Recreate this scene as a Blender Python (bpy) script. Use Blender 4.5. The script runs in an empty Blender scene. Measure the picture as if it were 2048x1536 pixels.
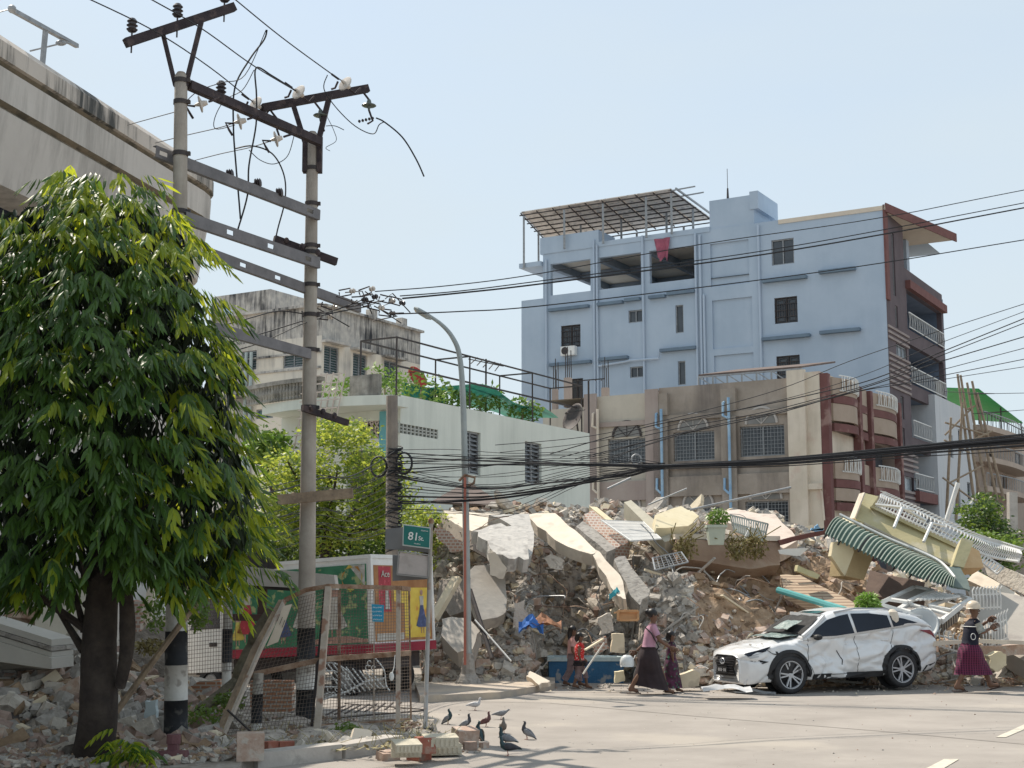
import bpy, math, random
from mathutils import Vector, Matrix, noise
from math import sin, cos, pi, radians, sqrt, atan2
R = random.Random(7)
# ---------------------------------------------------------------- camera, sky, sun, exposure
F = 2800.0; HC = 2.0; TH = math.atan(407/2800.0)
sc = bpy.context.scene
cam_d = bpy.data.cameras.new('camera'); cam = bpy.data.objects.new('camera', cam_d); sc.collection.objects.link(cam)
cam.location = (0, 0, HC); cam.rotation_euler = (pi/2+TH, 0, 0)
cam_d.sensor_width = 36; cam_d.lens = 36*F/2048; cam_d.clip_start = .1; cam_d.clip_end = 2000
sc.camera = cam
SUN_EL, SUN_AZ = radians(54), radians(-42)      # azimuth from +Y, negative = left of the view
w = bpy.data.worlds.new('World'); sc.world = w; w.use_nodes = True
nt = w.node_tree; bg = nt.nodes['Background']
sky = nt.nodes.new('ShaderNodeTexSky'); sky.sky_type = 'NISHITA'; sky.sun_disc = False
sky.sun_elevation = SUN_EL; sky.sun_rotation = SUN_AZ; sky.air_density = 1.15; sky.dust_density = 1.2; sky.ozone_density = 1.5; sky.altitude = 80
hz_ = nt.nodes.new('ShaderNodeMix'); hz_.data_type = 'RGBA'; hz_.inputs['Factor'].default_value = .78     # thin white haze in the air
nt.links.new(sky.outputs[0], hz_.inputs['A']); hz_.inputs['B'].default_value = (3.95, 4.5, 4.85, 1)
tcw = nt.nodes.new('ShaderNodeTexCoord'); mpw = nt.nodes.new('ShaderNodeMapping'); mpw.inputs['Scale'].default_value = (1, 1, 3.5); nt.links.new(tcw.outputs['Generated'], mpw.inputs['Vector'])
nzw = nt.nodes.new('ShaderNodeTexNoise'); nzw.inputs['Scale'].default_value = 1.6; nzw.inputs['Detail'].default_value = 5; nt.links.new(mpw.outputs[0], nzw.inputs['Vector'])
mrw = nt.nodes.new('ShaderNodeMapRange'); mrw.inputs['From Min'].default_value = .35; mrw.inputs['From Max'].default_value = .65; mrw.inputs['To Min'].default_value = .68; mrw.inputs['To Max'].default_value = .92
nt.links.new(nzw.outputs['Fac'], mrw.inputs['Value']); nt.links.new(mrw.outputs['Result'], hz_.inputs['Factor'])
nt.links.new(hz_.outputs['Result'], bg.inputs[0]); bg.inputs[1].default_value = 0.135
sl = bpy.data.lights.new('sun', 'SUN'); so = bpy.data.objects.new('sun', sl); sc.collection.objects.link(so)
sl.energy = 4.3; sl.angle = radians(.55); sl.color = (1, .91, .79)
sd = Vector((sin(SUN_AZ)*cos(SUN_EL), cos(SUN_AZ)*cos(SUN_EL), sin(SUN_EL)))
so.rotation_euler = sd.to_track_quat('Z', 'Y').to_euler(); so.location = (0, 0, 60)
vs = sc.view_settings; vs.view_transform = 'Standard'; vs.look = 'None'; vs.gamma = 1; vs.exposure = 0.4; vs.use_curve_mapping = False
sc.cycles.max_bounces = 6; sc.cycles.transparent_max_bounces = 8
# ---------------------------------------------------------------- geometry helpers
V = Vector
def ray(px, py):
    a = (px-1024)/F; b = -(py-768)/F
    return V((a, cos(TH)-b*sin(TH), sin(TH)+b*cos(TH)))
def P(px, py, Y):
    r = ray(px, py); t = Y/r.y; return V((r.x*t, Y, HC+r.z*t))
def G(px, py, z=0.0):
    r = ray(px, py); t = (z-HC)/r.z; return V((r.x*t, r.y*t, z))
GA = radians(30.5)
U = V((sin(GA), cos(GA), 0)); W = V((-cos(GA), sin(GA), 0)); UP = V((0, 0, 1))
ORG = {}
COL = sc.collection
def tag(o, label=None, cat=None, group=None, kind=None):
    if label: o['label'] = label
    if cat: o['category'] = cat
    if group: o['group'] = group
    if kind: o['kind'] = kind
    return o
def thing(name, label, cat, loc=(0, 0, 0), group=None, rz=0):
    o = bpy.data.objects.new(name, None); COL.objects.link(o); o.location = loc; o.empty_display_size = .2
    o.rotation_euler = (0, 0, rz)
    ORG[o.name] = V(loc) if rz == 0 else None
    return tag(o, label, cat, group)
class MB:
    def __init__(s): s.v = []; s.f = []; s.m = []; s.mi = 0; s.smooth = False
    def add(s, vs, fs):
        n = len(s.v); s.v += [tuple(x) for x in vs]
        for f in fs: s.f.append([i+n for i in f]); s.m.append(s.mi)
    def quad(s, a, b, c, d): s.add([a, b, c, d], [(0, 1, 2, 3)])
    def box(s, c, sz, M=None):
        c = V(c); hx, hy, hz = [q/2 for q in sz]
        vs = [V((x*hx, y*hy, z*hz)) for x in (-1, 1) for y in (-1, 1) for z in (-1, 1)]
        if M is not None: vs = [M @ q for q in vs]
        s.add([c+q for q in vs], [(0, 1, 3, 2), (4, 6, 7, 5), (0, 4, 5, 1), (2, 3, 7, 6), (0, 2, 6, 4), (1, 5, 7, 3)])
    def obox(s, o, a, b, c):       # box from a corner and three edge vectors
        o = V(o); vs = [o+a*i+b*j+c*k for i in (0, 1) for j in (0, 1) for k in (0, 1)]
        s.add(vs, [(0, 1, 3, 2), (4, 6, 7, 5), (0, 4, 5, 1), (2, 3, 7, 6), (0, 2, 6, 4), (1, 5, 7, 3)])
    def bar(s, p, q, w, h=None, up=UP):
        p = V(p); q = V(q); d = q-p
        if d.length < 1e-6: return
        h = h or w; dn = d.normalized()
        if abs(dn.dot(up)) > .98: up = V((0, 1, 0)) if abs(dn.y) < .9 else V((1, 0, 0))
        a = dn.cross(up).normalized(); b = a.cross(dn).normalized()
        s.obox(p-a*w/2-b*h/2, d, a*w, b*h)
    def tube(s, pts, r, n=6, cap=True):
        pts = [V(p) for p in pts]; rs = r if isinstance(r, (list, tuple)) else [r]*len(pts)
        base = len(s.v); ref = None
        for i, p in enumerate(pts):
            d = (pts[min(i+1, len(pts)-1)]-pts[max(i-1, 0)])
            d = d.normalized() if d.length > 1e-9 else UP
            if ref is None:
                ref = V((0, 0, 1)) if abs(d.z) < .9 else V((1, 0, 0))
            a = d.cross(ref)
            a = a.normalized() if a.length > 1e-6 else d.orthogonal().normalized()
            b = a.cross(d).normalized(); ref = b
            for k in range(n):
                t = 2*pi*k/n; s.v.append(tuple(p+(a*cos(t)+b*sin(t))*rs[i]))
        for i in range(len(pts)-1):
            for k in range(n):
                k2 = (k+1) % n
                s.f.append([base+i*n+k, base+i*n+k2, base+(i+1)*n+k2, base+(i+1)*n+k]); s.m.append(s.mi)
        if cap:
            s.f.append([base+k for k in range(n)]); s.m.append(s.mi)
            e = base+(len(pts)-1)*n
            s.f.append([e+n-1-k for k in range(n)]); s.m.append(s.mi)
    def cyl(s, p, q, r, n=12, r2=None): s.tube([p, q], [r, r if r2 is None else r2], n)
    def lathe(s, c, prof, n=16, axis=UP, cap=True):   # prof: (radius, height)
        a = axis.orthogonal().normalized(); b = axis.cross(a).normalized(); c = V(c)
        s.loft([[c+axis*h+(a*cos(2*pi*k/n)+b*sin(2*pi*k/n))*max(r, 1e-4) for k in range(n)] for r, h in prof], cap)
    def loft(s, rings, cap=True):
        n = len(rings[0]); b = len(s.v)
        for r in rings: s.v += [tuple(x) for x in r]
        for i in range(len(rings)-1):
            for k in range(n):
                k2 = (k+1) % n
                s.f.append([b+i*n+k, b+i*n+k2, b+(i+1)*n+k2, b+(i+1)*n+k]); s.m.append(s.mi)
        if cap:
            s.f.append([b+k for k in range(n)]); s.m.append(s.mi)
            e = b+(len(rings)-1)*n
            s.f.append([e+n-1-k for k in range(n)]); s.m.append(s.mi)
    def ell(s, c, r, n=10, m=6, M=None):
        c = V(c); rings = []
        for i in range(m+1):
            ph = -pi/2+pi*i/m; rr = max(cos(ph), .02)
            ring = []
            for k in range(n):
                t = 2*pi*k/n; q = V((r[0]*rr*cos(t), r[1]*rr*sin(t), r[2]*sin(ph)))
                if M is not None: q = M @ q
                ring.append(c+q)
            rings.append(ring)
        s.loft(rings)
    def slab(s, pts, th, nrm=None):        # polygon given as 3D points, extruded away from the camera
        pts = [V(p) for p in pts]; n = V((0, 0, 0))
        for i in range(len(pts)):
            a = pts[i]; b = pts[(i+1) % len(pts)]; n += a.cross(b)
        n = n.normalized() if n.length > 1e-9 else V((0, -1, 0))
        if nrm is not None: off = nrm*th
        else:
            if n.dot(V((0, 0, HC))-pts[0]) < 0: n = -n
            off = -n*th
        k = len(pts); b = len(s.v)
        s.v += [tuple(p) for p in pts]+[tuple(p+off) for p in pts]
        s.f.append(list(range(b, b+k))); s.m.append(s.mi)
        s.f.append([b+2*k-1-i for i in range(k)]); s.m.append(s.mi)
        for i in range(k):
            j = (i+1) % k; s.f.append([b+i, b+k+i, b+k+j, b+j]); s.m.append(s.mi)
    def rock(s, c, sz, rnd, blocky=.5):
        c = V(c)
        M = Matrix.Rotation(rnd.uniform(0, 6.28), 3, 'Z') @ Matrix.Rotation(rnd.gauss(0, .5), 3, 'X') @ Matrix.Rotation(rnd.gauss(0, .5), 3, 'Y')
        if rnd.random() < blocky:
            vs = []
            for x in (-1, 1):
                for y in (-1, 1):
                    for z in (-1, 1):
                        vs.append(c+M @ V((x*sz[0]/2*rnd.uniform(.68, 1), y*sz[1]/2*rnd.uniform(.68, 1), z*sz[2]/2*rnd.uniform(.7, 1))))
            s.add(vs, [(0, 1, 3, 2), (4, 6, 7, 5), (0, 4, 5, 1), (2, 3, 7, 6), (0, 2, 6, 4), (1, 5, 7, 3)])
        else:
            s.add([c+M @ V((q[0]*sz[0]*.5*rnd.uniform(.6, 1.1), q[1]*sz[1]*.5*rnd.uniform(.6, 1.1), q[2]*sz[2]*.5*rnd.uniform(.6, 1.1))) for q in ICO], ICOF)
    def build(s, name, m, parent=None, smooth=False, org=None):
        if org is None:
            if parent is not None: org = ORG.get(parent.name)
            if org is None: org = V((0, 0, 0))
        me = bpy.data.meshes.new(name)
        ox, oy, oz = org
        me.from_pydata([(a-ox, b-oy, c-oz) for a, b, c in s.v], [], s.f)
        ms = m if isinstance(m, (list, tuple)) else [m]
        for q in ms: me.materials.append(q)
        if len(ms) > 1: me.polygons.foreach_set('material_index', s.m)
        if smooth: me.polygons.foreach_set('use_smooth', [True]*len(me.polygons))
        o = bpy.data.objects.new(name, me); COL.objects.link(o)
        if parent is not None:
            o.parent = parent; ORG[o.name] = V(org)
        else:
            o.location = org; ORG[o.name] = V(org)
        return o
t_ = (1+5**.5)/2
ICO = [V(q).normalized() for q in [(-1, t_, 0), (1, t_, 0), (-1, -t_, 0), (1, -t_, 0), (0, -1, t_), (0, 1, t_), (0, -1, -t_), (0, 1, -t_), (t_, 0, -1), (t_, 0, 1), (-t_, 0, -1), (-t_, 0, 1)]]
ICOF = [(0, 11, 5), (0, 5, 1), (0, 1, 7), (0, 7, 10), (0, 10, 11), (1, 5, 9), (5, 11, 4), (11, 10, 2), (10, 7, 6), (7, 1, 8), (3, 9, 4), (3, 4, 2), (3, 2, 6), (3, 6, 8), (3, 8, 9), (4, 9, 5), (2, 4, 11), (6, 2, 10), (8, 6, 7), (9, 8, 1)]
def copy_tree(o, parent=None):
    c = o.copy(); COL.objects.link(c)
    if parent is not None: c.parent = parent
    for ch in list(o.children): copy_tree(ch, c)
    return c
def one(name, mb, m, label, cat, group=None, org=None, kind=None, smooth=False):    # a thing that is one mesh
    if org is None:
        xs = [q[0] for q in mb.v]; ys = [q[1] for q in mb.v]; zs = [q[2] for q in mb.v]
        org = V(((min(xs)+max(xs))/2, (min(ys)+max(ys))/2, min(zs)))
    return tag(mb.build(name, m, None, smooth, org), label, cat, group, kind)
def sag(p, q, s, n=12):
    p = V(p); q = V(q); return [p.lerp(q, i/n)-UP*s*4*(i/n)*(1-i/n) for i in range(n+1)]
def bez(pts, n=8):             # Catmull-Rom through points
    pts = [V(p) for p in pts]; out = []
    for i in range(len(pts)-1):
        a = pts[max(i-1, 0)]; b = pts[i]; c = pts[i+1]; d = pts[min(i+2, len(pts)-1)]
        for k in range(n):
            t = k/n; out.append(.5*((2*b)+(c-a)*t+(2*a-5*b+4*c-d)*t*t+(3*b-a-3*c+d)*t**3))
    out.append(pts[-1]); return out
# ---------------------------------------------------------------- materials
MC = {}
def mat(name, c1, c2=None, scale=1.5, rough=.85, bump=.15, bscale=25, streak=None, samt=.6, metal=0, spec=.4, spot=None, spotsc=4, spotamt=.5, coat=0, sfreq=2.5, crack=0):
    if name in MC: return MC[name]
    m = bpy.data.materials.new(name); m.use_nodes = True; nt = m.node_tree; N = nt.nodes; L = nt.links; b = N['Principled BSDF']
    b.inputs['Roughness'].default_value = rough; b.inputs['Metallic'].default_value = metal; b.inputs['Specular IOR Level'].default_value = spec
    if coat: b.inputs['Coat Weight'].default_value = coat
    tc = N.new('ShaderNodeTexCoord'); co = tc.outputs['Object']
    col = None
    if c2 is not None:
        n = N.new('ShaderNodeTexNoise'); n.inputs['Scale'].default_value = scale; n.inputs['Detail'].default_value = 7; n.inputs['Roughness'].default_value = .65
        L.new(co, n.inputs['Vector'])
        r = N.new('ShaderNodeValToRGB'); r.color_ramp.elements[0].position = .36; r.color_ramp.elements[1].position = .64
        r.color_ramp.elements[0].color = (*c1, 1); r.color_ramp.elements[1].color = (*c2, 1)
        L.new(n.outputs['Fac'], r.inputs['Fac']); col = r.outputs['Color']
    def over(col, c, fac):
        mx = N.new('ShaderNodeMix'); mx.data_type = 'RGBA'
        L.new(fac, mx.inputs['Factor'])
        if col is None: mx.inputs['A'].default_value = (*c1, 1)
        else: L.new(col, mx.inputs['A'])
        mx.inputs['B'].default_value = (*c, 1)
        return mx.outputs['Result']
    if streak is not None:
        mp = N.new('ShaderNodeMapping'); mp.inputs['Scale'].default_value = (sfreq, sfreq, sfreq*.09); L.new(co, mp.inputs['Vector'])
        n = N.new('ShaderNodeTexNoise'); n.inputs['Scale'].default_value = 1; n.inputs['Detail'].default_value = 8; n.inputs['Roughness'].default_value = .7; L.new(mp.outputs[0], n.inputs['Vector'])
        n2 = N.new('ShaderNodeTexNoise'); n2.inputs['Scale'].default_value = .5; n2.inputs['Detail'].default_value = 3; L.new(co, n2.inputs['Vector'])
        ml = N.new('ShaderNodeMath'); ml.operation = 'ADD'; L.new(n.outputs['Fac'], ml.inputs[0]); L.new(n2.outputs['Fac'], ml.inputs[1])
        mr = N.new('ShaderNodeMapRange'); mr.inputs['From Min'].default_value = .95; mr.inputs['From Max'].default_value = 1.3; mr.inputs['To Max'].default_value = samt
        L.new(ml.outputs[0], mr.inputs['Value']); col = over(col, streak, mr.outputs['Result'])
    if spot is not None:
        n = N.new('ShaderNodeTexNoise'); n.inputs['Scale'].default_value = spotsc; n.inputs['Detail'].default_value = 5; L.new(co, n.inputs['Vector'])
        mr = N.new('ShaderNodeMapRange'); mr.inputs['From Min'].default_value = .56; mr.inputs['From Max'].default_value = .64; mr.inputs['To Max'].default_value = spotamt
        L.new(n.outputs['Fac'], mr.inputs['Value']); col = over(col, spot, mr.outputs['Result'])
    if col is None: b.inputs['Base Color'].default_value = (*c1, 1)
    else: L.new(col, b.inputs['Base Color'])
    if crack:
        n0 = N.new('ShaderNodeTexNoise'); n0.inputs['Scale'].default_value = 3; n0.inputs['Detail'].default_value = 4; L.new(co, n0.inputs['Vector'])
        ad = N.new('ShaderNodeMixRGB'); ad.blend_type = 'ADD'; ad.inputs[0].default_value = .45; L.new(co, ad.inputs[1]); L.new(n0.outputs['Color'], ad.inputs[2])
        vo = N.new('ShaderNodeTexVoronoi'); vo.feature = 'DISTANCE_TO_EDGE'; vo.inputs['Scale'].default_value = crack; L.new(ad.outputs[0], vo.inputs['Vector'])
        mr = N.new('ShaderNodeMapRange'); mr.inputs['From Min'].default_value = 0; mr.inputs['From Max'].default_value = .02*crack; mr.inputs['To Min'].default_value = .75; mr.inputs['To Max'].default_value = 0
        L.new(vo.outputs['Distance'], mr.inputs['Value']); col = over(col, tuple(q*.3 for q in c1), mr.outputs['Result'])
    if bump:
        n = N.new('ShaderNodeTexNoise'); n.inputs['Scale'].default_value = bscale; n.inputs['Detail'].default_value = 5; L.new(co, n.inputs['Vector'])
        bp = N.new('ShaderNodeBump'); bp.inputs['Strength'].default_value = bump; bp.inputs['Distance'].default_value = .03
        L.new(n.outputs['Fac'], bp.inputs['Height']); L.new(bp.outputs[0], b.inputs['Normal'])
    MC[name] = m; return m
def brickmat(name, d, c1, c2, mortar, sx=.22, sz=.075, msz=.012, rough=.9):
    if name in MC: return MC[name]
    m = mat(name, c1, None, bump=0, rough=rough); nt = m.node_tree; N = nt.nodes; L = nt.links; b = N['Principled BSDF']
    tc = N.new('ShaderNodeTexCoord'); dp = N.new('ShaderNodeVectorMath'); dp.operation = 'DOT_PRODUCT'; L.new(tc.outputs['Object'], dp.inputs[0]); dp.inputs[1].default_value = d
    sx_ = N.new('ShaderNodeSeparateXYZ'); L.new(tc.outputs['Object'], sx_.inputs[0]); cb = N.new('ShaderNodeCombineXYZ')
    L.new(dp.outputs['Value'], cb.inputs[0]); L.new(sx_.outputs[2], cb.inputs[1])
    br = N.new('ShaderNodeTexBrick'); br.inputs['Scale'].default_value = 1; br.inputs['Brick Width'].default_value = sx; br.inputs['Row Height'].default_value = sz; br.inputs['Mortar Size'].default_value = msz
    br.inputs['Color1'].default_value = (*c1, 1); br.inputs['Color2'].default_value = (*c2, 1); br.inputs['Mortar'].default_value = (*mortar, 1)
    L.new(cb.outputs[0], br.inputs['Vector']); L.new(br.outputs['Color'], b.inputs['Base Color'])
    bp = N.new('ShaderNodeBump'); bp.inputs['Strength'].default_value = .5; bp.inputs['Distance'].default_value = .02; bp.invert = True
    L.new(br.outputs['Fac'], bp.inputs['Height']); L.new(bp.outputs[0], b.inputs['Normal'])
    return m
def leafmat(name, c1, c2, tr=.45, scale=3.0, tcol=None, rough=.45):
    m = mat(name, c1, c2, scale=scale, rough=rough, bump=0, spec=.5); nt = m.node_tree; N = nt.nodes; L = nt.links; b = N['Principled BSDF']
    t = N.new('ShaderNodeBsdfTranslucent'); mx = N.new('ShaderNodeMixShader'); mx.inputs[0].default_value = tr
    if tcol: t.inputs[0].default_value = (*tcol, 1)
    else: L.new(b.inputs['Base Color'].links[0].from_socket, t.inputs[0])
    L.new(b.outputs[0], mx.inputs[1]); L.new(t.outputs[0], mx.inputs[2]); L.new(mx.outputs[0], N['Material Output'].inputs[0])
    return m
M_glass = mat('dark_glass', (.03, .035, .045), (.06, .07, .08), scale=.6, rough=.12, bump=0, spec=.6)
M_rust = mat('rusty_iron', (.16, .08, .045), (.36, .27, .2), scale=6, rough=.85, bump=.2, bscale=60)
M_iron = mat('dark_iron', (.035, .032, .035), (.07, .055, .05), scale=5, rough=.7, bump=.1)
M_galv = mat('galvanised_steel', (.23, .24, .25), (.34, .35, .36), scale=6, rough=.5, metal=.3, bump=.05)
M_white = mat('white_paint', (.68, .68, .66), (.78, .78, .76), scale=4, rough=.6, bump=.05)
M_black = mat('black_rubber', (.02, .02, .022), (.035, .035, .037), scale=9, rough=.7, bump=.05)
M_conc = mat('concrete', (.34, .32, .29), (.46, .43, .39), scale=2, spot=(.22, .2, .18), spotamt=.5, bump=.4, bscale=14)
M_wood = mat('weathered_wood', (.2, .15, .11), (.38, .29, .2), scale=5, bump=.3)
M_steelw = mat('white_steel_bars', (.6, .6, .58), (.72, .72, .7), scale=5, rough=.6, bump=0)
# ---------------------------------------------------------------- facades
class Fac:
    def __init__(s, O, d, n): s.O = V((O[0], O[1], 0)); s.d = d.normalized(); s.n = n.normalized()
    def hit(s, px, py):
        r = ray(px, py); C = V((0, 0, HC)); t = (s.O-C).dot(s.n)/r.dot(s.n); p = C+r*t
        return (p-s.O).dot(s.d), p.z
    def pt(s, a, z, out=0): return s.O+s.d*a+UP*z+s.n*out
    def shift(s, k): return Fac(s.O-s.n*k, s.d, s.n)
    def rect(s, x0, y0, x1, y1):
        cx, cy = (x0+x1)/2, (y0+y1)/2
        a = s.hit(x0, cy)[0]; b = s.hit(x1, cy)[0]; z1 = s.hit(cx, y0)[1]; z0 = s.hit(cx, y1)[1]
        return (min(a, b), max(a, b), z0, z1)
    def box(s, mb, a0, a1, z0, z1, o0, o1): mb.obox(s.pt(a0, z0, o0), s.d*(a1-a0), UP*(z1-z0), s.n*(o1-o0))
    def wall(s, mb, a0, a1, z0, z1, ops, depth=.25):
        A = sorted({a0, a1, *[q for o in ops for q in o[:2] if a0 < q < a1]}); Z = sorted({z0, z1, *[q for o in ops for q in o[2:] if z0 < q < z1]})
        for i in range(len(A)-1):
            for j in range(len(Z)-1):
                ca, cz = (A[i]+A[i+1])/2, (Z[j]+Z[j+1])/2
                if any(o[0] < ca < o[1] and o[2] < cz < o[3] for o in ops): continue
                mb.quad(s.pt(A[i], Z[j]), s.pt(A[i+1], Z[j]), s.pt(A[i+1], Z[j+1]), s.pt(A[i], Z[j+1]))
        for o in ops:
            b0, b1, c0, c1 = max(o[0], a0), min(o[1], a1), max(o[2], z0), min(o[3], z1)
            if b1 <= b0 or c1 <= c0: continue
            for (p, q) in (((b0, c0), (b1, c0)), ((b1, c0), (b1, c1)), ((b1, c1), (b0, c1)), ((b0, c1), (b0, c0))):
                mb.quad(s.pt(*p), s.pt(*q), s.pt(*q, -depth), s.pt(*p, -depth))
m_bk0 = None
def window(par, fc, r, style='slide', inset=.12, fm=None, gm=None, fw=.05, n=2, name='window'):
    a0, a1, z0, z1 = r; fm = fm or M_galv; gm = gm or M_glass; g = .004
    f = MB(); a0 += g; a1 -= g; z0 += g; z1 -= g
    for q in ((a0, a0+fw, z0, z1), (a1-fw, a1, z0, z1), (a0+fw, a1-fw, z0, z0+fw), (a0+fw, a1-fw, z1-fw, z1)): fc.box(f, *q, -inset-.05, -inset+.02)
    for k in range(1, n):
        c = a0+(a1-a0)*k/n; fc.box(f, c-fw/2, c+fw/2, z0+fw, z1-fw, -inset-.045, -inset+.015)
    if style == 'grille':
        k = max(3, int((a1-a0)/.15)); 
        for i in range(1, k): c = a0+(a1-a0)*i/k; fc.box(f, c-.008, c+.008, z0, z1, -.05, -.035)
        k = max(3, int((z1-z0)/.16))
        for i in range(1, k): c = z0+(z1-z0)*i/k; fc.box(f, a0, a1, c-.007, c+.007, -.028, -.015)
    if style == 'ornate':
        for k in range(2):
            c0 = a0+(a1-a0)*(k*.5+.08); c1 = a0+(a1-a0)*(k*.5+.42)
            for (e0, e1, h0, h1) in ((c0, c1, z0+.12, z1-.12), (c0+(c1-c0)*.3, c1-(c1-c0)*.3, z0+.35, z1-.35)):
                for q in ((e0, e0+.03, h0, h1), (e1-.03, e1, h0, h1), (e0+.03, e1-.03, h0, h0+.03), (e0+.03, e1-.03, h1-.03, h1)): fc.box(f, *q, -.06, -.03)
        for k in range(1, 4): c = z0+(z1-z0)*k/4; fc.box(f, a0, a1, c-.015, c+.015, -.028, -.005)
    if style == 'louvre':
        k = max(4, int((z1-z0)/.14))
        for i in range(k):
            c = z0+fw+(z1-z0-2*fw)*(i+.5)/k
            for j in range(n):
                b0 = a0+(a1-a0)*j/n+fw; b1 = a0+(a1-a0)*(j+1)/n-fw
                f.quad(fc.pt(b0, c-.04, -inset+.035), fc.pt(b1, c-.04, -inset+.035), fc.pt(b1, c+.03, -inset-.03), fc.pt(b0, c+.03, -inset-.03))
    fo = f.build(name, fm, par)
    p = MB(); p.quad(fc.pt(a0, z0, -inset-.06), fc.pt(a1, z0, -inset-.06), fc.pt(a1, z1, -inset-.06), fc.pt(a0, z1, -inset-.06)); p.build('pane', gm, fo)
    return fo
# ================================================================ ground
m_road = mat('dusty_concrete_road', (.285, .26, .235), (.35, .32, .29), scale=.6, rough=.95, bump=.3, bscale=60, spot=(.4, .36, .31), spotsc=.3, spotamt=.6, crack=.16, spec=.2)
g = MB(); g.quad((-500, -60, 0), (500, -60, 0), (500, 900, 0), (-500, 900, 0)); tag(g.build('road', m_road), kind='structure')
m_soil = mat('dry_soil', (.2, .17, .14), (.34, .3, .26), scale=2.5, rough=1, bump=.8, bscale=9, spot=(.4, .37, .34), spotsc=9, spotamt=.8)
g = MB(); pts = [G(*q, 0.0) for q in ((300, 1760), (486, 1540), (790, 1500), (885, 1482), (850, 1462), (660, 1452), (600, 1402))]+[V((-14, 24.6, 0)), V((-14, 9, 0))]
g.slab([p+UP*.1 for p in pts], .25, V((0, 0, -1))); tag(g.build('sidewalk', m_soil), kind='structure')
m_joint = mat('road_joint', (.22, .2, .18), rough=1, bump=0)
g = MB()
def strip(mb, pxs, wd, z=.004):
    ps = [G(*q, z) for q in pxs]
    for i in range(len(ps)-1):
        d = (ps[i+1]-ps[i]).normalized().cross(UP)*wd/2; mb.quad(ps[i]-d, ps[i+1]-d, ps[i+1]+d, ps[i]+d)
strip(g, ((880, 1402), (1100, 1406), (1400, 1433), (1760, 1462), (2100, 1493)), .03)
strip(g, ((1420, 1392.5), (1760, 1389), (2100, 1383)), .035); strip(g, ((900, 1389), (1060, 1384), (1300, 1385), (1420, 1392)), .03)
tag(g.build('road_joint_lines', m_joint), kind='structure')
m_paint = mat('worn_road_paint', (.62, .58, .47), (.46, .42, .36), scale=9, rough=.9, bump=0)
g = MB()
g.slab([G(1992, 1474, .008), G(2012, 1474, .008), G(2110, 1432, .008), G(2085, 1432, .008)], .004); g.slab([G(1830, 1548, .008), G(1868, 1548, .008), G(1918, 1518, .008), G(1888, 1518, .008)], .004)
tag(g.build('road_markings', m_paint), kind='structure')
g = MB(); g.slab([G(q, y, .12) for q, y in ((840, 1392), (1000, 1384), (1110, 1366), (1110, 1352), (830, 1366))], .15, V((0, 0, -1)))
tag(g.build('pavement', mat('old_pavement', (.5, .42, .33), (.36, .32, .28), scale=2, bump=.3)), kind='structure')
# ================================================================ blue apartment building
m_blue = mat('pale_blue_wall', (.375, .455, .55), (.425, .505, .6), scale=.35, rough=.8, bump=.12, bscale=4, streak=(.28, .36, .46), samt=.3, sfreq=1.2)
m_blued = mat('blue_ledge', (.13, .18, .24), (.16, .22, .28), scale=2, bump=.05)
m_bpipe = mat('pale_blue_pipe', (.42, .5, .6), rough=.5, bump=0)
m_brown = mat('dark_brown_panel', (.1, .078, .085), (.13, .1, .108), scale=1, bump=.1)
m_red = mat('red_brown_trim', (.15, .065, .06), (.19, .085, .075), scale=2, bump=.1)
m_cream = mat('cream_soffit', (.6, .52, .43), (.66, .58, .48), scale=1, bump=.05)
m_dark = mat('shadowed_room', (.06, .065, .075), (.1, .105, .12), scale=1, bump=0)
c0 = P(1795, 1175, 75)
FL = Fac(c0, W, V((-sin(GA), -cos(GA), 0))); FR = Fac(c0, U, V((cos(GA), -sin(GA), 0)))
aL = FL.hit(1043, 700)[0]; zT = FL.hit(1768, 411)[1]
a_open0 = FL.hit(1086, 540)[0]; a_pent = FL.hit(1419, 430)[0]
zA = FL.hit(1075, 598)[1]; zB = FL.hit(1300, 480)[1]
bb = thing('apartment_building', 'tall pale blue apartment block with brown balcony front and solar canopy on its roof', 'apartment block', c0*1.0)
D_ = 13.0
rects = [FL.rect(*q) for q in ((1122, 650, 1161, 695), (1257, 620, 1285, 645), (1351, 610, 1367, 666), (1356, 722, 1371, 770), (1260, 733, 1288, 755), (1543, 478, 1588, 529), (1549, 594, 1595, 646), (1553, 711, 1600, 760), (1141, 757, 1166, 800))]
pan = [FL.rect(*q) for q in ((1421, 483, 1498, 570), (1425, 597, 1505, 695), (1429, 708, 1508, 800))]
mb = MB(); FL.wall(mb, 0, aL, 0, zA, rects+pan, .3)
op3 = [FL.rect(*q) for q in ((1101, 533, 1181, 585), (1197, 513, 1282, 578), (1299, 496, 1391, 562))]
op3 = [(q[0], q[1], op3[2][2], op3[2][3]) for q in op3]
FL.wall(mb, 0, a_open0, zA, zT, rects+pan+op3+[(a_pent, a_open0+1, zB, zT+1)], .3)
# recess backs
for r in pan: mb.quad(FL.pt(r[0], r[2], -.12), FL.pt(r[1], r[2], -.12), FL.pt(r[1], r[3], -.12), FL.pt(r[0], r[3], -.12))
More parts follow.
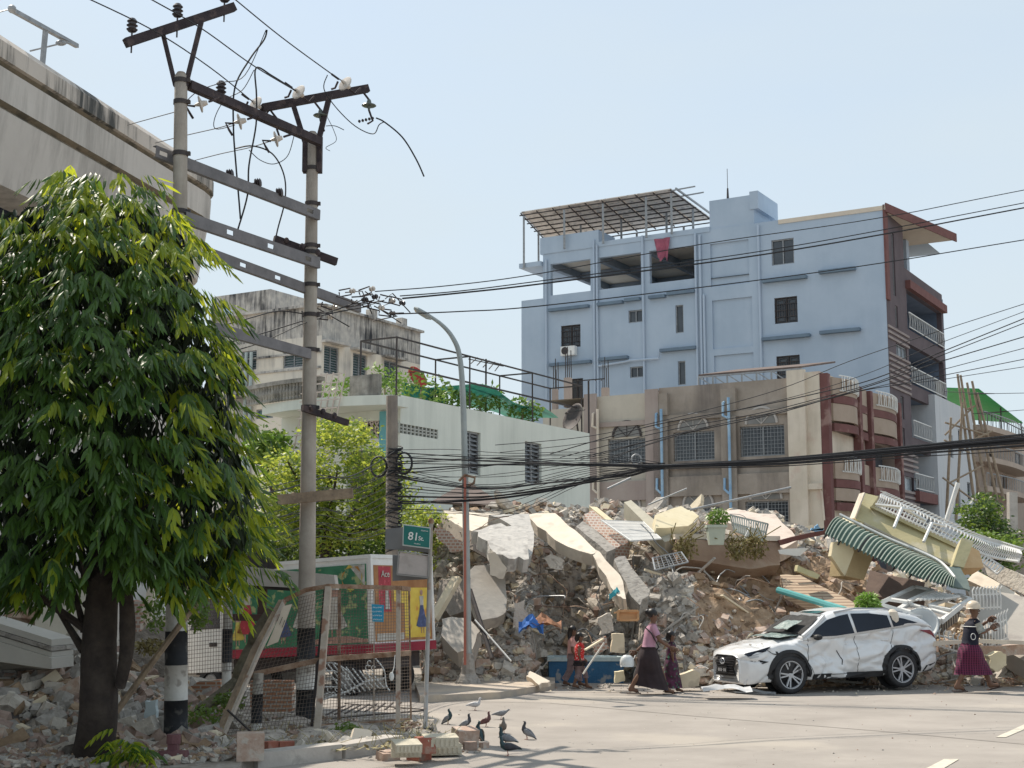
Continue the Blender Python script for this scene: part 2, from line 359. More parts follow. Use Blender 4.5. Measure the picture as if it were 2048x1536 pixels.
# roofs, left side, back
mb.quad(FL.pt(0, zT, 0), FL.pt(a_pent, zT, 0), FL.pt(a_pent, zT, -D_), FL.pt(0, zT, -D_)); mb.quad(FL.pt(a_pent, zB, 0), FL.pt(a_open0, zB, 0), FL.pt(a_open0, zB, -D_), FL.pt(a_pent, zB, -D_))
mb.quad(FL.pt(a_pent, zB, 0), FL.pt(a_pent, zT, 0), FL.pt(a_pent, zT, -D_), FL.pt(a_pent, zB, -D_))
mb.quad(FL.pt(aL, 0), FL.pt(aL, zA), FL.pt(aL, zA, -D_), FL.pt(aL, 0, -D_)); mb.quad(FL.pt(0, 0, -D_), FL.pt(aL, 0, -D_), FL.pt(aL, zA, -D_), FL.pt(0, zA, -D_))
mb.quad(FL.pt(a_pent, zA-.01, 0), FL.pt(aL, zA-.01, 0), FL.pt(aL, zA-.01, -D_), FL.pt(a_pent, zA-.01, -D_))
mb.build('wall', m_blue, bb)
# terrace: beams and ceiling seen through the openings, open to the sky at the back
mb = MB(); FL.box(mb, a_pent+.02, a_open0-.02, zB-.32, zB-.02, -D_, -.32)
mb.build('terrace_ceiling', m_cream, bb)
mb = MB()
for k in range(4):
    a = a_pent+.3+(a_open0-a_pent-.7)*k/3; FL.box(mb, a, a+.35, zB-.8, zB-.33, -D_+.1, -.33)
for o in (-4.4, -8.6): FL.box(mb, a_pent+.05, a_open0-.05, zB-.75, zB-.34, o-.3, o)
for k in range(3):
    a = a_pent+.3+(a_open0-a_pent-.7)*(k+1)/3; FL.box(mb, a, a+.3, zA, zB-.81, -8.8, -8.5)
mb.build('terrace_beams', mat('grey_blue_beams', (.2, .24, .29), (.24, .28, .33), bump=.05), bb)
sp = MB(); a_s = FL.hit(1042, 540)[0]; zs = FL.hit(1060, 540)[1]; FL.box(sp, a_open0+.03, a_s, zB-.75, zB-.45, -4.5, .25); sp.build('canopy_slab', m_blue, bb)
# penthouses
pb = MB(); r = FL.rect(1419, 402, 1520, 470); zP = FL.hit(1470, 394)[1]
FL.box(pb, FL.hit(1507, 430)[0], a_pent+.02, zB+.02, zP, -3.2, -.05); FL.box(pb, FL.hit(1517, 430)[0], FL.hit(1500, 430)[0], zB+1, zP+.18, -3.3, .03); pb.build('stair_tower', m_blue, bb)
pb = MB(); a1 = FL.hit(1081, 500)[0]; a2 = FL.hit(1198, 480)[0]; z1 = FL.hit(1150, 467)[1]; FL.box(pb, a2, a1, zB+.02, z1, -2.2, .06); pb.build('roof_tank_room', m_blue, bb)
pb = MB(); FL.box(pb, a_pent, a_open0, zB, zB+.0+FL.hit(1300, 470)[1]-zB, -.18, .05); pb.build('parapet', m_blue, bb)
# ledges, pipes
for q in ((1100, 622, 1180, 612), (1198, 611, 1248, 603), (1252, 602, 1282, 597), (1300, 597, 1333, 591), (1337, 590, 1392, 581), (1527, 566, 1615, 552), (1640, 546, 1712, 537), (1527, 681, 1622, 669), (1642, 668, 1722, 657), (1102, 733, 1184, 721), (1202, 721, 1258, 713), (1323, 703, 1395, 694)):
    z = (FL.hit(q[0], q[1])[1]+FL.hit(q[2], q[3])[1])/2; mb = MB(); FL.box(mb, FL.hit(q[2], q[3])[0], FL.hit(q[0], q[1])[0], z-.1, z+.08, .003, .32); mb.build('ledge', m_blued, bb)
for x, y0, y1 in ((1094, 520, 800), (1190, 480, 800), (1196, 490, 800), (1288, 472, 800), (1394, 468, 800), (1403, 470, 800), (1521, 450, 800), (1409, 590, 800)):
    a = FL.hit(x, 600)[0]; mb = MB(); mb.cyl(FL.pt(a, FL.hit(x, y1)[1], .12), FL.pt(a, FL.hit(x, y0)[1], .12), .075, 6); mb.build('drain_pipe', m_bpipe, bb)
mb = MB(); ps = [(1200, 733), (1255, 724), (1262, 722), (1320, 718), (1323, 703), (1393, 694)]
mb.tube([FL.pt(*FL.hit(*q), .2) for q in ps], .07, 6); mb.build('waste_pipe', m_bpipe, bb)
stl = ['ornate', 'slide', 'slide', 'slide', 'slide', 'slide', 'ornate', 'ornate', 'grille']
for r, s_ in zip(rects, stl): window(bb, FL, r, s_, .1, M_iron if s_ != 'slide' else M_galv, M_glass, .06, 1 if r[1]-r[0] < .7 else 2)
# right (street) face
zc = FR.hit(1812, 575)[1]
bE = FR.hit(1893, 800)[0]; b1 = FR.hit(1815, 700)[0]
zR = [FR.hit(1845, y)[1] for y in (600, 655, 683, 745, 778, 838, 883, 915, 945, 1010)]
z_body = FR.hit(1840, 558)[1]
hs = (zT-1.0)/7.2
mb = MB(); ops = []
for k in range(5):
    zz = FR.hit(1845, 628+102*k)[1]; ops.append((b1+.25, bE-.35, zz-1.45, zz+.85))
nar = [FR.rect(1785, 468, 1790, 590), FR.rect(1791, 612, 1796, 655)]
wins = [FR.rect(1793, 692, 1814, 718), FR.rect(1800, 954, 1838, 982)]
nar += [FR.rect(1802, 793, 1808, 838), FR.rect(1804, 856, 1810, 900)]
FR.wall(mb, .02, b1, 0, zT, nar+wins, .25)
FR.wall(mb, b1, bE, 0, z_body, ops+wins, .3)
mb.quad(FR.pt(b1, z_body), FR.pt(bE, z_body), FR.pt(bE, z_body, -9), FR.pt(b1, z_body, -9)); mb.quad(FR.pt(bE, 0), FR.pt(bE, z_body), FR.pt(bE, z_body, -9), FR.pt(bE, 0, -9))
mb.quad(FR.pt(b1, z_body), FR.pt(b1, zT), FR.pt(b1, zT, -6), FR.pt(b1, z_body, -6))
mb.build('balcony_front', m_brown, bb)
for r in nar+wins: window(bb, FR, r, 'slide', .1, M_galv, mat('pale_glass', (.3, .34, .38), rough=.2, bump=0) if r in wins else M_glass, .06, 3 if r in wins else 1)
mb = MB(); FR.box(mb, 0, b1-.2, FR.hit(1800, 812)[1], FR.hit(1800, 632)[1], .0, .02)
k = 0; z = FR.hit(1805, 800)[1]
sl_ = MB()
for (za, zb, sa, sb) in ((FR.hit(1800, 835)[1], FR.hit(1800, 628)[1], .05, b1+.3), (FR.hit(1812, 1040)[1], FR.hit(1812, 900)[1], .3, b1+1.1)):
    z = za; sl_ = MB()
    while z < zb:
        if not any(r[2]-.05 < z < r[3]+.05 for r in wins+nar[1:]): FR.box(sl_, sa, sb, z, z+.13, .003, .07)
        z += .3
    sl_.build('cladding_slats', mat('grey_slats', (.27, .22, .21), (.33, .28, .26), bump=.05), bb)
for q in ((-.05, .5, FR.hit(1775, 600)[1], zT+.05, .003, .12), (b1+.1, bE, ops[0][3]+.02, ops[0][3]+.5, .003, .3), (b1+.2, bE, ops[4][3]+.02, ops[4][3]+.6, .003, .3)): mb = MB(); FR.box(mb, *q); mb.build('red_trim', m_red, bb)
b3 = FR.hit(1859, 480)[0]
mb = MB(); mb.slab([FR.pt(-.05, zT, .15), FR.pt(b3*.86, zT-.02, 1.9), FR.pt(b3*.86, zT-.02, -6), FR.pt(-.05, zT, -6)], .25, V((0, 0, -1))); mb.build('roof_slab', m_cream, bb)
mb = MB(); p_, q_ = FR.pt(-.05, zT-.12, .17), FR.pt(b3*.86, zT-.14, 1.93); mb.bar(p_, q_, .06, .5); mb.build('roof_fascia', m_red, bb)
mb = MB(); FR.box(mb, b1+3, b1+3.6, z_body, zT-.3, -1.2, -.6); mb.build('terrace_column', m_blue, bb)
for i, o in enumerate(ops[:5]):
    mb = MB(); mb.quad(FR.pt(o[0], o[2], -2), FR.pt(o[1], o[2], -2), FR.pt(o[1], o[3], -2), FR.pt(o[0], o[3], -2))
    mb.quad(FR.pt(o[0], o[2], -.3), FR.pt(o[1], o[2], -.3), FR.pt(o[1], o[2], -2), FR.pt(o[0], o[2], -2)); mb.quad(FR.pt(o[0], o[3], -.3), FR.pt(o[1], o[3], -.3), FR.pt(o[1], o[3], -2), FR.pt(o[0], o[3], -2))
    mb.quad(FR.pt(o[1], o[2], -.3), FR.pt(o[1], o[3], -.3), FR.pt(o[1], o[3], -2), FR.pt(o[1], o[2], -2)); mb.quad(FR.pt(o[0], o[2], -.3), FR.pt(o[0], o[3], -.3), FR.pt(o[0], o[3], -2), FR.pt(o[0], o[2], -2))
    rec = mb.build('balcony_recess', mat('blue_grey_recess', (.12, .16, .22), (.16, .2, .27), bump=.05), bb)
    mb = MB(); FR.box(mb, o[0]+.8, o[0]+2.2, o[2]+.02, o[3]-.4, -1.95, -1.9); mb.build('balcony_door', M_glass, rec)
    if i < 4:
        mb = MB(); h = .95; n = 30; zb = o[2]
        mb.bar(FR.pt(o[0], zb+h, .1), FR.pt(o[1], zb+h, .1), .06); mb.bar(FR.pt(o[0], zb+.1, .1), FR.pt(o[1], zb+.1, .1), .05)
        for j in range(n+1):
            a = o[0]+(o[1]-o[0])*j/n; mb.bar(FR.pt(a, zb+.1, .1), FR.pt(a+.05*(-1)**j, zb+h*.5, .13), .022); mb.bar(FR.pt(a+.05*(-1)**j, zb+h*.5, .13), FR.pt(a, zb+h, .1), .022)
        mb.build('balcony_railing', M_steelw, bb)
# solar canopy on the roof
FS0 = FL.shift(-.3); FS1 = FL.shift(9.5)
al, zl = FS0.hit(1042, 428); ar, zr_ = FS0.hit(1342, 375); bl, zbl = FS1.hit(1097, 473); br_, zbr = FS1.hit(1425, 452)
zf = (zl+zr_)/2; zbk = (zbl+zbr)/2
can = thing('solar_canopy', 'tilted solar panel canopy on steel posts above the blue apartment block', 'solar canopy', FS0.pt(al, zB))
def cp(i, j): return FS0.pt(al+(ar-al)*i, zf).lerp(FS1.pt(bl+(br_-bl)*i, zbk), j)
m_pan = mat('panel_back_sheet', (.66, .59, .52), (.74, .67, .6), scale=.7, bump=0, spot=(.2, .18, .17), spotsc=3, spotamt=.7)
for i in range(9):
    for j in range(4):
        mb = MB(); e = .006; mb.slab([cp((i+e*2)/9, (j+e)/4), cp((i+1-e*2)/9, (j+e)/4), cp((i+1-e*2)/9, (j+1-e)/4), cp((i+e*2)/9, (j+1-e)/4)], .05, UP); mb.build('solar_panel', m_pan, can)
mb = MB()
for i in range(10): mb.bar(cp(i/9, -.01)-UP*.08, cp(i/9, 1.01)-UP*.08, .05, .08)
for j in range(9): mb.bar(cp(-.01, j/8)-UP*.2, cp(1.02, j/8)-UP*.2, .05, .07)
mb.build('canopy_frame', M_iron, can)
for i in (.02, .3, .56, .84, 1.0):
    for j in (.0, .5, .97):
        p = cp(i, j); zz = zB+(.1 if i > .1 or j > .2 else -.8); mb = MB(); mb.bar(V((p.x, p.y, zz)), p-UP*.26, .13); mb.build('canopy_post', M_galv, can)
mb = MB(); 
for k in (0, .45): mb.bar(cp(1, k*.4)-UP*.1, cp(1.15, k*.4)-UP*.06, .07)
mb.bar(cp(1.03, 0), cp(1.03, 1), .1); mb.build('loose_rafters', M_galv, can)
e = FL.hit(1443, 395); mb = MB(); q = FL.pt(e[0], zP, -1); mb.cyl(q, q+UP*.9, .09, 6, .05); mb.cyl(q+UP*.9, q+UP*2.1, .018, 5)
one('rooftop_mast', mb, M_iron, 'thin lightning mast on the blue stair tower roof', 'mast')
# ac unit + red cloth
r = FL.rect(1127, 694, 1155, 712); ac = thing('air_conditioner', 'white outdoor air conditioner under the barred window of the blue block', 'air conditioner', FL.pt(r[0], r[2], 0))
mb = MB(); FL.box(mb, *r, .05, .4); mb.build('casing', M_white, ac)
c = FL.pt(r[1]-(r[3]-r[2])*.55, (r[2]+r[3])/2, .41); mb = MB(); mb.cyl(c, c+FL.n*.02, (r[3]-r[2])*.42, 16); mb.build('fan_grille', M_iron, ac)
mb = MB(); r = FL.rect(1311, 481, 1343, 527)
N_ = 9; 
for i in range(N_):
    for j in range(8):
        def cq(i, j):
            u_ = i/N_; v_ = j/8; wdt = 1-.35*v_; return FL.pt(r[0]+(r[1]-r[0])*(.5+(u_-.5)*wdt), r[3]+.1-(r[3]-r[2]+.1)*v_*(1-.25*abs(sin(u_*5))), .16+.1*sin(u_*9+v_*2))
        mb.quad(cq(i, j), cq(i+1, j), cq(i+1, j+1), cq(i, j+1))
one('hanging_cloth', mb, mat('pink_red_cloth', (.42, .12, .17), (.2, .06, .1), scale=1.3, bump=.2), 'pink and dark red cloth hanging over the blue parapet', 'cloth')
# ================================================================ brown arched house
m_raw = mat('raw_brown_render', (.27, .23, .19), (.36, .31, .265), scale=.8, bump=.35, bscale=8, streak=(.13, .11, .1), samt=.75, sfreq=1.6)
m_beige = mat('faded_beige_paint', (.46, .42, .35), (.53, .48, .4), scale=.8, bump=.2, streak=(.3, .26, .23), samt=.5)
m_pink = mat('faded_mauve_paint', (.33, .27, .24), (.38, .32, .285), scale=.8, bump=.2, streak=(.22, .17, .16), samt=.5)
m_creamw = mat('cream_stained_wall', (.58, .51, .41), (.68, .6, .5), scale=.7, bump=.2, streak=(.36, .3, .24), samt=.45, spot=(.5, .33, .27), spotsc=.9, spotamt=.4)
m_mar = mat('maroon_paint', (.13, .055, .05), (.17, .075, .07), scale=1, bump=.15, spot=(.4, .28, .24), spotsc=1.2, spotamt=.5)
h0 = P(1652, 1175, 60)
HL = Fac(h0, W, FL.n); HR = Fac(h0, U, FR.n)
hb = thing('arched_house', 'brown weathered house with arched windows and maroon curved balconies', 'house', h0*1.0)
aH = HL.hit(1086, 850)[0]; aM = HL.hit(1318, 800)[0]; aC = HL.hit(1592, 800)[0]; aN = HL.hit(1177, 850)[0]
zH = HL.hit(1640, 742)[1]; zH1 = HL.hit(1500, 762)[1]; zH2 = HL.hit(1240, 790)[1]
hw = [HL.rect(*q) for q in ((1216, 877, 1294, 926), (1347, 863, 1429, 921), (1480, 851, 1569, 912), (1356, 1014, 1440, 1070), (1491, 1002, 1577, 1062), (1215, 1018, 1292, 1060))]
mb = MB(); HL.wall(mb, aM, aN, 0, zH2, hw, .3); HL.wall(mb, aN, aH, 0, zH2-.45, hw, .3)
mb.quad(HL.pt(aM, zH2), HL.pt(aH, zH2), HL.pt(aH, zH2, -12), HL.pt(aM, zH2, -12)); mb.quad(HL.pt(aH, 0), HL.pt(aH, zH2-.45), HL.pt(aH, zH2-.45, -12), HL.pt(aH, 0, -12)); mb.build('painted_wall', m_beige, hb)
mb = MB(); HL.wall(mb, aC, aM, 0, zH1, hw, .3); mb.quad(HL.pt(aC, zH1), HL.pt(aM, zH1), HL.pt(aM, zH1, -12), HL.pt(aC, zH1, -12)); mb.quad(HL.pt(aM, zH2-1), HL.pt(aM, zH1), HL.pt(aM, zH1, -5), HL.pt(aM, zH2-1, -5)); mb.build('raw_wall', m_raw, hb)
mb = MB(); HL.box(mb, 0, aC, 0, zH, -6, 0); mb.build('cream_wall', m_creamw, hb)
bands = MB(); zb1 = HL.hit(1450, 950)[1]; zb0 = HL.hit(1450, 990)[1]; zt0 = HL.hit(1450, 835)[1]
HL.box(bands, aC, aM-.02, zb0, zb1, .003, .18); HL.box(bands, aC, aM, zt0, zt0+.25, .003, .14); HL.box(bands, aC, aM-.02, zb1+.35, zb1+.55, .003, .1)
for x in (1326, 1462): a = HL.hit(x, 900)[0]; HL.box(bands, a-.35, a+.35, 0, zt0-.01, .19, .28); HL.box(bands, a-.35, a+.35, zt0+.26, zH1-.3, .003, .24)
bands.build('raw_bands', m_raw, hb)
bands = MB(); HL.box(bands, aM+.35, aN, zb0-.1, zb1-.1, .003, .18); HL.box(bands, aM+.35, aN, zt0-.1, zt0+.12, .003, .14)
for x in (1186, 1309): a = HL.hit(x, 900)[0]; HL.box(bands, a-.33, a+.33, 0, zH2+.12, .19, .28)
bands.build('mauve_pilasters', m_pink, hb)
for x, w_ in ((1598, 1.0),): a = HL.hit(x, 900)[0]; mb = MB(); HL.box(mb, a-.4, a+.4, 0, zH+.1, .003, .22); mb.build('pilaster', m_creamw, hb)
mb = MB(); HL.box(mb, .0, aC-.4, zb0+.1, zb0+.35, .003, .16); a = HL.hit(1630, 1040)[0]; zz = HL.hit(1630, 985)[1]
mb.tube([HL.pt(a+.42, zz-1.2, .03)]+[HL.pt(a+.36*cos(t), zz-.2+.5*sin(t), .03) for t in [pi*k/10 for k in range(11)]]+[HL.pt(a-.42, zz-1.2, .03)], .05, 6); mb.build('arch_moulding', m_creamw, hb)
for i, r in enumerate(hw):
    window(hb, HL, r, 'grille', .15, M_galv, M_glass, .06, 2)
    c = (r[0]+r[1])/2; R_ = .72; z0 = r[3]+.08
    mb = MB(); mb.slab([HL.pt(c+R_*cos(pi*k/12), z0+R_*sin(pi*k/12), .03) for k in range(13)], .02); gl = mb.build('arched_fanlight', mat('fanlight_glass', (.16, .16, .15), (.22, .21, .2), bump=0, rough=.3), hb)
    mb = MB(); mb.tube([HL.pt(c+R_*cos(pi*k/12), z0+R_*sin(pi*k/12), .05) for k in range(13)], .06, 6)
    for k in (3, 6, 9): mb.bar(HL.pt(c, z0, .05), HL.pt(c+R_*cos(pi*k/12), z0+R_*sin(pi*k/12), .05), .03)
    mb.build('fanlight_frame', M_iron if i == 0 else mat('pale_frame', (.45, .42, .39), bump=0), gl)
m_bp = mat('bright_blue_pipe', (.2, .36, .54), (.36, .5, .62), scale=2, rough=.4, bump=0)
for x, y0, mm in ((1331, 820, m_bp), (1466, 797, m_bp), (1204, 820, m_creamw)):
    a = HL.hit(x, 900)[0]; zt = HL.hit(x, y0)[1]; mb = MB(); mb.cyl(HL.pt(a, 0, .42), HL.pt(a, zt, .42), .065, 8); mb.tube([HL.pt(a+.05, zt-.9, .42), HL.pt(a+.28, zt-.8, .4), HL.pt(a+.28, zt-.2, .36), HL.pt(a+.28, zt-.1, .05)], .06, 8)
    z5 = HL.hit(x, 975)[1]; mb.tube([HL.pt(a+.05, z5-.3, .42), HL.pt(a+.28, z5-.1, .4), HL.pt(a+.28, z5+.4, .36)], .06, 8); mb.build('rain_pipe', mm, hb)
# street front with curved balconies
bH = HR.hit(1792, 880)[0]
xs = [HR.hit(x, 880)[0] for x in (1656, 1708, 1728, 1752, 1790)]
zz_ = [HR.hit(1690, y)[1] for y in (760, 790, 822, 850, 876, 960, 990, 1050)]
mb = MB(); zf = lambda y: HR.hit(1690, y)[1]; dk = [(xs[0]+.45, xs[1]-.12, 1, zf(1020)), (xs[0]+.45, xs[1]-.12, zf(940), zf(870)), (xs[2]+.55, bH-.47, 1, zf(1020)), (xs[2]+.55, bH-.47, zf(940), zf(870))]
HR.wall(mb, 0, bH, 0, zH-.3, dk, .6); mb.quad(HR.pt(bH, 0), HR.pt(bH, zH-.3), HR.pt(bH, zH-.3, -8), HR.pt(bH, 0, -8)); mb.quad(HR.pt(0, zH-.3), HR.pt(bH, zH-.3), HR.pt(bH, zH-.3, -8), HR.pt(0, zH-.3, -8)); mb.build('front_wall', mat('pale_front_wall', (.3, .235, .2), (.36, .29, .25), scale=1, bump=.1), hb)
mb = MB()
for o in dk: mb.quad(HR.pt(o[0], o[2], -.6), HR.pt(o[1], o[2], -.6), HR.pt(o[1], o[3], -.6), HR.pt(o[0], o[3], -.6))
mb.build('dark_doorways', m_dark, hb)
mb = MB()
for a in (0.0, xs[1]-.1, xs[2]+.1, bH-.45): HR.box(mb, a+.02, a+.42, 0, zH-.1, .003, .35)
mb.build('maroon_columns', m_mar, hb)
def curve_band(mb, a0, a1, z0, z1, bulge, base=.2, n=10, th=.12):
    ring = []
    for k in range(n+1):
        a = a0+(a1-a0)*k/n; o = base+bulge*sin(pi*k/n)
        ring.append([HR.pt(a, z0, o), HR.pt(a, z1, o), HR.pt(a, z1, o-th), HR.pt(a, z0, o-th)])
    mb.loft(ring)
zf = lambda y: HR.hit(1690, y)[1]
for (a0, a1, bg_) in ((xs[0]+.35, xs[1]-.1, .45), (xs[2]+.5, bH-.4, .4), (xs[1]+.3, xs[2]+.1, .05)):
    mm = MB(); cc = MB(); rl = MB()
    for zb in (zf(802), zf(856), zf(964), zf(1009)): mm = MB(); curve_band(mm, a0, a1, zb-.35, zb, bg_); mm.build('curved_maroon_band', m_mar, hb)
    for q in ((zf(851), zf(818)+.005, bg_, .17), (zf(1005), zf(981)+.005, bg_, .17), (zf(801), zf(768), bg_, .17), (zf(963), zf(922), bg_, .17)): cc = MB(); curve_band(cc, a0, a1, *q); cc.build('curved_balcony_wall', mat('balcony_beige', (.33, .26, .2), (.39, .31, .25), scale=1, bump=.1), hb)
    if bg_ > .3:
        for zb in (zf(790), zf(946)):
            n = 13; rl = MB()
            for k in range(n+1):
                t = k/n; a = a0+(a1-a0)*(.15+.7*t); o_ = .25+bg_*sin(pi*(.15+.7*t)); rl.tube([HR.pt(a, zb-.05, o_), HR.pt(a+.07*(-1)**k, zb+.3, o_), HR.pt(a, zb+.6, o_)], .028, 5)
            
            for dz in (.62, -.05): rl.tube([HR.pt(a0+(a1-a0)*(.12+.76*k/8), zb+dz, .2+bg_*sin(pi*(.12+.76*k/8))) for k in range(9)], .035, 5)
            rl.build('scroll_railing', M_steelw, hb)
# roof things on it
m_tin = mat('rusty_tin', (.1, .075, .068), (.16, .125, .11), scale=1.5, bump=.2, streak=(.12, .08, .07), samt=.7)
mb = MB(); T0 = HL.shift(.6); T1 = HL.shift(5.5); q0 = T0.hit(1397, 752); q1 = T0.hit(1603, 729); q2 = T1.hit(1600, 745)
zt = (q0[1]+q1[1])/2; mb.slab([T0.pt(q0[0], zt), T0.pt(q1[0], zt), T1.pt(q1[0], zt+.9), T1.pt(q0[0], zt+.9)], .08, V((0, 0, -1)))
tr = thing('roof_shelter', 'rusty tin roof shelter with steel trusses on top of the brown house', 'shelter', T0.pt(q1[0], zH1)); mb.build('tin_roof', m_tin, tr)
mb = MB(); n = 7; zl = zt-.8
mb.bar(T0.pt(q0[0], zt-.12), T0.pt(q1[0], zt-.12), .07)
for k in range(n+1):
    a = q0[0]+(q1[0]-q0[0])*k/n; mb.bar(T0.pt(a, zH1), T0.pt(a, zt-.1), .07); 
    if k < n: b = q0[0]+(q1[0]-q0[0])*(k+1)/n; mb.bar(T0.pt(a, zt-.1), T0.pt(b, zl+.2), .05)
mb.build('truss', M_galv, tr)
for i, (x, y0, y1, wd) in enumerate(((1133, 755, 800, 14), (1108, 778, 805, 11), (1208, 775, 790, 14))):
    S = HL.shift(2+i*.8); a, z1 = S.hit(x, y0); _, z0 = S.hit(x, y1); wm = wd/45; mb = MB(); S.box(mb, a-wm/2, a+wm/2, zH2-.1, z1, -wm, 0)
    st = tag(mb.build('column_stub', m_pink, None, org=S.pt(a, zH2-.1)), ['tall mauve column stub with bare rebar beside the barred blue wall window', 'short leftmost column stub with bare rebar on the brown house roof', 'rightmost column stub with bare rebar on the brown house roof'][i], 'column stub', 'column stubs on the brown house roof')
    mb = MB()
    for k in range(4): mb.cyl(S.pt(a-wm*.35+wm*.7*(k % 2), z1, -.1-.2*(k//2)), S.pt(a-wm*.3+wm*.6*(k % 2), z1+1.0+.2*k, -.1-.2*(k//2)), .022, 4)
    mb.build('rebar', M_iron, st)
def dish(name, c, nrm, rad, label, m, arm=True):
    nrm = nrm.normalized(); a = nrm.orthogonal().normalized(); b = nrm.cross(a)
    t = thing(name, label, 'satellite dish', c)
    rings = []
    for j in range(7):
        q = j/6; rings.append([c+(a*cos(k*pi/10)+b*sin(k*pi/10))*rad*max(q, .01)+nrm*rad*.35*q*q for k in range(20)])
    for j in range(6, -1, -1):
        q = j/6; rings.append([c+(a*cos(k*pi/10)+b*sin(k*pi/10))*rad*max(q, .01)*.99+nrm*(rad*.35*q*q-.015) for k in range(20)])
    mb = MB(); mb.loft(rings); mb.build('reflector', m, t, True)
    mb = MB(); mb.bar(c+b*rad*.9, c+nrm*rad*.9, .02); mb.ell(c+nrm*rad*.9, (.05, .05, .05), 8, 5); mb.build('feed_arm', M_iron, t)
    return t
p = P(1153, 838, 50.5); dd = dish('satellite_dish', p, V((-.75, -.5, .35)), .55, 'black satellite dish at the far corner of the pale green house roof', M_iron)
mb = MB(); mb.cyl(p, p+V((.1, .2, -.8)), .04, 6); mb.build('mount', M_iron, dd)
mb = MB(); q = P(1177, 762, 52); b0 = P(1177, 940, 52); mb.cyl(V((q.x, q.y, b0.z)), q, .04, 6); mb.bar(q+V((-.5, 0, 0)), q+V((.6, .1, .1)), .04)
for k in range(5): mb.bar(q+V((-.4+.22*k, -.25, 0)), q+V((-.4+.22*k, .25, .05)), .025)
one('tv_antenna', mb, M_iron, 'tall thin TV antenna mast in front of the brown house', 'antenna')
# ================================================================ pale green house
m_mint = mat('pale_mint_wall', (.62, .65, .59), (.69, .72, .66), scale=.5, bump=.15, bscale=5, streak=(.36, .39, .35), samt=.5, sfreq=1.2)
g0 = P(797, 1175, 40); g0.z = 0
GR = Fac(g0, U, FR.n); GL = Fac(g0, W, FL.n)
gh = thing('mint_house', 'low pale mint green house with louvred windows and plants on its roof', 'house', g0*1.0)
aG = GR.hit(1180, 1000)[0]; zG = GR.hit(900, 810)[1]; aG0 = GR.hit(783, 900)[0]
gw = [GR.rect(927, 863, 961, 949), GR.rect(1050, 885, 1083, 968)]; vent = GR.rect(799, 853, 876, 872)
mb = MB(); GR.wall(mb, 0, aG, 0, zG, gw+[vent], .25); mb.quad(GR.pt(0, zG-.15), GR.pt(aG, zG-.15), GR.pt(aG, zG-.15, -4.4), GR.pt(0, zG-.15, -4.4)); mb.quad(GL.pt(4.4, 0), GL.pt(4.4, zG-.15), GL.pt(4.4, zG-.15, -aG), GL.pt(4.4, 0, -aG)); mb.quad(GR.pt(0, zG), GR.pt(aG, zG), GR.pt(aG, zG, -.18), GR.pt(0, zG, -.18)); mb.quad(GR.pt(0, zG, -.18), GR.pt(aG, zG, -.18), GR.pt(aG, zG-.2, -.18), GR.pt(0, zG-.2, -.18))
lb = GL.rect(716, 842, 768, 878)
GL.wall(mb, 0, 4.4, 0, zG-.2, [lb, (.15, 1.9, 2.5, lb[2]-.3)], .2); mb.build('wall', m_mint, gh)
for r in gw: window(gh, GR, r, 'louvre', .1, M_galv, M_glass, .05, 2)
vb = MB(); k = 10
for i in range(k+1): a = vent[0]+(vent[1]-vent[0])*i/k; GR.box(vb, a-.03, a+.03, vent[2], vent[3], -.2, -.01)
for j in (.33, .66): zq = vent[2]+(vent[3]-vent[2])*j; GR.box(vb, vent[0], vent[1], zq-.02, zq+.02, -.19, -.02)
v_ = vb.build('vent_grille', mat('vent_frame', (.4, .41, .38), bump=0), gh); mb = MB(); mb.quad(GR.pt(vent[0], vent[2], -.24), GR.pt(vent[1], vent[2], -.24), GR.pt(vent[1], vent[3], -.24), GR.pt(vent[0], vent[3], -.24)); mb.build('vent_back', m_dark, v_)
mb = MB()
for i in range(5):
    for j in range(2):
        a = lb[0]+(lb[1]-lb[0])*(i+.5)/5; z = lb[2]+(lb[3]-lb[2])*(j+.5)/2; s_ = (lb[1]-lb[0])/10; h_ = (lb[3]-lb[2])/4
        for k in range(4):
            t = pi/4+pi/2*k; p_ = GL.pt(a+s_*.95*cos(t)*1.3, z+h_*.95*sin(t)*1.3, -.05); q_ = GL.pt(a, z, -.05); mb.bar(p_, q_, .05, .05)
        for (x_, y_) in ((-1, 0), (1, 0)): mb.bar(GL.pt(a+s_*x_, z-h_, -.05), GL.pt(a+s_*x_, z+h_, -.05), .05)
        for y_ in (-1, 1): mb.bar(GL.pt(a-s_, z+h_*y_, -.05), GL.pt(a+s_, z+h_*y_, -.05), .05)
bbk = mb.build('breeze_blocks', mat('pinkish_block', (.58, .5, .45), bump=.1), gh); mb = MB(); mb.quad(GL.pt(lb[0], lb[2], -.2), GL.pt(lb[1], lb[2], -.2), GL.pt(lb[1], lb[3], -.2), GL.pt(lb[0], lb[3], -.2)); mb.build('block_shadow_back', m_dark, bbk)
mb = MB(); GL.box(mb, .25, .7, lb[2]-.9, lb[3]+.25, .003, .06); mb.build('teal_door', mat('teal_paint', (.16, .42, .47), bump=0), gh)
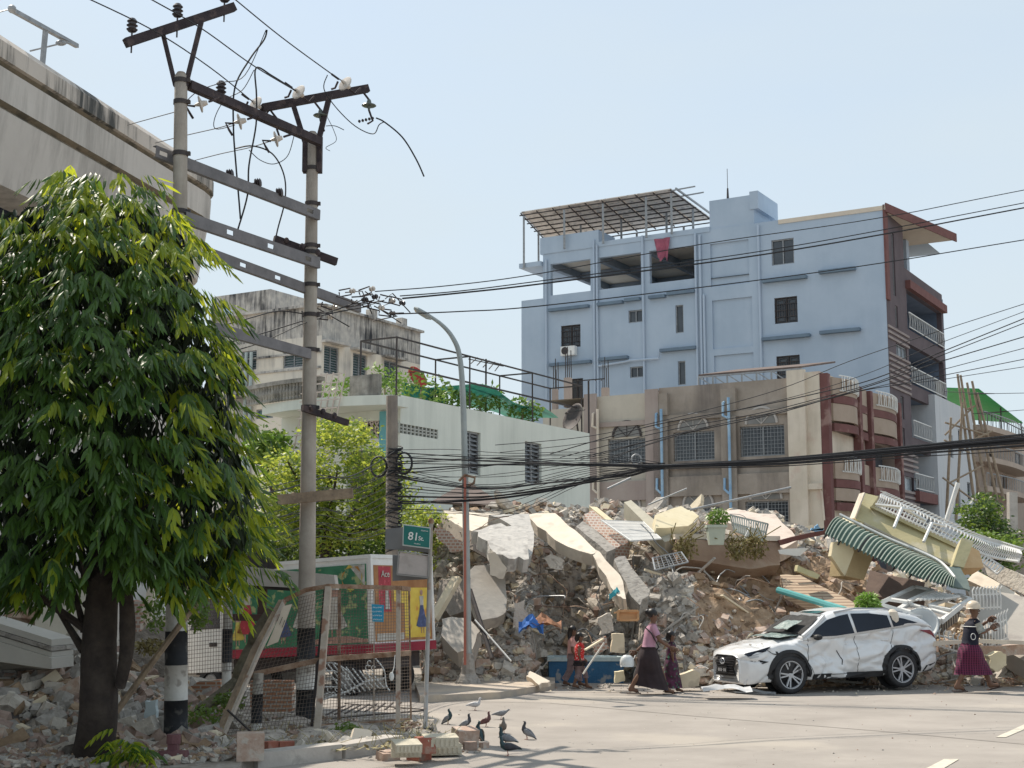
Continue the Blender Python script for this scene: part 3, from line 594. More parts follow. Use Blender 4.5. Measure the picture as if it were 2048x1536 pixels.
# curved balcony with plants
m_old = mat('mossy_old_concrete', (.2, .19, .17), (.4, .38, .34), scale=3, bump=.4, streak=(.06, .06, .055), samt=.8)
zb = GL.hit(740, 822)[1]; mb = MB(); ring = []
for k in range(15):
    a = -.3+4.7*k/14; o = .9+.5*sin(pi*k/14); ring.append([GL.pt(a, zb, o), GL.pt(a, zb+.28, o), GL.pt(a, zb+.28, 0.02), GL.pt(a, zb, 0.02)])
mb.loft(ring); mb.build('balcony_slab', m_mint, gh)
mb = MB(); zt = GL.hit(700, 783)[1]
for k in range(24):
    a = 1.9+3.1*k/23; o = .85+.5*sin(pi*(a+.3)/5.2); c = GL.pt(a, zb+.3, o); mb.lathe(c, [(.05, 0), (.07, .03), (.045, .1), (.08, .25), (.05, .4), (.07, .48)], 6)
ring = []
for k in range(12):
    a = 1.8+3.3*k/11; o = .85+.5*sin(pi*(a+.3)/5.2); ring.append([GL.pt(a, zb+.78, o-.1), GL.pt(a, zb+.9, o-.1), GL.pt(a, zb+.9, o+.1), GL.pt(a, zb+.78, o+.1)])
mb.loft(ring); GL.box(mb, .1, 1.1, zb+.3, zb+.9, .8, .98); mb.build('balustrade', m_old, gh)
mb = MB()
for k in range(7): mb.bar(GL.pt(1.4+.22*k, zb-1.6+.55*0, 1.55), GL.pt(1.0+.22*k, zb+1.0, 1.3), .035)
for k in range(11): mb.bar(GL.pt(1.35-.04*k, zb-1.5+.24*k, 1.53), GL.pt(2.75-.04*k, zb-1.5+.24*k, 1.53), .03)
mb.build('lattice_screen', mat('pink_lattice', (.55, .48, .43), bump=0), gh)
# pergola on roof
pg = thing('roof_pergola', 'dark steel pergola frame with green net over the mint house roof', 'pergola', GR.pt(2, zG))
mb = MB(); PL = [(a, o) for a in (.2, 4.2, 8.2, 11.8) for o in (-.3, -1.6)]
hp = GR.hit(840, 708)[1]; hp = 1.75
for a, o in PL: mb.bar(GR.pt(a, zG-.2, o), GR.pt(a, zG+hp, o), .05)
for o in (-.3, -1.6): mb.bar(GR.pt(.2, zG+hp, o), GR.pt(11.8, zG+hp, o), .045)
for a in (.2, 4.2, 8.2, 11.8): mb.bar(GR.pt(a, zG+hp, -.3), GR.pt(a, zG+hp, -1.6), .045)
mb.bar(GR.pt(.2, zG+hp*.55, -.5), GR.pt(11.8, zG+hp*.55, -.5), .05); mb.build('steel_frame', M_iron, pg)
mb = MB(); n = 12
def nq(i, j): a = 5.0+5.6*i/n; o = -.6-1.9*j/n; return GR.pt(a, zG+hp-.75+.12*sin(i*.8)*cos(j*.6)-.9*max(0, (j-8)/4)*0-.5*(i/n), o)
for i in range(n):
    for j in range(n): mb.quad(nq(i, j), nq(i+1, j), nq(i+1, j+1), nq(i, j+1))
mb.build('green_net', leafmat('green_shade_net', (.02, .12, .09), (.03, .17, .12), .35), pg)
mb = MB(); GR.box(mb, 3.6, 6.0, zG-.1, zG+1.0, -2.5, -2.4); mb.build('net_curtain', mat('green_netting_cloth', (.03, .2, .16), (.06, .3, .22), bump=.2), pg)
# rooftop plants
m_leafr = leafmat('roof_leaf', (.12, .22, .04), (.2, .3, .06), .4)
def bush(mb, c, rx, ry, rz, n, ls, rnd, droop=.3, asp=.45):
    for _ in range(n):
        d = V((rnd.gauss(0, 1), rnd.gauss(0, 1), rnd.gauss(0, 1))).normalized(); k = rnd.random()**.35
        p = c+V((d.x*rx*k, d.y*ry*k, d.z*rz*k)); a = V((rnd.gauss(0, 1), rnd.gauss(0, 1), rnd.gauss(0, .6)-droop)).normalized(); b = a.cross(V((rnd.gauss(0, 1), rnd.gauss(0, 1), rnd.gauss(0, 1)))).normalized(); l = ls*rnd.uniform(.6, 1.3)
        mb.add([p, p+a*l*.5+b*l*asp*.5, p+a*l, p+a*l*.5-b*l*asp*.5], [(0, 1, 2, 3)])
rr = random.Random(3)
for i, (px_, py_, sx, sz, lab) in enumerate(((680, 785, .9, .5, 'yellow green creeper over the mossy balcony balustrade'), (770, 765, .8, .6, 'climbing plant at the corner of the mint house roof'), (842, 778, 1.1, .7, 'bright green roof shrub between the pergola posts'), (905, 798, .9, .4, 'low green shrub beside the green netting'), (960, 800, .9, .6, 'straggly roof plant right of the street lamp post'), (1045, 820, .7, .5, 'thin spiky plant at the far end of the mint house roof'))):
    p = P(px_, py_, 41.5+i*1.3); mb = MB(); bush(mb, p, sx, .6, sz, 320, .2, rr)
    mb.mi = 1; mb.cyl(V((p.x, p.y, min(zG-.15, p.z-sz))), p, .05, 5, .02); one('roof_shrub', mb, [m_leafr, M_wood], lab, 'shrub')
mb = MB(); q = P(972, 718, 47); mb.cyl(V((q.x, q.y, zG-.15)), q, .035, 6)
for k in range(5): mb.bar(q+V((-.5+.2*k, -.3+.1*k, -.2-.05*k)), q+V((-.3+.2*k, .3, .1-.05*k)), .025)
mb.bar(q+V((-.6, 0, 0)), q+V((.6, 0, -.25)), .03); one('roof_antenna', mb, M_iron, 'small TV aerial on the pergola roof behind the street lamp', 'antenna')
dish('roof_dish', P(830, 758, 45), V((.6, -.5, .4)), .4, 'small red satellite dish among the mint house roof plants', mat('red_paint', (.4, .05, .04), bump=0))
# tin roof low in front of it
mb = MB(); a = P(862, 1003, 36); b = P(936, 962, 38); c = P(1012, 1012, 36); d = P(938, 1020, 35.5); e = P(878, 1030, 35.5)
tn = thing('tin_shed', 'low shed with rusty tin hip roof behind the rubble at the street lamp', 'shed', V((b.x, b.y, 0)))
mb.slab([a, b, c], .05); mb.build('tin_roof', m_tin, tn)
mb = MB(); mb.slab([P(905, 995, 36.6), P(995, 1000, 36.6), P(1000, 1060, 36.6), P(905, 1060, 36.6)], 2.0); mb.build('wall_sheets', brickmat('corrugated_shed', V((0, 0, 1)), (.3, .29, .3), (.24, .23, .24), (.12, .12, .13), .1, .1), tn)
# ================================================================ weathered grey apartment block
m_grey = mat('mould_streaked_wall', (.72, .65, .54), (.6, .56, .5), scale=.45, bump=.2, bscale=6, streak=(.2, .19, .185), samt=.75, sfreq=1.6)
m_moss = mat('black_mould_parapet', (.58, .54, .48), (.38, .36, .34), scale=2.5, bump=.3, streak=(.035, .036, .04), samt=1.3, sfreq=6)
a0_ = P(634, 1175, 70)
AL = Fac(a0_, W, FL.n); AR = Fac(a0_, U, FR.n)
ab = thing('grey_apartment_block', 'old cream apartment block with black mould streaks under its parapet', 'apartment block', a0_*1.0)
zg = AL.hit(630, 614)[1]; aA = AL.hit(430, 640)[0]; bA = AR.hit(840, 760)[0]; zm = AL.hit(560, 680)[1]
aw = [AL.rect(*q) for q in ((566, 700, 607, 735), (483, 702, 513, 740), (512, 818, 546, 837), (568, 815, 604, 857), (420, 705, 450, 740))]
ar = [AR.rect(*q) for q in ((648, 693, 678, 749), (706, 708, 734, 763), (768, 722, 794, 775), (662, 815, 700, 850))]
mb = MB(); AL.wall(mb, 0, aA, 0, zm, aw, .25); AR.wall(mb, 0, bA, 0, zm-.3, ar, .25); mb.quad(AR.pt(bA, 0), AR.pt(bA, zg), AR.pt(bA, zg, -9), AR.pt(bA, 0, -9)); mb.quad(AL.pt(0, zg), AL.pt(aA, zg), AL.pt(aA, zg, -bA), AL.pt(0, zg, -bA)); mb.build('wall', m_grey, ab)
mb = MB(); AL.wall(mb, 0, aA, zm, zg, aw, .2); AR.wall(mb, 0, bA, zm-.3, zg, ar, .2); mb.build('mouldy_parapet', m_moss, ab)
mb = MB(); AL.box(mb, -.1, aA, zg, zg+.12, -.3, .25); AR.box(mb, .0, bA+.1, zg, zg+.121, -.28, .2)
for x in (680, 746, 806): a = AR.hit(x, 660)[0]; AR.box(mb, a-.25, a+.25, zg+.13, zg+.55, -.3, .1)
mb.build('coping', m_moss, ab)
for r in ar[:3]: mb = MB(); AR.box(mb, r[0]-.25, r[1]+.35, r[3]+.1, r[3]+.22, .003, .5); mb.build('window_hood', m_moss, ab)
mb = MB(); zz = AL.hit(560, 790)[1]; AL.box(mb, 0, aA, zz, zz+.15, .003, .7); AL.box(mb, 0, aA, zz+2.0, zz+2.1, .003, .08); AL.box(mb, 0, aA, zz+1.2, zz+1.3, .003, .08)
mb.build('ledge', m_moss, ab)
for x in (505, 495): a = AL.hit(x, 760)[0]; mb = MB(); mb.cyl(AL.pt(a, 2, .15), AL.pt(a, zm-.5, .15), .09, 6); mb.build('drain_pipe', mat('grey_green_pipe', (.4, .46, .45), bump=0), ab)
m_tealg = mat('teal_glass', (.05, .1, .1), (.1, .16, .17), rough=.15, bump=0)
for r in aw: window(ab, AL, r, 'louvre' if r[3]-r[2] > .8 else 'slide', .1, M_galv, m_tealg, .06, 2)
for r in ar: window(ab, AR, r, 'louvre', .1, M_galv, m_tealg, .06, 2)
A2 = AL.shift(9); mb = MB(); a, z = A2.hit(541, 578); a2 = A2.hit(425, 560)[0]; A2.box(mb, a, a2, zg+.02, z, -4, 0)
one('roof_block', mb, m_moss, 'mould streaked windowless stair block above the old cream apartment', 'stair block')
for k, (x, y) in enumerate(((459, 632), (452, 626))):
    A3 = AL.shift(1.5); a, z = A3.hit(x, y-12); mb = MB(); mb.cyl(A3.pt(a, zg), A3.pt(a, z), .17, 8); one('vent_pipe', mb, mat('pale_blue_plastic', (.45, .58, .66), bump=0), ['right pale blue vent pipe on the mould streaked roof', 'left pale blue vent pipe on the mould streaked roof'][k], 'vent pipe', 'vent pipes on the old apartment')
# ================================================================ curved cinema like building at left
m_fas = mat('stained_fascia', (.52, .48, .44), (.6, .56, .51), scale=.5, bump=.25, bscale=7, streak=(.22, .2, .18), samt=.7, sfreq=4)
m_groove = mat('mossy_groove', (.27, .22, .16), (.18, .16, .12), scale=3, bump=.3, spot=(.08, .075, .06), spotsc=2, spotamt=.7)
Y0 = 20.0
dirn = V(((1680-1024)/F, cos(TH), 0)).normalized(); pA = P(0, 100, Y0); pA.z = 0; nrm = V((dirn.y, -dirn.x, 0))
path = []
for t in (-13, -9, -4, 0, 3.5, 7.0): path.append((pA+dirn*t, nrm))
ec = pA+dirn*7.0-nrm*1.5
for k in range(1, 9):
    t = k/8*radians(115); n_ = nrm*cos(t)+dirn*sin(t); path.append((ec+n_*1.5, n_))
l_ = path[-1]; dd_ = V((-l_[1].y, l_[1].x, 0)); path.append((l_[0]+dd_*9, l_[1]))
zy = lambda y: P(0, y, Y0).z
cur = thing('curved_building', 'large pale stained building with curved corner and banded fascia at the left', 'building', V((pA.x, pA.y, 0)))
def strip_prof(prof, name, m, par=cur):
    mb = MB(); n = len(prof)
    for i in range(len(path)-1):
        for j in range(n-1):
            (p0, n0), (p1, n1) = path[i], path[i+1]; (o0, z0), (o1, z1) = prof[j], prof[j+1]
            mb.quad(p0+n0*o0+UP*z0, p1+n1*o0+UP*z0, p1+n1*o1+UP*z1, p0+n0*o1+UP*z1)
    return mb.build(name, m, par)
strip_prof([(-1.2, zy(62)), (-.12, zy(60)), (0, zy(78)), (.0, zy(112)), (-.06, zy(114))], 'parapet', mat('stained_parapet', (.52, .46, .4), (.58, .52, .46), scale=.8, bump=.2, streak=(.07, .07, .065), samt=1.6, sfreq=5))
strip_prof([(-.06, zy(114)), (-.12, zy(120)), (-.04, zy(126))], 'upper_groove', m_groove)
strip_prof([(-.04, zy(126)), (-.06, zy(190))], 'upper_fascia', m_fas)
strip_prof([(-.06, zy(190)), (-.16, zy(196)), (-.1, zy(204))], 'lower_groove', m_groove)
strip_prof([(-.1, zy(204)), (-.26, zy(345)), (-.9, zy(352))], 'lower_fascia', m_fas)
strip_prof([(-.9, zy(352)), (-.9, zy(470))], 'glass_band', mat('navy_window_glass', (.012, .018, .035), (.03, .04, .06), scale=.3, rough=.1, bump=0))
strip_prof([(-.7, zy(470)), (-.7, 0.0)], 'lower_wall', m_fas)
strip_prof([(-1.2, zy(62)), (-1.45, zy(66)), (-1.45, zy(150))], 'roof', m_fas)
for t in (-4.6, -2.0, .6, 3.2):
    q = pA+dirn*t-nrm*.86; mb = MB(); mb.bar(q+UP*zy(355), q+UP*zy(470), .1); mb.build('mullion', M_iron, cur)
# loudspeaker bracket on roof
q = P(84, 105, 22.4); tt = P(91, 62, 22.4); mb = MB(); mb.cyl(q-UP*.6, tt, .05, 8); mb.bar(P(24, 20, 21.4), P(154, 92, 23.6), .07); mb.bar(P(92, 58, 22.3), P(150, 88, 23.5), .02); mb.ell(P(24, 18, 21.4), (.07, .07, .07)); mb.ell(P(122, 86, 23), (.1, .05, .05)); mb.tube([P(-30, 32, 21.4), P(24, 17, 21.4)], .012, 4); mb.tube([P(60, 102, 22.5), P(122, 87, 23), P(140, 86, 23.2)], .014, 4)
one('roof_crossarm', mb, M_galv, 'steel T shaped crossarm standing above the curved building parapet', 'crossarm')
# ================================================================ distant buildings at right
w0 = P(1886, 1175, 82); w0.z = 0
WR = Fac(w0, U, FR.n); WLf = Fac(w0, W, FL.n)
wh = thing('white_house', 'white unfinished house behind bamboo scaffolding at the right', 'house', w0*1.0)
m_wh = mat('white_house_wall', (.5, .52, .54), (.58, .59, .6), scale=.5, bump=.1, streak=(.35, .35, .36), samt=.4)
bW = WR.hit(1948, 900)[0]; zW = WR.hit(1900, 803)[1]
wr = [WR.rect(*q) for q in ((1898, 870, 1906, 915), (1917, 860, 1925, 905), (1913, 975, 1921, 1020), (1935, 965, 1942, 1000))]
mb = MB(); WR.wall(mb, 0, bW, 0, zW, wr, .2); WLf.wall(mb, 0, 8, 0, zW, [], .2); mb.quad(WR.pt(0, zW), WR.pt(bW, zW), WR.pt(bW, zW, -8), WR.pt(0, zW, -8)); mb.build('wall', m_wh, wh)
for r in wr: window(wh, WR, r, 'slide', .1, M_galv, M_glass, .06, 1)
mb = MB(); p = WR.hit(1893, 780); mb.bar(WR.pt(p[0], zW, -.5), WR.pt(p[0], WR.hit(1893, 762)[1], -.5), .35); mb.build('chimney_stub', M_conc, wh)
d0 = P(1950, 1175, 92); d0.z = 0
DR = Fac(d0, U, FR.n); DL = Fac(d0, W, FL.n)
dh = thing('ornate_house', 'tan distant house with curved balconies and green roof canopy at the right edge', 'house', d0*1.0)
m_tan = mat('tan_wall', (.4, .32, .26), (.48, .39, .32), scale=.5, bump=.1, streak=(.25, .2, .16), samt=.4)
zD = DR.hit(1980, 868)[1]; bD = DR.hit(2075, 900)[0]
dr = [DR.rect(*q) for q in ((1976, 905, 1988, 930), (1980, 955, 1992, 985), (2004, 950, 2014, 980), (2030, 905, 2045, 930))]
mb = MB(); DR.wall(mb, 0, bD, 0, zD, dr, .25); DL.wall(mb, 0, 5, 0, zD, [], .2); mb.quad(DR.pt(0, zD), DR.pt(bD, zD), DR.pt(bD, zD, -9), DR.pt(0, zD, -9)); mb.build('wall', m_tan, dh)
for r in dr: window(dh, DR, r, 'slide', .12, m_tan, M_glass, .06, 2)
for y in (882, 940, 995):
    z = DR.hit(1990, y)[1]; mb = MB(); ring = []
    for k in range(13):
        a = bD*.02+bD*.6*k/12; o = 1.0+.6*sin(pi*k/12); ring.append([DR.pt(a, z, o), DR.pt(a, z+.35, o), DR.pt(a, z+.35, .01), DR.pt(a, z, .01)])
    mb.loft(ring); mb.build('balcony', m_tan, dh)
    mb = MB(); mb.tube([DR.pt(bD*.02+bD*.6*k/12, z+1.2, 1.0+.55*sin(pi*k/12)) for k in range(13)], .04, 5)
    for k in range(25): mb.bar(DR.pt(bD*.02+bD*.6*k/24, z+.3, .95+.55*sin(pi*k/24)), DR.pt(bD*.02+bD*.6*k/24, z+1.2, 1.0+.55*sin(pi*k/24)), .03)
    mb.build('balcony_railing', M_galv, dh)
gc = MB(); z1 = DR.hit(1960, 812)[1]; z2 = zD+2.2
gc.slab([DR.pt(.2, z2+.5, -3), DR.pt(bD*.6, z2-.2, -3), DR.pt(bD*.6, z2-.7, .8), DR.pt(.2, z2+.1, .8)], .05, UP); gc.build('green_canopy', leafmat('green_roof_sheet', (.02, .32, .12), (.03, .4, .16), .5), dh)
mb = MB()
for a in (.3, bD*.3, bD*.59):
    for o in (.7, -2.9): mb.bar(DR.pt(a, zD, o), DR.pt(a, z2-.1-.7*a/bD, o), .08)
for k in range(14): a = .3+bD*.7*k/13; mb.bar(DR.pt(a, zD, .7), DR.pt(a, zD+1, .7), .04)
mb.bar(DR.pt(.3, zD+1, .7), DR.pt(bD*.74, zD+1, .7), .06); mb.build('canopy_posts', M_iron, dh)
# bamboo scaffold
m_bam = mat('bamboo', (.26, .2, .15), (.36, .29, .21), scale=4, bump=.1)
sf = thing('bamboo_scaffold', 'leaning bamboo scaffold poles in front of the white house', 'scaffold', P(1930, 1175, 70)*1.0)
for q in ((1915, 748, 1948, 1000), (1921, 750, 1962, 1010), (1934, 765, 1974, 990), (1944, 762, 1994, 1000), (1954, 785, 2008, 1000), (1925, 805, 1912, 1040), (1902, 835, 1893, 1030)):
    mb = MB(); mb.cyl(P(q[0], q[1], 70), P(q[2], q[3], 71), .06, 6, .08); mb.build('upright_pole', m_bam, sf)
for q in ((1890, 870, 1948, 812), (1888, 880, 1940, 905), (1895, 968, 1968, 930), (1885, 955, 1960, 1010), (1890, 845, 1975, 870), (1930, 820, 1950, 812), (1945, 880, 1985, 862)):
    mb = MB(); mb.cyl(P(q[0], q[1], 70.3), P(q[2], q[3], 70.3), .05, 6); mb.build('cross_pole', m_bam, sf)
w1 = MB(); k0 = P(2030, 1010, 85)
g = MB(); g.bar(P(2024, 985, 60), P(2026, 1120, 60), .35); one('far_pole', g, M_conc, 'concrete post at the far right edge before the tan house', 'pole')
# far skyline low houses filling the gap
sk = MB(); FB = Fac(P(2040, 1175, 110), W, FL.n); FB.box(sk, -30, 8, 0, FB.hit(2040, 985)[1], -8, 0); o = one('far_warehouse', sk, mat('far_grey', (.42, .45, .48), (.5, .52, .55), scale=.3, bump=0, streak=(.25, .27, .3), samt=.4), 'distant grey building at the right edge behind the tan house', 'building')
# ================================================================ rubble
def interp(tab, x):
    if x <= tab[0][0]: return tab[0][1]
    for (a, b), (c, d) in zip(tab, tab[1:]):
        if x <= c: return b+(d-b)*(x-a)/(c-a)
    return tab[-1][1]
def zc_of(px, py, Y): return HC+(1175-py)*Y/F
CREST = [(p_, zc_of(p_, q_, 37)) for p_, q_ in ((830, 1240), (862, 1090), (900, 1030), (1100, 1022), (1300, 1028), (1500, 1035), (1600, 1062), (1680, 1105), (1760, 1150), (1900, 1200), (2150, 1190))]
BASE = [(840, 28.5), (1060, 28.9), (1088, 31.1), (1262, 31.1), (1285, 29.2), (1420, 28.8), (1800, 29.2), (2100, 29.0)]
def smooth(t): t = max(0, min(1, t)); return t*t*(3-2*t)
def H1(x, y, nz=True):
    px = 1024+F*x/max(y, 1)
    zc = interp(CREST, px); yb = interp(BASE, px)
    t = (y-yb)/(37-yb)
    if t <= 0: return -.3+t*2
    if t > 1: h = zc*(1-.25*min(1, (t-1)*1.2))
    else: h = zc*(.34*smooth(t/.2)+.66*smooth((t-.08)/.92)**.9)
    for cx, cy, rx, ry, am in ((1155, 33.2, .9, 1.5, 1.2), (905, 30.5, 1.0, 1.4, .7), (1760, 31, 1.6, 1.3, .5)):
        wx = (cx-1024)*cy/F; h -= am*math.exp(-((x-wx)/rx)**2-((y-cy)/ry)**2)
    for cx, cy, rx, ry, am in ((1330, 30.5, 1.3, 1.2, .55), (1010, 31.5, .9, 1.0, .5), (1420, 33, 2, 1, .35)):
        wx = (cx-1024)*cy/F; h += am*math.exp(-((x-wx)/rx)**2-((y-cy)/ry)**2)
    e = smooth((px-838)/40)
    h = h*e-.4*(1-e)
    if nz: h += (.30*noise.noise(V((x*.9, y*.9, 3)))+.2*noise.noise(V((x*2.3, y*2.3, 7))))*min(1, t*4+.1)*e
    return h
LEFT = [(-200, 1.25), (0, 1.15), (120, 1.0), (240, .9), (330, .55), (400, .25), (480, .12), (640, .1), (900, 0)]
def H2(x, y, nz=True):
    px = 1024+F*x/max(y, 1); zc = interp(LEFT, px)
    t = (y-16.6)/5.5
    h = zc*smooth(t)*(1-smooth((y-25)/3)*.6)
    if nz: h += (.18*noise.noise(V((x*1.5, y*1.5, 11)))+.1*noise.noise(V((x*3.5, y*3.5, 5))))*min(1, zc)
    ye = interp([(300, 16.0), (480, 17.0), (790, 17.9), (885, 18.6)], px)
    if px > 300 and y < ye+.15: return -.4
    if (px > 620 and y > 20.2) or px > 880: return -.4
    return h+.09
m_dust = mat('crushed_rubble', (.3, .265, .23), (.5, .45, .39), scale=6, bump=1, bscale=16, spot=(.12, .105, .1), spotsc=7, spotamt=.85, rough=1)
m_soil2 = mat('brown_rubble_soil', (.25, .165, .1), (.4, .29, .2), scale=4, bump=1, bscale=14, spot=(.13, .085, .055), spotsc=6, spotamt=.85, rough=1)
def hfield(name, fn, x0, x1, y0, y1, st, ms, sel, label, cat):
    mb = MB(); nx = int((x1-x0)/st); ny = int((y1-y0)/st)
    vs = []; 
    for j in range(ny+1):
        for i in range(nx+1):
            x = x0+i*st; y = y0+j*st; h = fn(x, y)
            mb.v.append((x+.05*noise.noise(V((x*7, y*7, 1))), y+.05*noise.noise(V((x*7, y*7, 4))), h+.09*noise.cell(V((x*3.1+noise.noise(V((x*2, y*2, 0))), y*3.1, 0)))))
    for j in range(ny):
        for i in range(nx):
            a = j*(nx+1)+i; q = mb.v[a]
            if max(mb.v[a][2], mb.v[a+1][2], mb.v[a+nx+1][2], mb.v[a+nx+2][2]) < -.05: continue
            mb.f.append([a, a+1, a+nx+2, a+nx+1]); mb.m.append(sel(q))
    o = mb.build(name, ms); tag(o, label, cat, None, 'stuff'); return o
def soilsel(q):
    px = 1024+F*q[0]/q[1]; py = 1175-(q[2]-HC)*F/q[1]
    f = noise.noise(V((q[0]*.8, q[1]*.8, 9)))*60
    return 1 if (1385+f < px < 1730+f and py > 1115+f*.4) or (px > 1560 and py > 1180) else 0
hfield('rubble_mound', H1, -3.4, 17.5, 27.2, 44, .13, [m_dust, m_soil2], soilsel, 'wide mound of crushed concrete and brown earth filling the collapsed lot', 'rubble')
hfield('rubble_bank', H2, -12, -.9, 16.2, 27.5, .12, [m_dust], lambda q: 0, 'low bank of dirt and rubble behind the tree and the fence', 'rubble')
def onheap(px, py, fn=H1, lift=.1, y0=26.5, y1=46):
    r = ray(px, py); y = y0
    while y < y1:
        t = y/r.y; p = V((r.x*t, y, HC+r.z*t))
        if fn(p.x, p.y, False)+lift >= p.z: return p
        y += .05
    t = 38/r.y; return V((r.x*t, 38, HC+r.z*t))
def fitplane(pts):
    c = sum(pts, V((0, 0, 0)))/len(pts); n = V((0, 0, 0))
    for i in range(len(pts)):
        a = pts[i]-c; b = pts[(i+1) % len(pts)]-c; n += a.cross(b)
    return c, n.normalized()
def project(px, py, c, n):
    r = ray(px, py); C = V((0, 0, HC)); t = (c-C).dot(n)/r.dot(n); return C+r*t
m_c1 = mat('pale_broken_concrete', (.46, .42, .365), (.6, .55, .48), scale=4, bump=.9, bscale=14, spot=(.3, .265, .23), spotsc=9, spotamt=.7, rough=.95)
m_c2 = mat('grey_broken_concrete', (.27, .25, .225), (.4, .375, .34), scale=4, bump=.9, bscale=14, spot=(.18, .165, .15), spotsc=9, spotamt=.7, rough=.95)
m_c3 = mat('cream_broken_plaster', (.62, .53, .38), (.7, .61, .46), scale=2, bump=.3, bscale=12, spot=(.42, .35, .26), spotsc=4, spotamt=.6)
m_b1 = mat('pink_brick_rubble', (.4, .27, .205), (.52, .42, .35), scale=7, bump=.5, bscale=18, spot=(.5, .45, .39), spotsc=9, spotamt=.85)
m_b2 = mat('dark_brick_rubble', (.24, .165, .135), (.36, .27, .22), scale=7, bump=.5, bscale=18)
m_br = mat('brown_dirt_lumps', (.24, .16, .1), (.36, .26, .17), scale=5, bump=.8, bscale=16)
PAL = [m_c1, m_c2, m_c3, m_b1, m_b2, m_br]
def palpick(px, py, rnd):
    if px < 870: wts = (2, 5, .4, .9, 3, 3)  # darker mix on the left bank, its shade put into the colours
    elif py > 1290: wts = (5, 2, 1.2, 4 if px > 1300 else 2, 1.5, 1)
    elif 1385 < px < 1760 and py > 1110: wts = (1, .5, .3, 4, 2, 5) if py < 1210 else (1.5, .5, .5, 6, 2, 2)
    elif px < 1400 and py > 1120: wts = (3, 6, .5, .7, .7, .4)
    else: wts = (4, 3, 1.6, 1, .8, .8)
    return rnd.choices(range(6), wts)[0]
rs = random.Random(21)
def scatter(n, fn, region, smin, smax, mb, rnd, pw=2.2, lift=.3, blocky=.6):
    k = 0
    while k < n:
        px, Y = region(rnd); x = (px-1024)*Y/F; h = fn(x, Y)
        if h < .03 or (1080 < px < 1270 and Y < 31.1): continue
        py = 1175-(h-HC)*F/Y
        if fn is H1 and 1390 < px < 1740 and 1112 < py < 1265 and rnd.random() < .86: continue
        s = smin+(smax-smin)*rnd.random()**pw
        mb.mi = palpick(px, py, rnd); mb.rock((x, Y, h+s*lift*rnd.random()), (s*rnd.uniform(.8, 1.7), s*rnd.uniform(.6, 1.1), s*rnd.uniform(.35, .8)), rnd, blocky); k += 1
mb = MB(); rg = lambda r: (r.uniform(845, 2120), 27.9+9.3*r.random()**1.35)
scatter(17000, H1, rg, .03, .3, mb, rs, 3.2); scatter(2600, H1, lambda r: (r.uniform(855, 2100), interp(BASE, 1000)+r.uniform(-.5, 1.4)), .04, .22, mb, rs, 2)
tag(mb.build('broken_rubble', PAL), 'small broken concrete and brick pieces strewn over the main mound', 'rubble', None, 'stuff')
mb = MB(); scatter(3000, H2, lambda r: (r.uniform(-80, 470), 16.9+7*r.random()), .05, .3, mb, rs, 2.4); scatter(1600, H2, lambda r: (r.uniform(250, 850), r.uniform(17.2, 20.5)), .02, .1, mb, rs, 2)
for _ in range(2600):
    px = rs.uniform(-40, 520); Y = rs.uniform(15.3, 17.6)
    if px > 300 and Y < interp([(300, 15.3), (480, 16.0), (520, 16.9)], px): continue
    s = rs.uniform(.02, .11); mb.mi = palpick(px, 1500, rs); mb.rock(((px-1024)*Y/F, Y, .1+s*.2), (s*1.7, s, s*.5), rs, .6)
tag(mb.build('broken_bits', PAL), 'small broken brick and concrete bits around the tree and fence', 'rubble', None, 'stuff')
mb = MB()
for _ in range(900):
    if rs.random() < .55: px, py = rs.uniform(860, 1900), 1368+abs(rs.gauss(0, 8))
    else: px, py = rs.uniform(560, 960), 1508-abs(rs.gauss(0, 12))
    p = G(px, py); s = rs.uniform(.012, .05); mb.mi = rs.choice((0, 0, 1, 3, 2)); mb.rock(p+UP*s*.2, (s*1.3, s, s*.6), rs, .5)
for _ in range(260):
    p = G(rs.uniform(860, 2080), rs.uniform(1385, 1540)); s = rs.uniform(.006, .022); mb.mi = rs.choice((1, 4, 0)); mb.rock(p, (s*1.5, s, s*.6), rs, .5)
tag(mb.build('road_grit', PAL), 'fine grit and stone chips scattered on the road', 'grit', None, 'stuff')
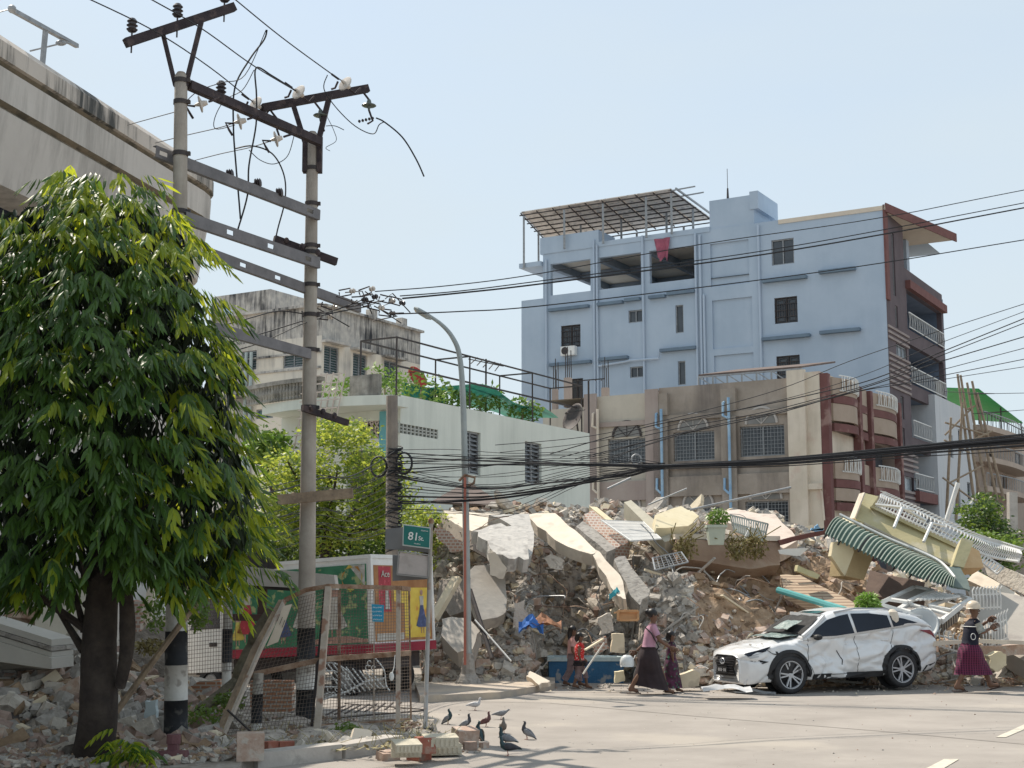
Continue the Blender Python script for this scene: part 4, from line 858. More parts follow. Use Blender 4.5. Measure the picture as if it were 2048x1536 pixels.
# individual larger chunks
GRP = 'larger broken chunks lying in the rubble'
LBC = {0: 'pale broken concrete chunk lying in the rubble mound', 1: 'grey broken concrete chunk lying in the rubble mound', 2: 'cream plastered masonry chunk lying in the rubble mound', 3: 'pinkish broken brick lump lying in the rubble mound', 4: 'dark broken brick lump lying in the rubble mound', 5: 'brown dirt covered lump lying in the rubble mound'}
GRC = {0: 'pale concrete chunks', 1: 'grey concrete chunks', 2: 'cream masonry chunks', 3: 'pinkish brick lumps', 4: 'dark brick lumps', 5: 'brown dirt lumps'}
def chunkmesh(mb, c, sz, rnd):
    # broken slab piece: irregular polygon with thickness
    n = rnd.randint(4, 7); M = Matrix.Rotation(rnd.uniform(0, 6.28), 3, 'Z') @ Matrix.Rotation(rnd.gauss(0, .7), 3, 'X') @ Matrix.Rotation(rnd.gauss(0, .5), 3, 'Y')
    k = [2*pi*(i+rnd.uniform(-.3, .3))/n for i in range(n)]; r0 = [rnd.uniform(.7, 1.1) for _ in k]
    th = sz[2]; top = [c+M @ V((cos(a)*r*sz[0]*.5, sin(a)*r*sz[1]*.5, th*.5*rnd.uniform(.85, 1.1))) for a, r in zip(k, r0)]
    mid = [c+M @ V((cos(a)*r*sz[0]*.5*1.06, sin(a)*r*sz[1]*.5*1.04, th*rnd.uniform(-.12, .12))) for a, r in zip(k, r0)]
    bot = [c+M @ V((cos(a)*r*sz[0]*.5*rnd.uniform(.8, 1), sin(a)*r*sz[1]*.5*rnd.uniform(.8, 1), -th*.5)) for a, r in zip(k, r0)]
    mb.loft([top, mid, bot])
cnt = 0
while cnt < 250:
    px = rs.uniform(868, 2080); Y = 28.7+8.2*rs.random()**1.15; x = (px-1024)*Y/F; h = H1(x, Y)
    if h < 0.03 or (1070 < px < 1280 and Y < 31.5): continue
    if 1390 < px < 1730 and 1110 < 1175-(h-HC)*F/Y < 1260 and rs.random() < .8: continue
    s = rs.uniform(.18, .42) if rs.random() < .75 else rs.uniform(.42, .75)
    if Y < 30: s *= .6
    py = 1175-(h-HC)*F/Y; mi = palpick(px, py, rs)
    if mi > 2: s *= .62
    mb = MB(); c = V((x, Y, h+s*.16)); chunkmesh(mb, c, (s*rs.uniform(.9, 1.9), s*rs.uniform(.6, 1), s*rs.uniform(.12, .42)), rs)
    one('brick_lump' if mi in (3, 4) else 'concrete_chunk', mb, PAL[mi], LBC[mi], 'rubble chunk', GRC[mi]); cnt += 1
for _ in range(46):
    px = rs.uniform(-20, 420); Y = 17.5+6.5*rs.random(); x = (px-1024)*Y/F; h = H2(x, Y); s = rs.uniform(.14, .38); mi = rs.choice((0, 1, 1, 3, 4, 4)); mb = MB()  # mostly grey and dark brick picks, shade put into the colour choice
    chunkmesh(mb, V((x, Y, h+s*.15)), (s*1.3, s, s*rs.uniform(.3, .7)), rs)
    one('brick_lump' if mi in (3, 4) else 'concrete_chunk', mb, PAL[mi], LBC[mi].replace('in the rubble mound', 'on the shaded bank behind the tree'), 'rubble chunk', GRC[mi]+' behind the tree')
# rebar
for k in range(190):
    if k < 150: px = rs.choice((rs.uniform(1000, 1090), rs.uniform(1180, 1430), rs.uniform(1180, 1430), rs.uniform(900, 1700))); Y = rs.uniform(28.8, 34)
    else: px = rs.uniform(1850, 2060); Y = rs.uniform(28.6, 31)
    if 1080 < px < 1275 and Y < 31.2: Y += 2.4
    x = (px-1024)*Y/F; h = H1(x, Y); p = V((x, Y, h)); d = V((rs.gauss(0, 1), rs.gauss(-.3, .5), rs.uniform(.1, .9))).normalized(); L_ = rs.uniform(.7, 2.0); pts = [p]
    for i in range(6):
        d = (d+V((rs.gauss(0, .35), rs.gauss(0, .35), rs.gauss(-.22, .3)))).normalized(); q = pts[-1]+d*L_/6; q.z = max(q.z, H1(q.x, q.y)+.04); pts.append(q)
    mb = MB(); mb.tube(bez(pts, 3), rs.choice((.009, .012, .016)), 4)
    one('rebar', mb, rs.choice((M_galv, mat('pale_rebar', (.36, .34, .31), (.5, .47, .43), scale=4, bump=0), M_rust)), 'bent reinforcing bar sticking out of the rubble mound', 'rebar', 'bent reinforcing bars in the rubble')
# loose timbers
for k in range(46):
    px = rs.uniform(880, 1750); Y = rs.uniform(28.2, 33); x = (px-1024)*Y/F; p = V((x, Y, H1(x, Y)+.12)); d = V((rs.gauss(0, 1), rs.gauss(0, .4), rs.gauss(.1, .35))).normalized()*rs.uniform(.5, 1.3)
    mb = MB(); mb.bar(p-d/2, p+d/2, rs.uniform(.04, .1), rs.uniform(.02, .05)); one('broken_timber', mb, rs.choice((M_wood, m_c3, M_conc)), 'short broken batten lying in the rubble mound', 'timber', 'broken battens in the rubble')
# ---------------------------------------------------------------- named big pieces
m_slabt = mat('scored_slab_face', crack=.7, c1=(.46, .44, .41), c2=(.56, .53, .49), scale=4, bump=.8, bscale=9, spot=(.3, .28, .26), spotsc=3, spotamt=.7)
m_slabl = mat('cream_slab_face', crack=.7, c1=(.62, .54, .44), c2=(.7, .63, .53), scale=1.5, bump=.3, bscale=9, spot=(.45, .38, .31), spotsc=2, spotamt=.5)
m_yel = mat('yellow_plaster', crack=.9, c1=(.6, .52, .34), c2=(.67, .6, .43), scale=1.5, bump=.2, bscale=9, spot=(.5, .42, .28), spotsc=3, spotamt=.5)
m_wallg = mat('dusty_wall_panel', crack=.7, c1=(.4, .37, .33), c2=(.48, .44, .39), scale=1.2, bump=.3, bscale=7, spot=(.3, .27, .25), spotsc=2, spotamt=.6)
m_blk = brickmat('broken_brick_edge', V((1, 0, 0)), (.4, .24, .18), (.3, .18, .14), (.45, .4, .35), .1, .07, .015)
def rag(px, rnd, amt=2.5, sub=3):
    out = []
    for i in range(len(px)):
        a = px[i]; b = px[(i+1) % len(px)]
        for k in range(sub): t = k/sub; out.append((a[0]+(b[0]-a[0])*t+(rnd.gauss(0, amt) if k else 0), a[1]+(b[1]-a[1])*t+(rnd.gauss(0, amt) if k else 0)))
    return out
def heap_slab(name, px, th, m, label, cat, lift=.25, Y=None, jag=2.0, tilt=0):
    if Y is None: b3 = [onheap(a, b, H1, lift) for a, b in px]
    else: b3 = [P(a, b, (Y if not isinstance(Y, (list, tuple)) else Y[i])) for i, (a, b) in enumerate(px)]
    c, n = fitplane(b3)
    if abs(n.dot(ray(*px[0]).normalized())) < .08: n = (n-ray(*px[0]).normalized()*.12).normalized()
    mb = MB(); mb.slab([project(a, b, c, n) for a, b in rag(px, rs, jag)], th)
    return one(name, mb, m, label, cat)
HS = heap_slab
HS('scored_slab', [(945, 1062), (1002, 1046), (1040, 1052), (1056, 1072), (1058, 1118), (1030, 1118), (992, 1108), (965, 1078)], .3, m_slabt, 'pale scored concrete slab left of the exposed rebar hole', 'concrete slab', Y=[30.6, 31.6, 31.4, 30.9, 29.8, 29.8, 30, 30.3])
HS('roof_slab', [(978, 1030), (1058, 1027), (1068, 1085), (1050, 1140), (1034, 1095), (1030, 1056)], .25, m_slabt, 'narrow cracked slab hanging over the rubble beside the scored slab', 'concrete slab', Y=[33, 33, 31.5, 30.5, 31, 32])
HS('long_slab', [(1052, 1030), (1110, 1026), (1150, 1060), (1196, 1104), (1182, 1108), (1118, 1084), (1092, 1062)], .28, m_slabl, 'long cream slab sloping down over the dark hollow', 'concrete slab', Y=[33.5, 34, 32.5, 31, 31, 32, 32.8])
HS('spine_slab', [(1182, 1100), (1200, 1104), (1240, 1150), (1252, 1198), (1236, 1192), (1196, 1132)], .3, m_slabl, 'narrow broken cream strip continuing below the long slab', 'concrete slab', Y=[31.2, 31.2, 30, 29.4, 29.4, 30.6])
HS('grey_slab', [(1152, 1052), (1166, 1042), (1232, 1096), (1214, 1104)], .45, m_c2, 'smooth grey slab side leaning along the broken brick wall', 'concrete slab', Y=[33, 33.4, 31.8, 31.4], jag=.6)
HS('brick_wall_piece', [(1168, 1028), (1186, 1018), (1262, 1074), (1248, 1090), (1226, 1094)], .5, m_blk, 'toppled wall piece showing its broken brick edge', 'wall piece', Y=[34, 34.6, 32.8, 32.2, 32.2], jag=2.5)
HS('plaster_edge_slab', [(1178, 1012), (1194, 1014), (1268, 1072), (1260, 1078)], .15, m_yel, 'thin cream plaster strip along the top of the toppled brick wall', 'wall piece', Y=[34.6, 34.6, 32.7, 32.6], jag=.8)
HS('fallen_beam', [(1248, 1004), (1262, 1000), (1352, 1076), (1330, 1084)], .4, mat('olive_grey_beam', (.36, .34, .27), (.44, .41, .33), scale=2, bump=.2), 'long straight olive grey beam leaning across the crest', 'beam', Y=[35, 35, 32.4, 32], jag=.6)
HS('yellow_slab', [(1310, 1030), (1362, 1012), (1398, 1032), (1376, 1052), (1312, 1056)], .25, m_yel, 'cracked yellow slab lying flat on the crest', 'concrete slab', Y=[33, 34.5, 34, 32.8, 32.4], jag=1.2)
HS('pink_slab', [(1440, 1022), (1550, 1028), (1596, 1080), (1560, 1100), (1520, 1060), (1450, 1044)], .3, mat('pinkish_slab_face', crack=.7, c1=(.56, .47, .4), c2=(.64, .55, .48), scale=2, bump=.4, bscale=9, spot=(.42, .34, .29), spotsc=2.5), 'pinkish rough slab on the crest behind the small barred grille', 'concrete slab', Y=[35, 35, 33, 32.6, 33.4, 34.4])
HS('planter_wall', [(1352, 1078), (1560, 1082), (1560, 1130), (1500, 1138), (1356, 1116)], .4, mat('brown_stained_concrete', (.26, .17, .12), (.34, .24, .17), scale=1.4, bump=.3, spot=(.4, .32, .25), spotsc=1.2, spotamt=.6), 'long brown stained planter wall with dead plants on top', 'planter', Y=[32, 32.3, 32, 31.8, 31.6], jag=1)
HS('planter_coping', [(1350, 1068), (1560, 1072), (1560, 1082), (1350, 1078)], .6, m_slabl, 'cream coping along the top of the brown planter wall', 'coping', Y=[32, 32.3, 32.3, 32], jag=.5)
HS('cream_corner_slab', [(886, 1020), (1010, 1028), (1002, 1046), (944, 1062), (900, 1044)], .3, m_slabl, 'cream roof slab corner at the top left of the mound', 'concrete slab', Y=[34, 34.5, 33.4, 32.4, 32.8])
HS('brown_slab_side', [(878, 1030), (942, 1064), (946, 1100), (928, 1092), (884, 1056)], .5, m_raw, 'brown broken slab side hanging under the cream roof corner', 'concrete slab', Y=[33.4, 32, 31.8, 32, 33])
HS('brick_block', [(868, 1056), (890, 1060), (924, 1082), (926, 1100), (900, 1104), (876, 1078)], .6, m_blk, 'brick block with cream plaster above the street sign', 'wall piece', Y=31.4)
HS('wall_panel', [(940, 1140), (975, 1130), (1010, 1150), (1012, 1220), (1008, 1228), (965, 1240), (942, 1190)], .3, m_wallg, 'large dusty wall panel with a diagonal crack behind the lamp post', 'wall panel', Y=[30.4, 30.6, 30.4, 29.6, 29.6, 29.4, 29.8])
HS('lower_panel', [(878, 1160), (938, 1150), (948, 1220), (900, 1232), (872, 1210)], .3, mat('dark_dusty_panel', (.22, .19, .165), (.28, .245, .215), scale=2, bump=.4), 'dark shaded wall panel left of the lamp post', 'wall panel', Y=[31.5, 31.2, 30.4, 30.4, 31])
HS('boulder_slab', [(884, 1238), (935, 1236), (960, 1262), (945, 1298), (915, 1305), (882, 1270)], .4, m_wallg, 'rough tilted slab at the foot of the dark panel', 'concrete slab', Y=[29.4, 29.4, 29, 28.6, 28.6, 29])
HS('split_block', [(975, 1106), (990, 1104), (1014, 1136), (1006, 1158), (980, 1150)], .4, m_slabl, 'split cream block hanging below the scored slab', 'concrete block', Y=29.7)
HS('tilted_block', [(1088, 1116), (1102, 1108), (1130, 1122), (1124, 1140), (1100, 1136)], .3, m_c1, 'squared pale block poking out above the dark hollow', 'concrete block', Y=30.6)
HS('round_post_stump', [(1028, 1206), (1050, 1200), (1054, 1240), (1050, 1256), (1026, 1256)], .35, m_c1, 'upright pale stump of a column above the blue rag', 'column stump', Y=29.2)
HS('standing_block', [(1196, 1236), (1222, 1226), (1228, 1262), (1200, 1270)], .3, m_c1, 'pale block standing on end behind the blue trough', 'concrete block', Y=29)
HS('cream_gatepost', [(1224, 1268), (1248, 1268), (1250, 1306), (1222, 1304)], .25, m_c3, 'cream castellated post stump behind the blue trough', 'post stump', Y=28.3, jag=.8)
HS('mesh_panel', [(1184, 1286), (1212, 1272), (1220, 1296), (1190, 1306)], .12, m_blk, 'broken brick panel lying behind the blue trough', 'wall piece', Y=28.3)
HS('grey_column', [(1228, 1118), (1250, 1112), (1300, 1180), (1280, 1210), (1258, 1186)], .35, m_c2, 'broken grey column of concrete running down from the grille', 'broken column', Y=[31, 31, 30, 29.6, 29.8])
HS('tiled_slope_slab', [(1560, 1150), (1600, 1150), (1722, 1212), (1712, 1222), (1640, 1214), (1570, 1180)], .2, brickmat('tiled_slope', V((1, 0, 0)), (.46, .36, .26), (.42, .32, .23), (.26, .18, .13), 3, .06, .012), 'flat tan slab with parallel grooves above the teal pipe', 'concrete slab', Y=[31.3, 31.5, 29.4, 29.1, 29.5, 30.6], jag=.8)
HS('yellow_column_piece', [(1668, 1084), (1702, 1078), (1708, 1104), (1690, 1152), (1662, 1112)], .3, m_yel, 'yellow painted column piece under the green awning', 'column piece', Y=30.5, jag=.5)
HS('olive_column_side', [(1700, 1084), (1750, 1104), (1728, 1160), (1692, 1152)], .5, mat('olive_plaster', (.42, .32, .18), (.48, .38, .22), scale=2, bump=.2), 'olive brown side of the fallen column under the awning', 'column piece', Y=[30.6, 31, 30.8, 30.5], jag=.5)
HS('olive_block', [(1596, 1130), (1640, 1150), (1636, 1158), (1594, 1142)], .3, mat('olive_beam', (.44, .4, .22), (.5, .45, .28), scale=2, bump=.2), 'short olive yellow beam piece in the rubble left of the column', 'beam', Y=30.2, jag=.5)
HS('curved_strip', [(1560, 1080), (1600, 1070), (1652, 1060), (1654, 1068), (1600, 1080), (1564, 1090)], .3, m_red, 'red brown curved rim strip left of the awning', 'rim', Y=32, jag=.5)
HS('blue_tarp_piece', [(1612, 1062), (1630, 1056), (1636, 1048), (1648, 1060), (1640, 1064)], .08, mat('light_blue_sheet', (.2, .42, .65), (.3, .52, .74), scale=2, bump=.1), 'small light blue sheet on the crest left of the awning', 'sheet', Y=32.6)
HS('white_board', [(1556, 1100), (1618, 1096), (1600, 1112), (1560, 1108)], .05, M_white, 'white board lying left of the yellow column', 'board', Y=31.2, jag=.5)
HS('grey_right_slab', [(1930, 1172), (1975, 1176), (2060, 1200), (2060, 1330), (2000, 1290), (1960, 1250)], .5, m_wallg, 'big grey slab leaning at the right edge behind the man', 'concrete slab', Y=[31, 31, 30, 28.8, 29.2, 30])
HS('tan_right_slab', [(1950, 1140), (2060, 1206), (2060, 1218), (1935, 1160)], .4, m_slabl, 'long tan slab edge sloping to the right edge of the lot', 'concrete slab', Y=[32.4, 30.6, 30.4, 32], jag=1.5)
HS('rubble_edge_slab', [(1960, 1116), (2060, 1160), (2060, 1196), (1975, 1150)], .4, m_c1, 'rough broken slab edge below the white railing at the far right', 'concrete slab', Y=[33, 31.8, 31.6, 32.8])
HS('yellow_boulder', [(1978, 1312), (1996, 1303), (2012, 1308), (2014, 1330), (1996, 1344), (1980, 1336)], .3, m_yel, 'yellow faced masonry lump on the ground beyond the man', 'masonry lump', Y=28.1)
HS('right_low_pipe', [(1850, 1284), (1960, 1278), (2060, 1282), (2060, 1290), (1960, 1286), (1850, 1294)], .12, m_slabl, 'long pale horizontal beam low behind the car tail', 'beam', Y=28.4, jag=.5)
HS('stone_slab_right', [(1960, 1292), (2060, 1288), (2060, 1310), (1966, 1318)], .3, m_b1, 'pinkish ribbed masonry strip at the right edge of the lot', 'masonry strip', Y=28.6)
HS('foot_tile_slab', [(1100, 1362), (1060, 1342), (1052, 1352), (1078, 1370)], .1, m_slabl, 'tan flat slab at the road edge left of the blue trough', 'concrete slab', Y=[27.5, 27.9, 27.8, 27.4])
HS('cream_edge_block', [(1352, 1352), (1388, 1340), (1400, 1352), (1398, 1372), (1360, 1374)], .3, m_c3, 'cream topped brick block between the girl and the car', 'masonry block', Y=27.8)
HS('small_cream_block', [(1230, 1344), (1248, 1342), (1250, 1362), (1230, 1366)], .25, m_yel, 'small cream block at the end of the blue trough', 'masonry block', Y=27.4, jag=.6)
# long sticks, pipes and rods with their own look
def stick(name, a, b, r, m, label, cat, ya, yb, sq=False):
    mb = MB(); p = P(*a, ya); q = P(*b, yb)
    if sq: mb.bar(p, q, r*2, r)
    else: mb.cyl(p, q, r, 8)
    return one(name, mb, m, label, cat)
stick('teal_pipe', (1556, 1180), (1704, 1224), .07, mat('teal_plastic', (.08, .3, .3), (.12, .36, .35), bump=0), 'long teal plastic pipe lying on the tan slope', 'pipe', 30.3, 28.6)
stick('plank', (866, 1240), (914, 1156), .11, m_c3, 'pale plank leaning in front of the dark wall panel', 'plank', 29.6, 30.2, True)
stick('leaning_pole', (940, 1180), (984, 1318), .05, M_iron, 'dark thin pole leaning beside the lamp post base', 'pole', 29.6, 28.4)
stick('white_rod', (950, 1240), (1022, 1322), .018, M_steelw, 'white thin rod leaning right of the lamp post', 'rod', 29, 28.2)
stick('steel_rod', (1215, 978), (1262, 956), .03, M_galv, 'short steel rod upright above the crest at the fallen beam', 'rod', 33, 33)
stick('long_conduit', (1380, 1020), (1582, 975), .03, M_galv, 'long pale conduit projecting over the crest toward the barred windows', 'conduit', 33, 33)
stick('thin_conduit', (1296, 1010), (1374, 977), .02, M_galv, 'thin conduit projecting over the crest beside the blue drain pipe', 'conduit', 33, 33)
stick('broom_handle', (1208, 1286), (1166, 1348), .018, mat('pale_handle', (.6, .56, .5), bump=0), 'pale stick leaning against the blue trough', 'stick', 27.3, 27.05)
stick('crossed_batten', (1170, 1300), (1206, 1278), .03, m_c3, 'cream batten rising behind the blue trough', 'batten', 27.9, 28.2, True)
stick('orange_batten_left', (1228, 1226), (1252, 1220), .03, mat('orange_wood', (.5, .27, .13), (.6, .35, .18), scale=4, bump=.1), 'thin orange batten on top of the orange cabinet door', 'batten', 29, 29, True)
stick('white_stick', (1470, 1118), (1500, 1056), .03, M_steelw, 'white stick standing on the crest behind the potted plant', 'stick', 32, 32)
stick('white_pipe_right', (1890, 1050), (1916, 966), .06, M_steelw, 'white pipe standing diagonally behind the white railing', 'pipe', 35, 35)
mb = MB()
for a, b in (((1236, 1222), (1276, 1222)), ((1236, 1240), (1276, 1240)), ((1236, 1222), (1236, 1240)), ((1276, 1222), (1276, 1240))): mb.bar(P(*a, 29), P(*b, 28.95), .05)
mb.slab([P(1238, 1224, 29.02), P(1275, 1224, 29), P(1275, 1239, 28.97), P(1238, 1239, 28.97)], .02)
one('cabinet_door', mb, MC['orange_wood'], 'orange wooden cabinet door lying behind the trough', 'cabinet door')
# cloths / rags
def rag_obj(px, py, Y, w_, h_, m, label, cat='rag'):
    mb = MB(); c = P(px, py, Y); n = 7
    def q(i, j): return c+V(((i/n-.5)*w_, (j/n-.5)*w_*.6, h_*(.5+.5*noise.noise(V((i*.6+px, j*.6, 0))))-h_*(abs(i/n-.5)+abs(j/n-.5))*.8))
    for i in range(n):
        for j in range(n): mb.quad(q(i, j), q(i+1, j), q(i+1, j+1), q(i, j+1))
    one('rag', mb, m, label, cat, smooth=True)
rag_obj(1062, 1252, 28.7, .5, .4, mat('blue_cloth', (.03, .12, .4), (.06, .18, .5), bump=.1), 'bright blue rag below the column stump')
rag_obj(1088, 1246, 28.8, .7, .3, mat('brown_cloth', (.26, .12, .07), (.36, .18, .1), bump=.1), 'brown red blanket lump right of the blue rag')
rag_obj(1232, 1190, 29.6, .28, .3, mat('teal_cloth', (.05, .32, .38), bump=0), 'small teal plastic piece left of the grey rebar pile')
rag_obj(1452, 1396-20, 26.0, .9, .15, mat('grey_plastic', (.4, .4, .4), (.6, .6, .6), bump=.1), 'torn grey plastic under the car front bumper')
# grille lying on the heap
def grille(name, q, nx, ny, r, m, label, group=None, fr=.03):
    a, b, c, d = q; mb = MB()
    for i in range(nx+1): t = i/nx; mb.bar(a.lerp(b, t), d.lerp(c, t), r)
    for j in range(ny+1): t = j/ny; mb.bar(a.lerp(d, t), b.lerp(c, t), r*1.2)
    for p_, q_ in ((a, b), (b, c), (c, d), (d, a)): mb.bar(p_, q_, fr)
    return one(name, mb, m, label, 'window grille', group)
grille('window_grille', (P(1202, 1040, 33), P(1286, 1044, 33.4), P(1322, 1078, 31.8), P(1262, 1082, 31.6)), 26, 6, .016, M_steelw, 'barred window grille lying flat between the brick wall and the beam')
grille('window_grille', (P(1460, 1030, 32.5), P(1536, 1048, 32.5), P(1528, 1082, 32.2), P(1468, 1062, 32.2)), 16, 2, .03, mat('pale_green_bars', (.4, .42, .38), bump=0), 'small barred grille standing tilted on the crest')
grille('wire_mesh', (P(1305, 1116, 30.8), P(1362, 1104, 31), P(1376, 1124, 30.4), P(1310, 1140, 30)), 7, 5, .009, M_galv, 'crumpled reinforcing mesh lying below the planter wall')
# flower pot and plant
ptp = P(1432, 1090, 31.3); pot = thing('flower_pot', 'square pale green pot with a bushy plant on the planter wall', 'flower pot', ptp)
mb = MB(); mb.loft([[ptp+V((x*s_, y*s_, z)) for x, y in ((-1, -1), (1, -1), (1, 1), (-1, 1))] for s_, z in ((.15, 0), (.2, .38), (.23, .38), (.23, .44))]); mb.build('pot', mat('pale_green_pot', (.42, .46, .38), (.48, .52, .43), bump=.1), pot)
mb = MB(); bush(mb, ptp+V((.05, 0, .62)), .25, .22, .2, 420, .09, rr); mb.build('plant', m_leafr, pot)
for x, y, Yk, lab in ((1372, 1092, 31.4, 'dry brown plant hanging on the left of the planter wall'), (1510, 1092, 31.5, 'dry twiggy plant on the right of the planter wall'), (1475, 1095, 31.3, 'withered shrub between the pot and the barred grille')):
    mb = MB(); c = P(x, y, Yk); bush(mb, c, .28, .2, .28, 260, .1, rr, .8)
    for k in range(9): mb.tube([c-UP*.3, c+V((rr.gauss(0, .15), rr.gauss(0, .1), .1)), c+V((rr.gauss(0, .35), rr.gauss(0, .15), rr.uniform(.2, .55)))], .012, 4)
    one('dry_shrub', mb, mat('dry_leaf', (.16, .13, .05), (.26, .22, .09), scale=5, bump=0), lab, 'shrub')
mb = MB(); c = P(1735, 1205, 28.6); bush(mb, c, .26, .2, .22, 700, .09, rr); one('green_shrub', mb, leafmat('fresh_leaf', (.16, .3, .04), (.26, .4, .08), .4), 'round bright green shrub behind the car roof', 'shrub')
# ================================================================ collapsed balcony at right
def C8(x, y, Y): return P(1600+x/4.571, 960+y/4.571, Y)
m_ol = mat('olive_parapet', (.4, .355, .2), (.47, .42, .25), scale=1.2, bump=.3, bscale=8, spot=(.54, .5, .4), spotsc=1.4, spotamt=.6)
bc = thing('collapsed_balcony', 'tilted olive balcony parapet with pillar fallen onto the mound', 'balcony', C8(900, 900, 32))
def bslab(px, Y, th, name, m, par=bc):
    mb = MB(); pts = [C8(a, b, (Y[i] if isinstance(Y, (list, tuple)) else Y)) for i, (a, b) in enumerate(px)]; c, n = fitplane(pts)
    mb.slab([project(1600+a/4.571, 960+b/4.571, c, n) for a, b in px], th); return mb.build(name, m, par)
bslab([(600, 120), (715, 150), (640, 260), (1445, 625), (1400, 775), (585, 390), (505, 355)], [32.4, 32.4, 32, 31.2, 30.8, 31.6, 31.8], .35, 'parapet_wall', m_ol)
bslab([(640, 245), (660, 232), (1460, 598), (1446, 628)], [31.9, 31.9, 31.1, 31.1], .3, 'parapet_ledge', m_ol)
bslab([(588, 378), (600, 392), (1400, 776), (1396, 792), (590, 405)], [31.5, 31.5, 30.7, 30.7, 31.5], .3, 'lower_moulding', MC['olive_grey_beam'])
bslab([(1480, 525), (1590, 562), (1500, 800), (1396, 778)], [30.9, 30.9, 30.4, 30.4], .5, 'end_pillar', m_ol)
bslab([(1555, 600), (1640, 650), (1680, 800), (1500, 805)], [31.3, 31.4, 31.2, 31], .4, 'return_wall', mat('orange_tan_plaster', (.5, .34, .18), (.56, .4, .23), scale=2, bump=.2))
bslab([(600, 120), (590, 112), (500, 345), (508, 355)], 31.7, .5, 'parapet_end', m_slabl)
bslab([(330, 345), (520, 350), (590, 395), (420, 400)], [32, 32.4, 31.6, 31.2], .2, 'roof_slab', m_yel)
# white railing (its own thing)
rl = thing('white_railing', 'long white spiked iron railing bent over the tilted balcony', 'railing', C8(1400, 600, 32.5))
T_ = [C8(x, y, Y) for x, y, Y in ((735, 135, 32.8), (1100, 300, 32.4), (1560, 510, 32), (1800, 590, 32), (2015, 650, 31.6))]
B_ = [C8(x, y, Y) for x, y, Y in ((695, 235, 32.5), (1060, 400, 32.0), (1490, 600, 31.7), (1750, 700, 31.9), (2000, 745, 31.5))]
tb = bez(T_, 14); bb_ = bez(B_, 14)
mb = MB(); mb.tube(tb, .035, 5); mb.tube(bb_, .035, 5); mb.tube([a.lerp(b, .62) for a, b in zip(tb, bb_)], .025, 5); mb.build('rails', M_steelw, rl)
for i in range(len(tb)):
    a, b = tb[i], bb_[i]; d = (a-b); mb = MB(); o_ = V((0, -.12, 0)); mb.tube([b-d*.12, b+d*.3+o_*.3, b+d*.7+o_, a+d*.05, a+d*.22+V((.1, -.05, 0)), a+d*.33-V((.03, 0, 0))], .016, 4); mb.build('baluster', M_steelw, rl)
mb = MB()
for x0, y0, x1, y1, x2, y2 in ((860, 435, 930, 260, 1040, 275), (1130, 565, 1205, 395, 1320, 420)): mb.tube([C8(x0, y0, 30.9), C8(x1, y1, 31.6), C8(x2, y2, 31.9)], .035, 5)
mb.tube([C8(690, 225, 32.2), C8(930, 250, 32), C8(1150, 370, 31.9)], .04, 5); mb.build('support_brackets', M_steelw, rl)
grille('fallen_railing', (C8(1620, 640, 32), C8(1860, 800, 31.6), C8(1800, 860, 31.3), C8(1590, 700, 31.8)), 9, 1, .03, M_steelw, 'short piece of white railing fallen below the pillar')
# corrugated awning
aw_ = thing('green_awning', 'long curved green corrugated awning slumped below the balcony', 'awning', C8(800, 800, 31))
Tp = bez([C8(x, y, Y) for x, y, Y in ((352, 375, 31.6), (800, 595, 31.1), (1240, 790, 30.5), (1415, 965, 29.8))], 26)
Bt = bez([C8(x, y, Y) for x, y, Y in ((218, 540, 30.6), (640, 740, 30.1), (1040, 925, 29.6), (1400, 1030, 29.2))], 26)
m_aw = mat('green_corrugated_metal', (.12, .19, .155), (.18, .25, .205), scale=1.2, rough=.5, bump=.05, spot=(.36, .36, .31), spotsc=1.0, spotamt=.7)
mb = MB(); NT = 38*4; rings = []
def samp(L_, t): k = t*(len(L_)-1); i = min(int(k), len(L_)-2); return L_[i].lerp(L_[i+1], k-i)
for i in range(NT+1):
    t = i/NT; a = samp(Tp, t); b = samp(Bt, t); ph = i % 4; off = (0, .065, .065, 0)[ph]; row = []
    for j in range(9):
        s_ = j/8; q = a.lerp(b, s_); bul = sin(pi*min(1, s_*.75+.1))*.24; q = q+UP*bul*.75+V((0, -1, 0))*bul*.35+(UP*.75+V((0, -.6, 0)))*off; row.append(q)
    rings.append(row)
for i in range(NT):
    mb.mi = 1 if i % 4 == 1 else 0
    for j in range(8): mb.quad(rings[i][j], rings[i+1][j], rings[i+1][j+1], rings[i][j+1])
mb.build('corrugated_sheet', [m_aw, mat('sunlit_pale_rib', (.42, .45, .38), (.3, .35, .29), scale=1.5, bump=.05)], aw_)  # ridge faces pale: sunlight on the corrugations put into the colour
mb = MB(); mb.tube([r[0]+UP*.05 for r in rings[1::4]], .035, 5); mb.build('top_trim', M_steelw, aw_)
mb = MB()
for k in range(0, NT, 19): mb.tube([q-UP*.06 for q in rings[k]], .025, 4)
mb.build('ribs_underneath', M_iron, aw_)
HS('awning_end_sheet', [(1880, 1130), (1920, 1134), (1940, 1180), (1902, 1172)], .04, mat('dull_green_sheet', (.12, .16, .15), (.18, .22, .2), scale=2, bump=.1), 'crumpled dull green sheet at the end of the awning', 'metal sheet', Y=[30.4, 30.4, 29.8, 29.8])
HS('dark_cavity_wall', [(1740, 1140), (1850, 1165), (1850, 1200), (1730, 1190)], .4, mat('dark_interior_wall', (.14, .1, .085), (.2, .145, .12), scale=2, bump=.2), 'dark brown wall in the hollow below the green awning', 'wall piece', Y=[32, 31.6, 31, 31.2])
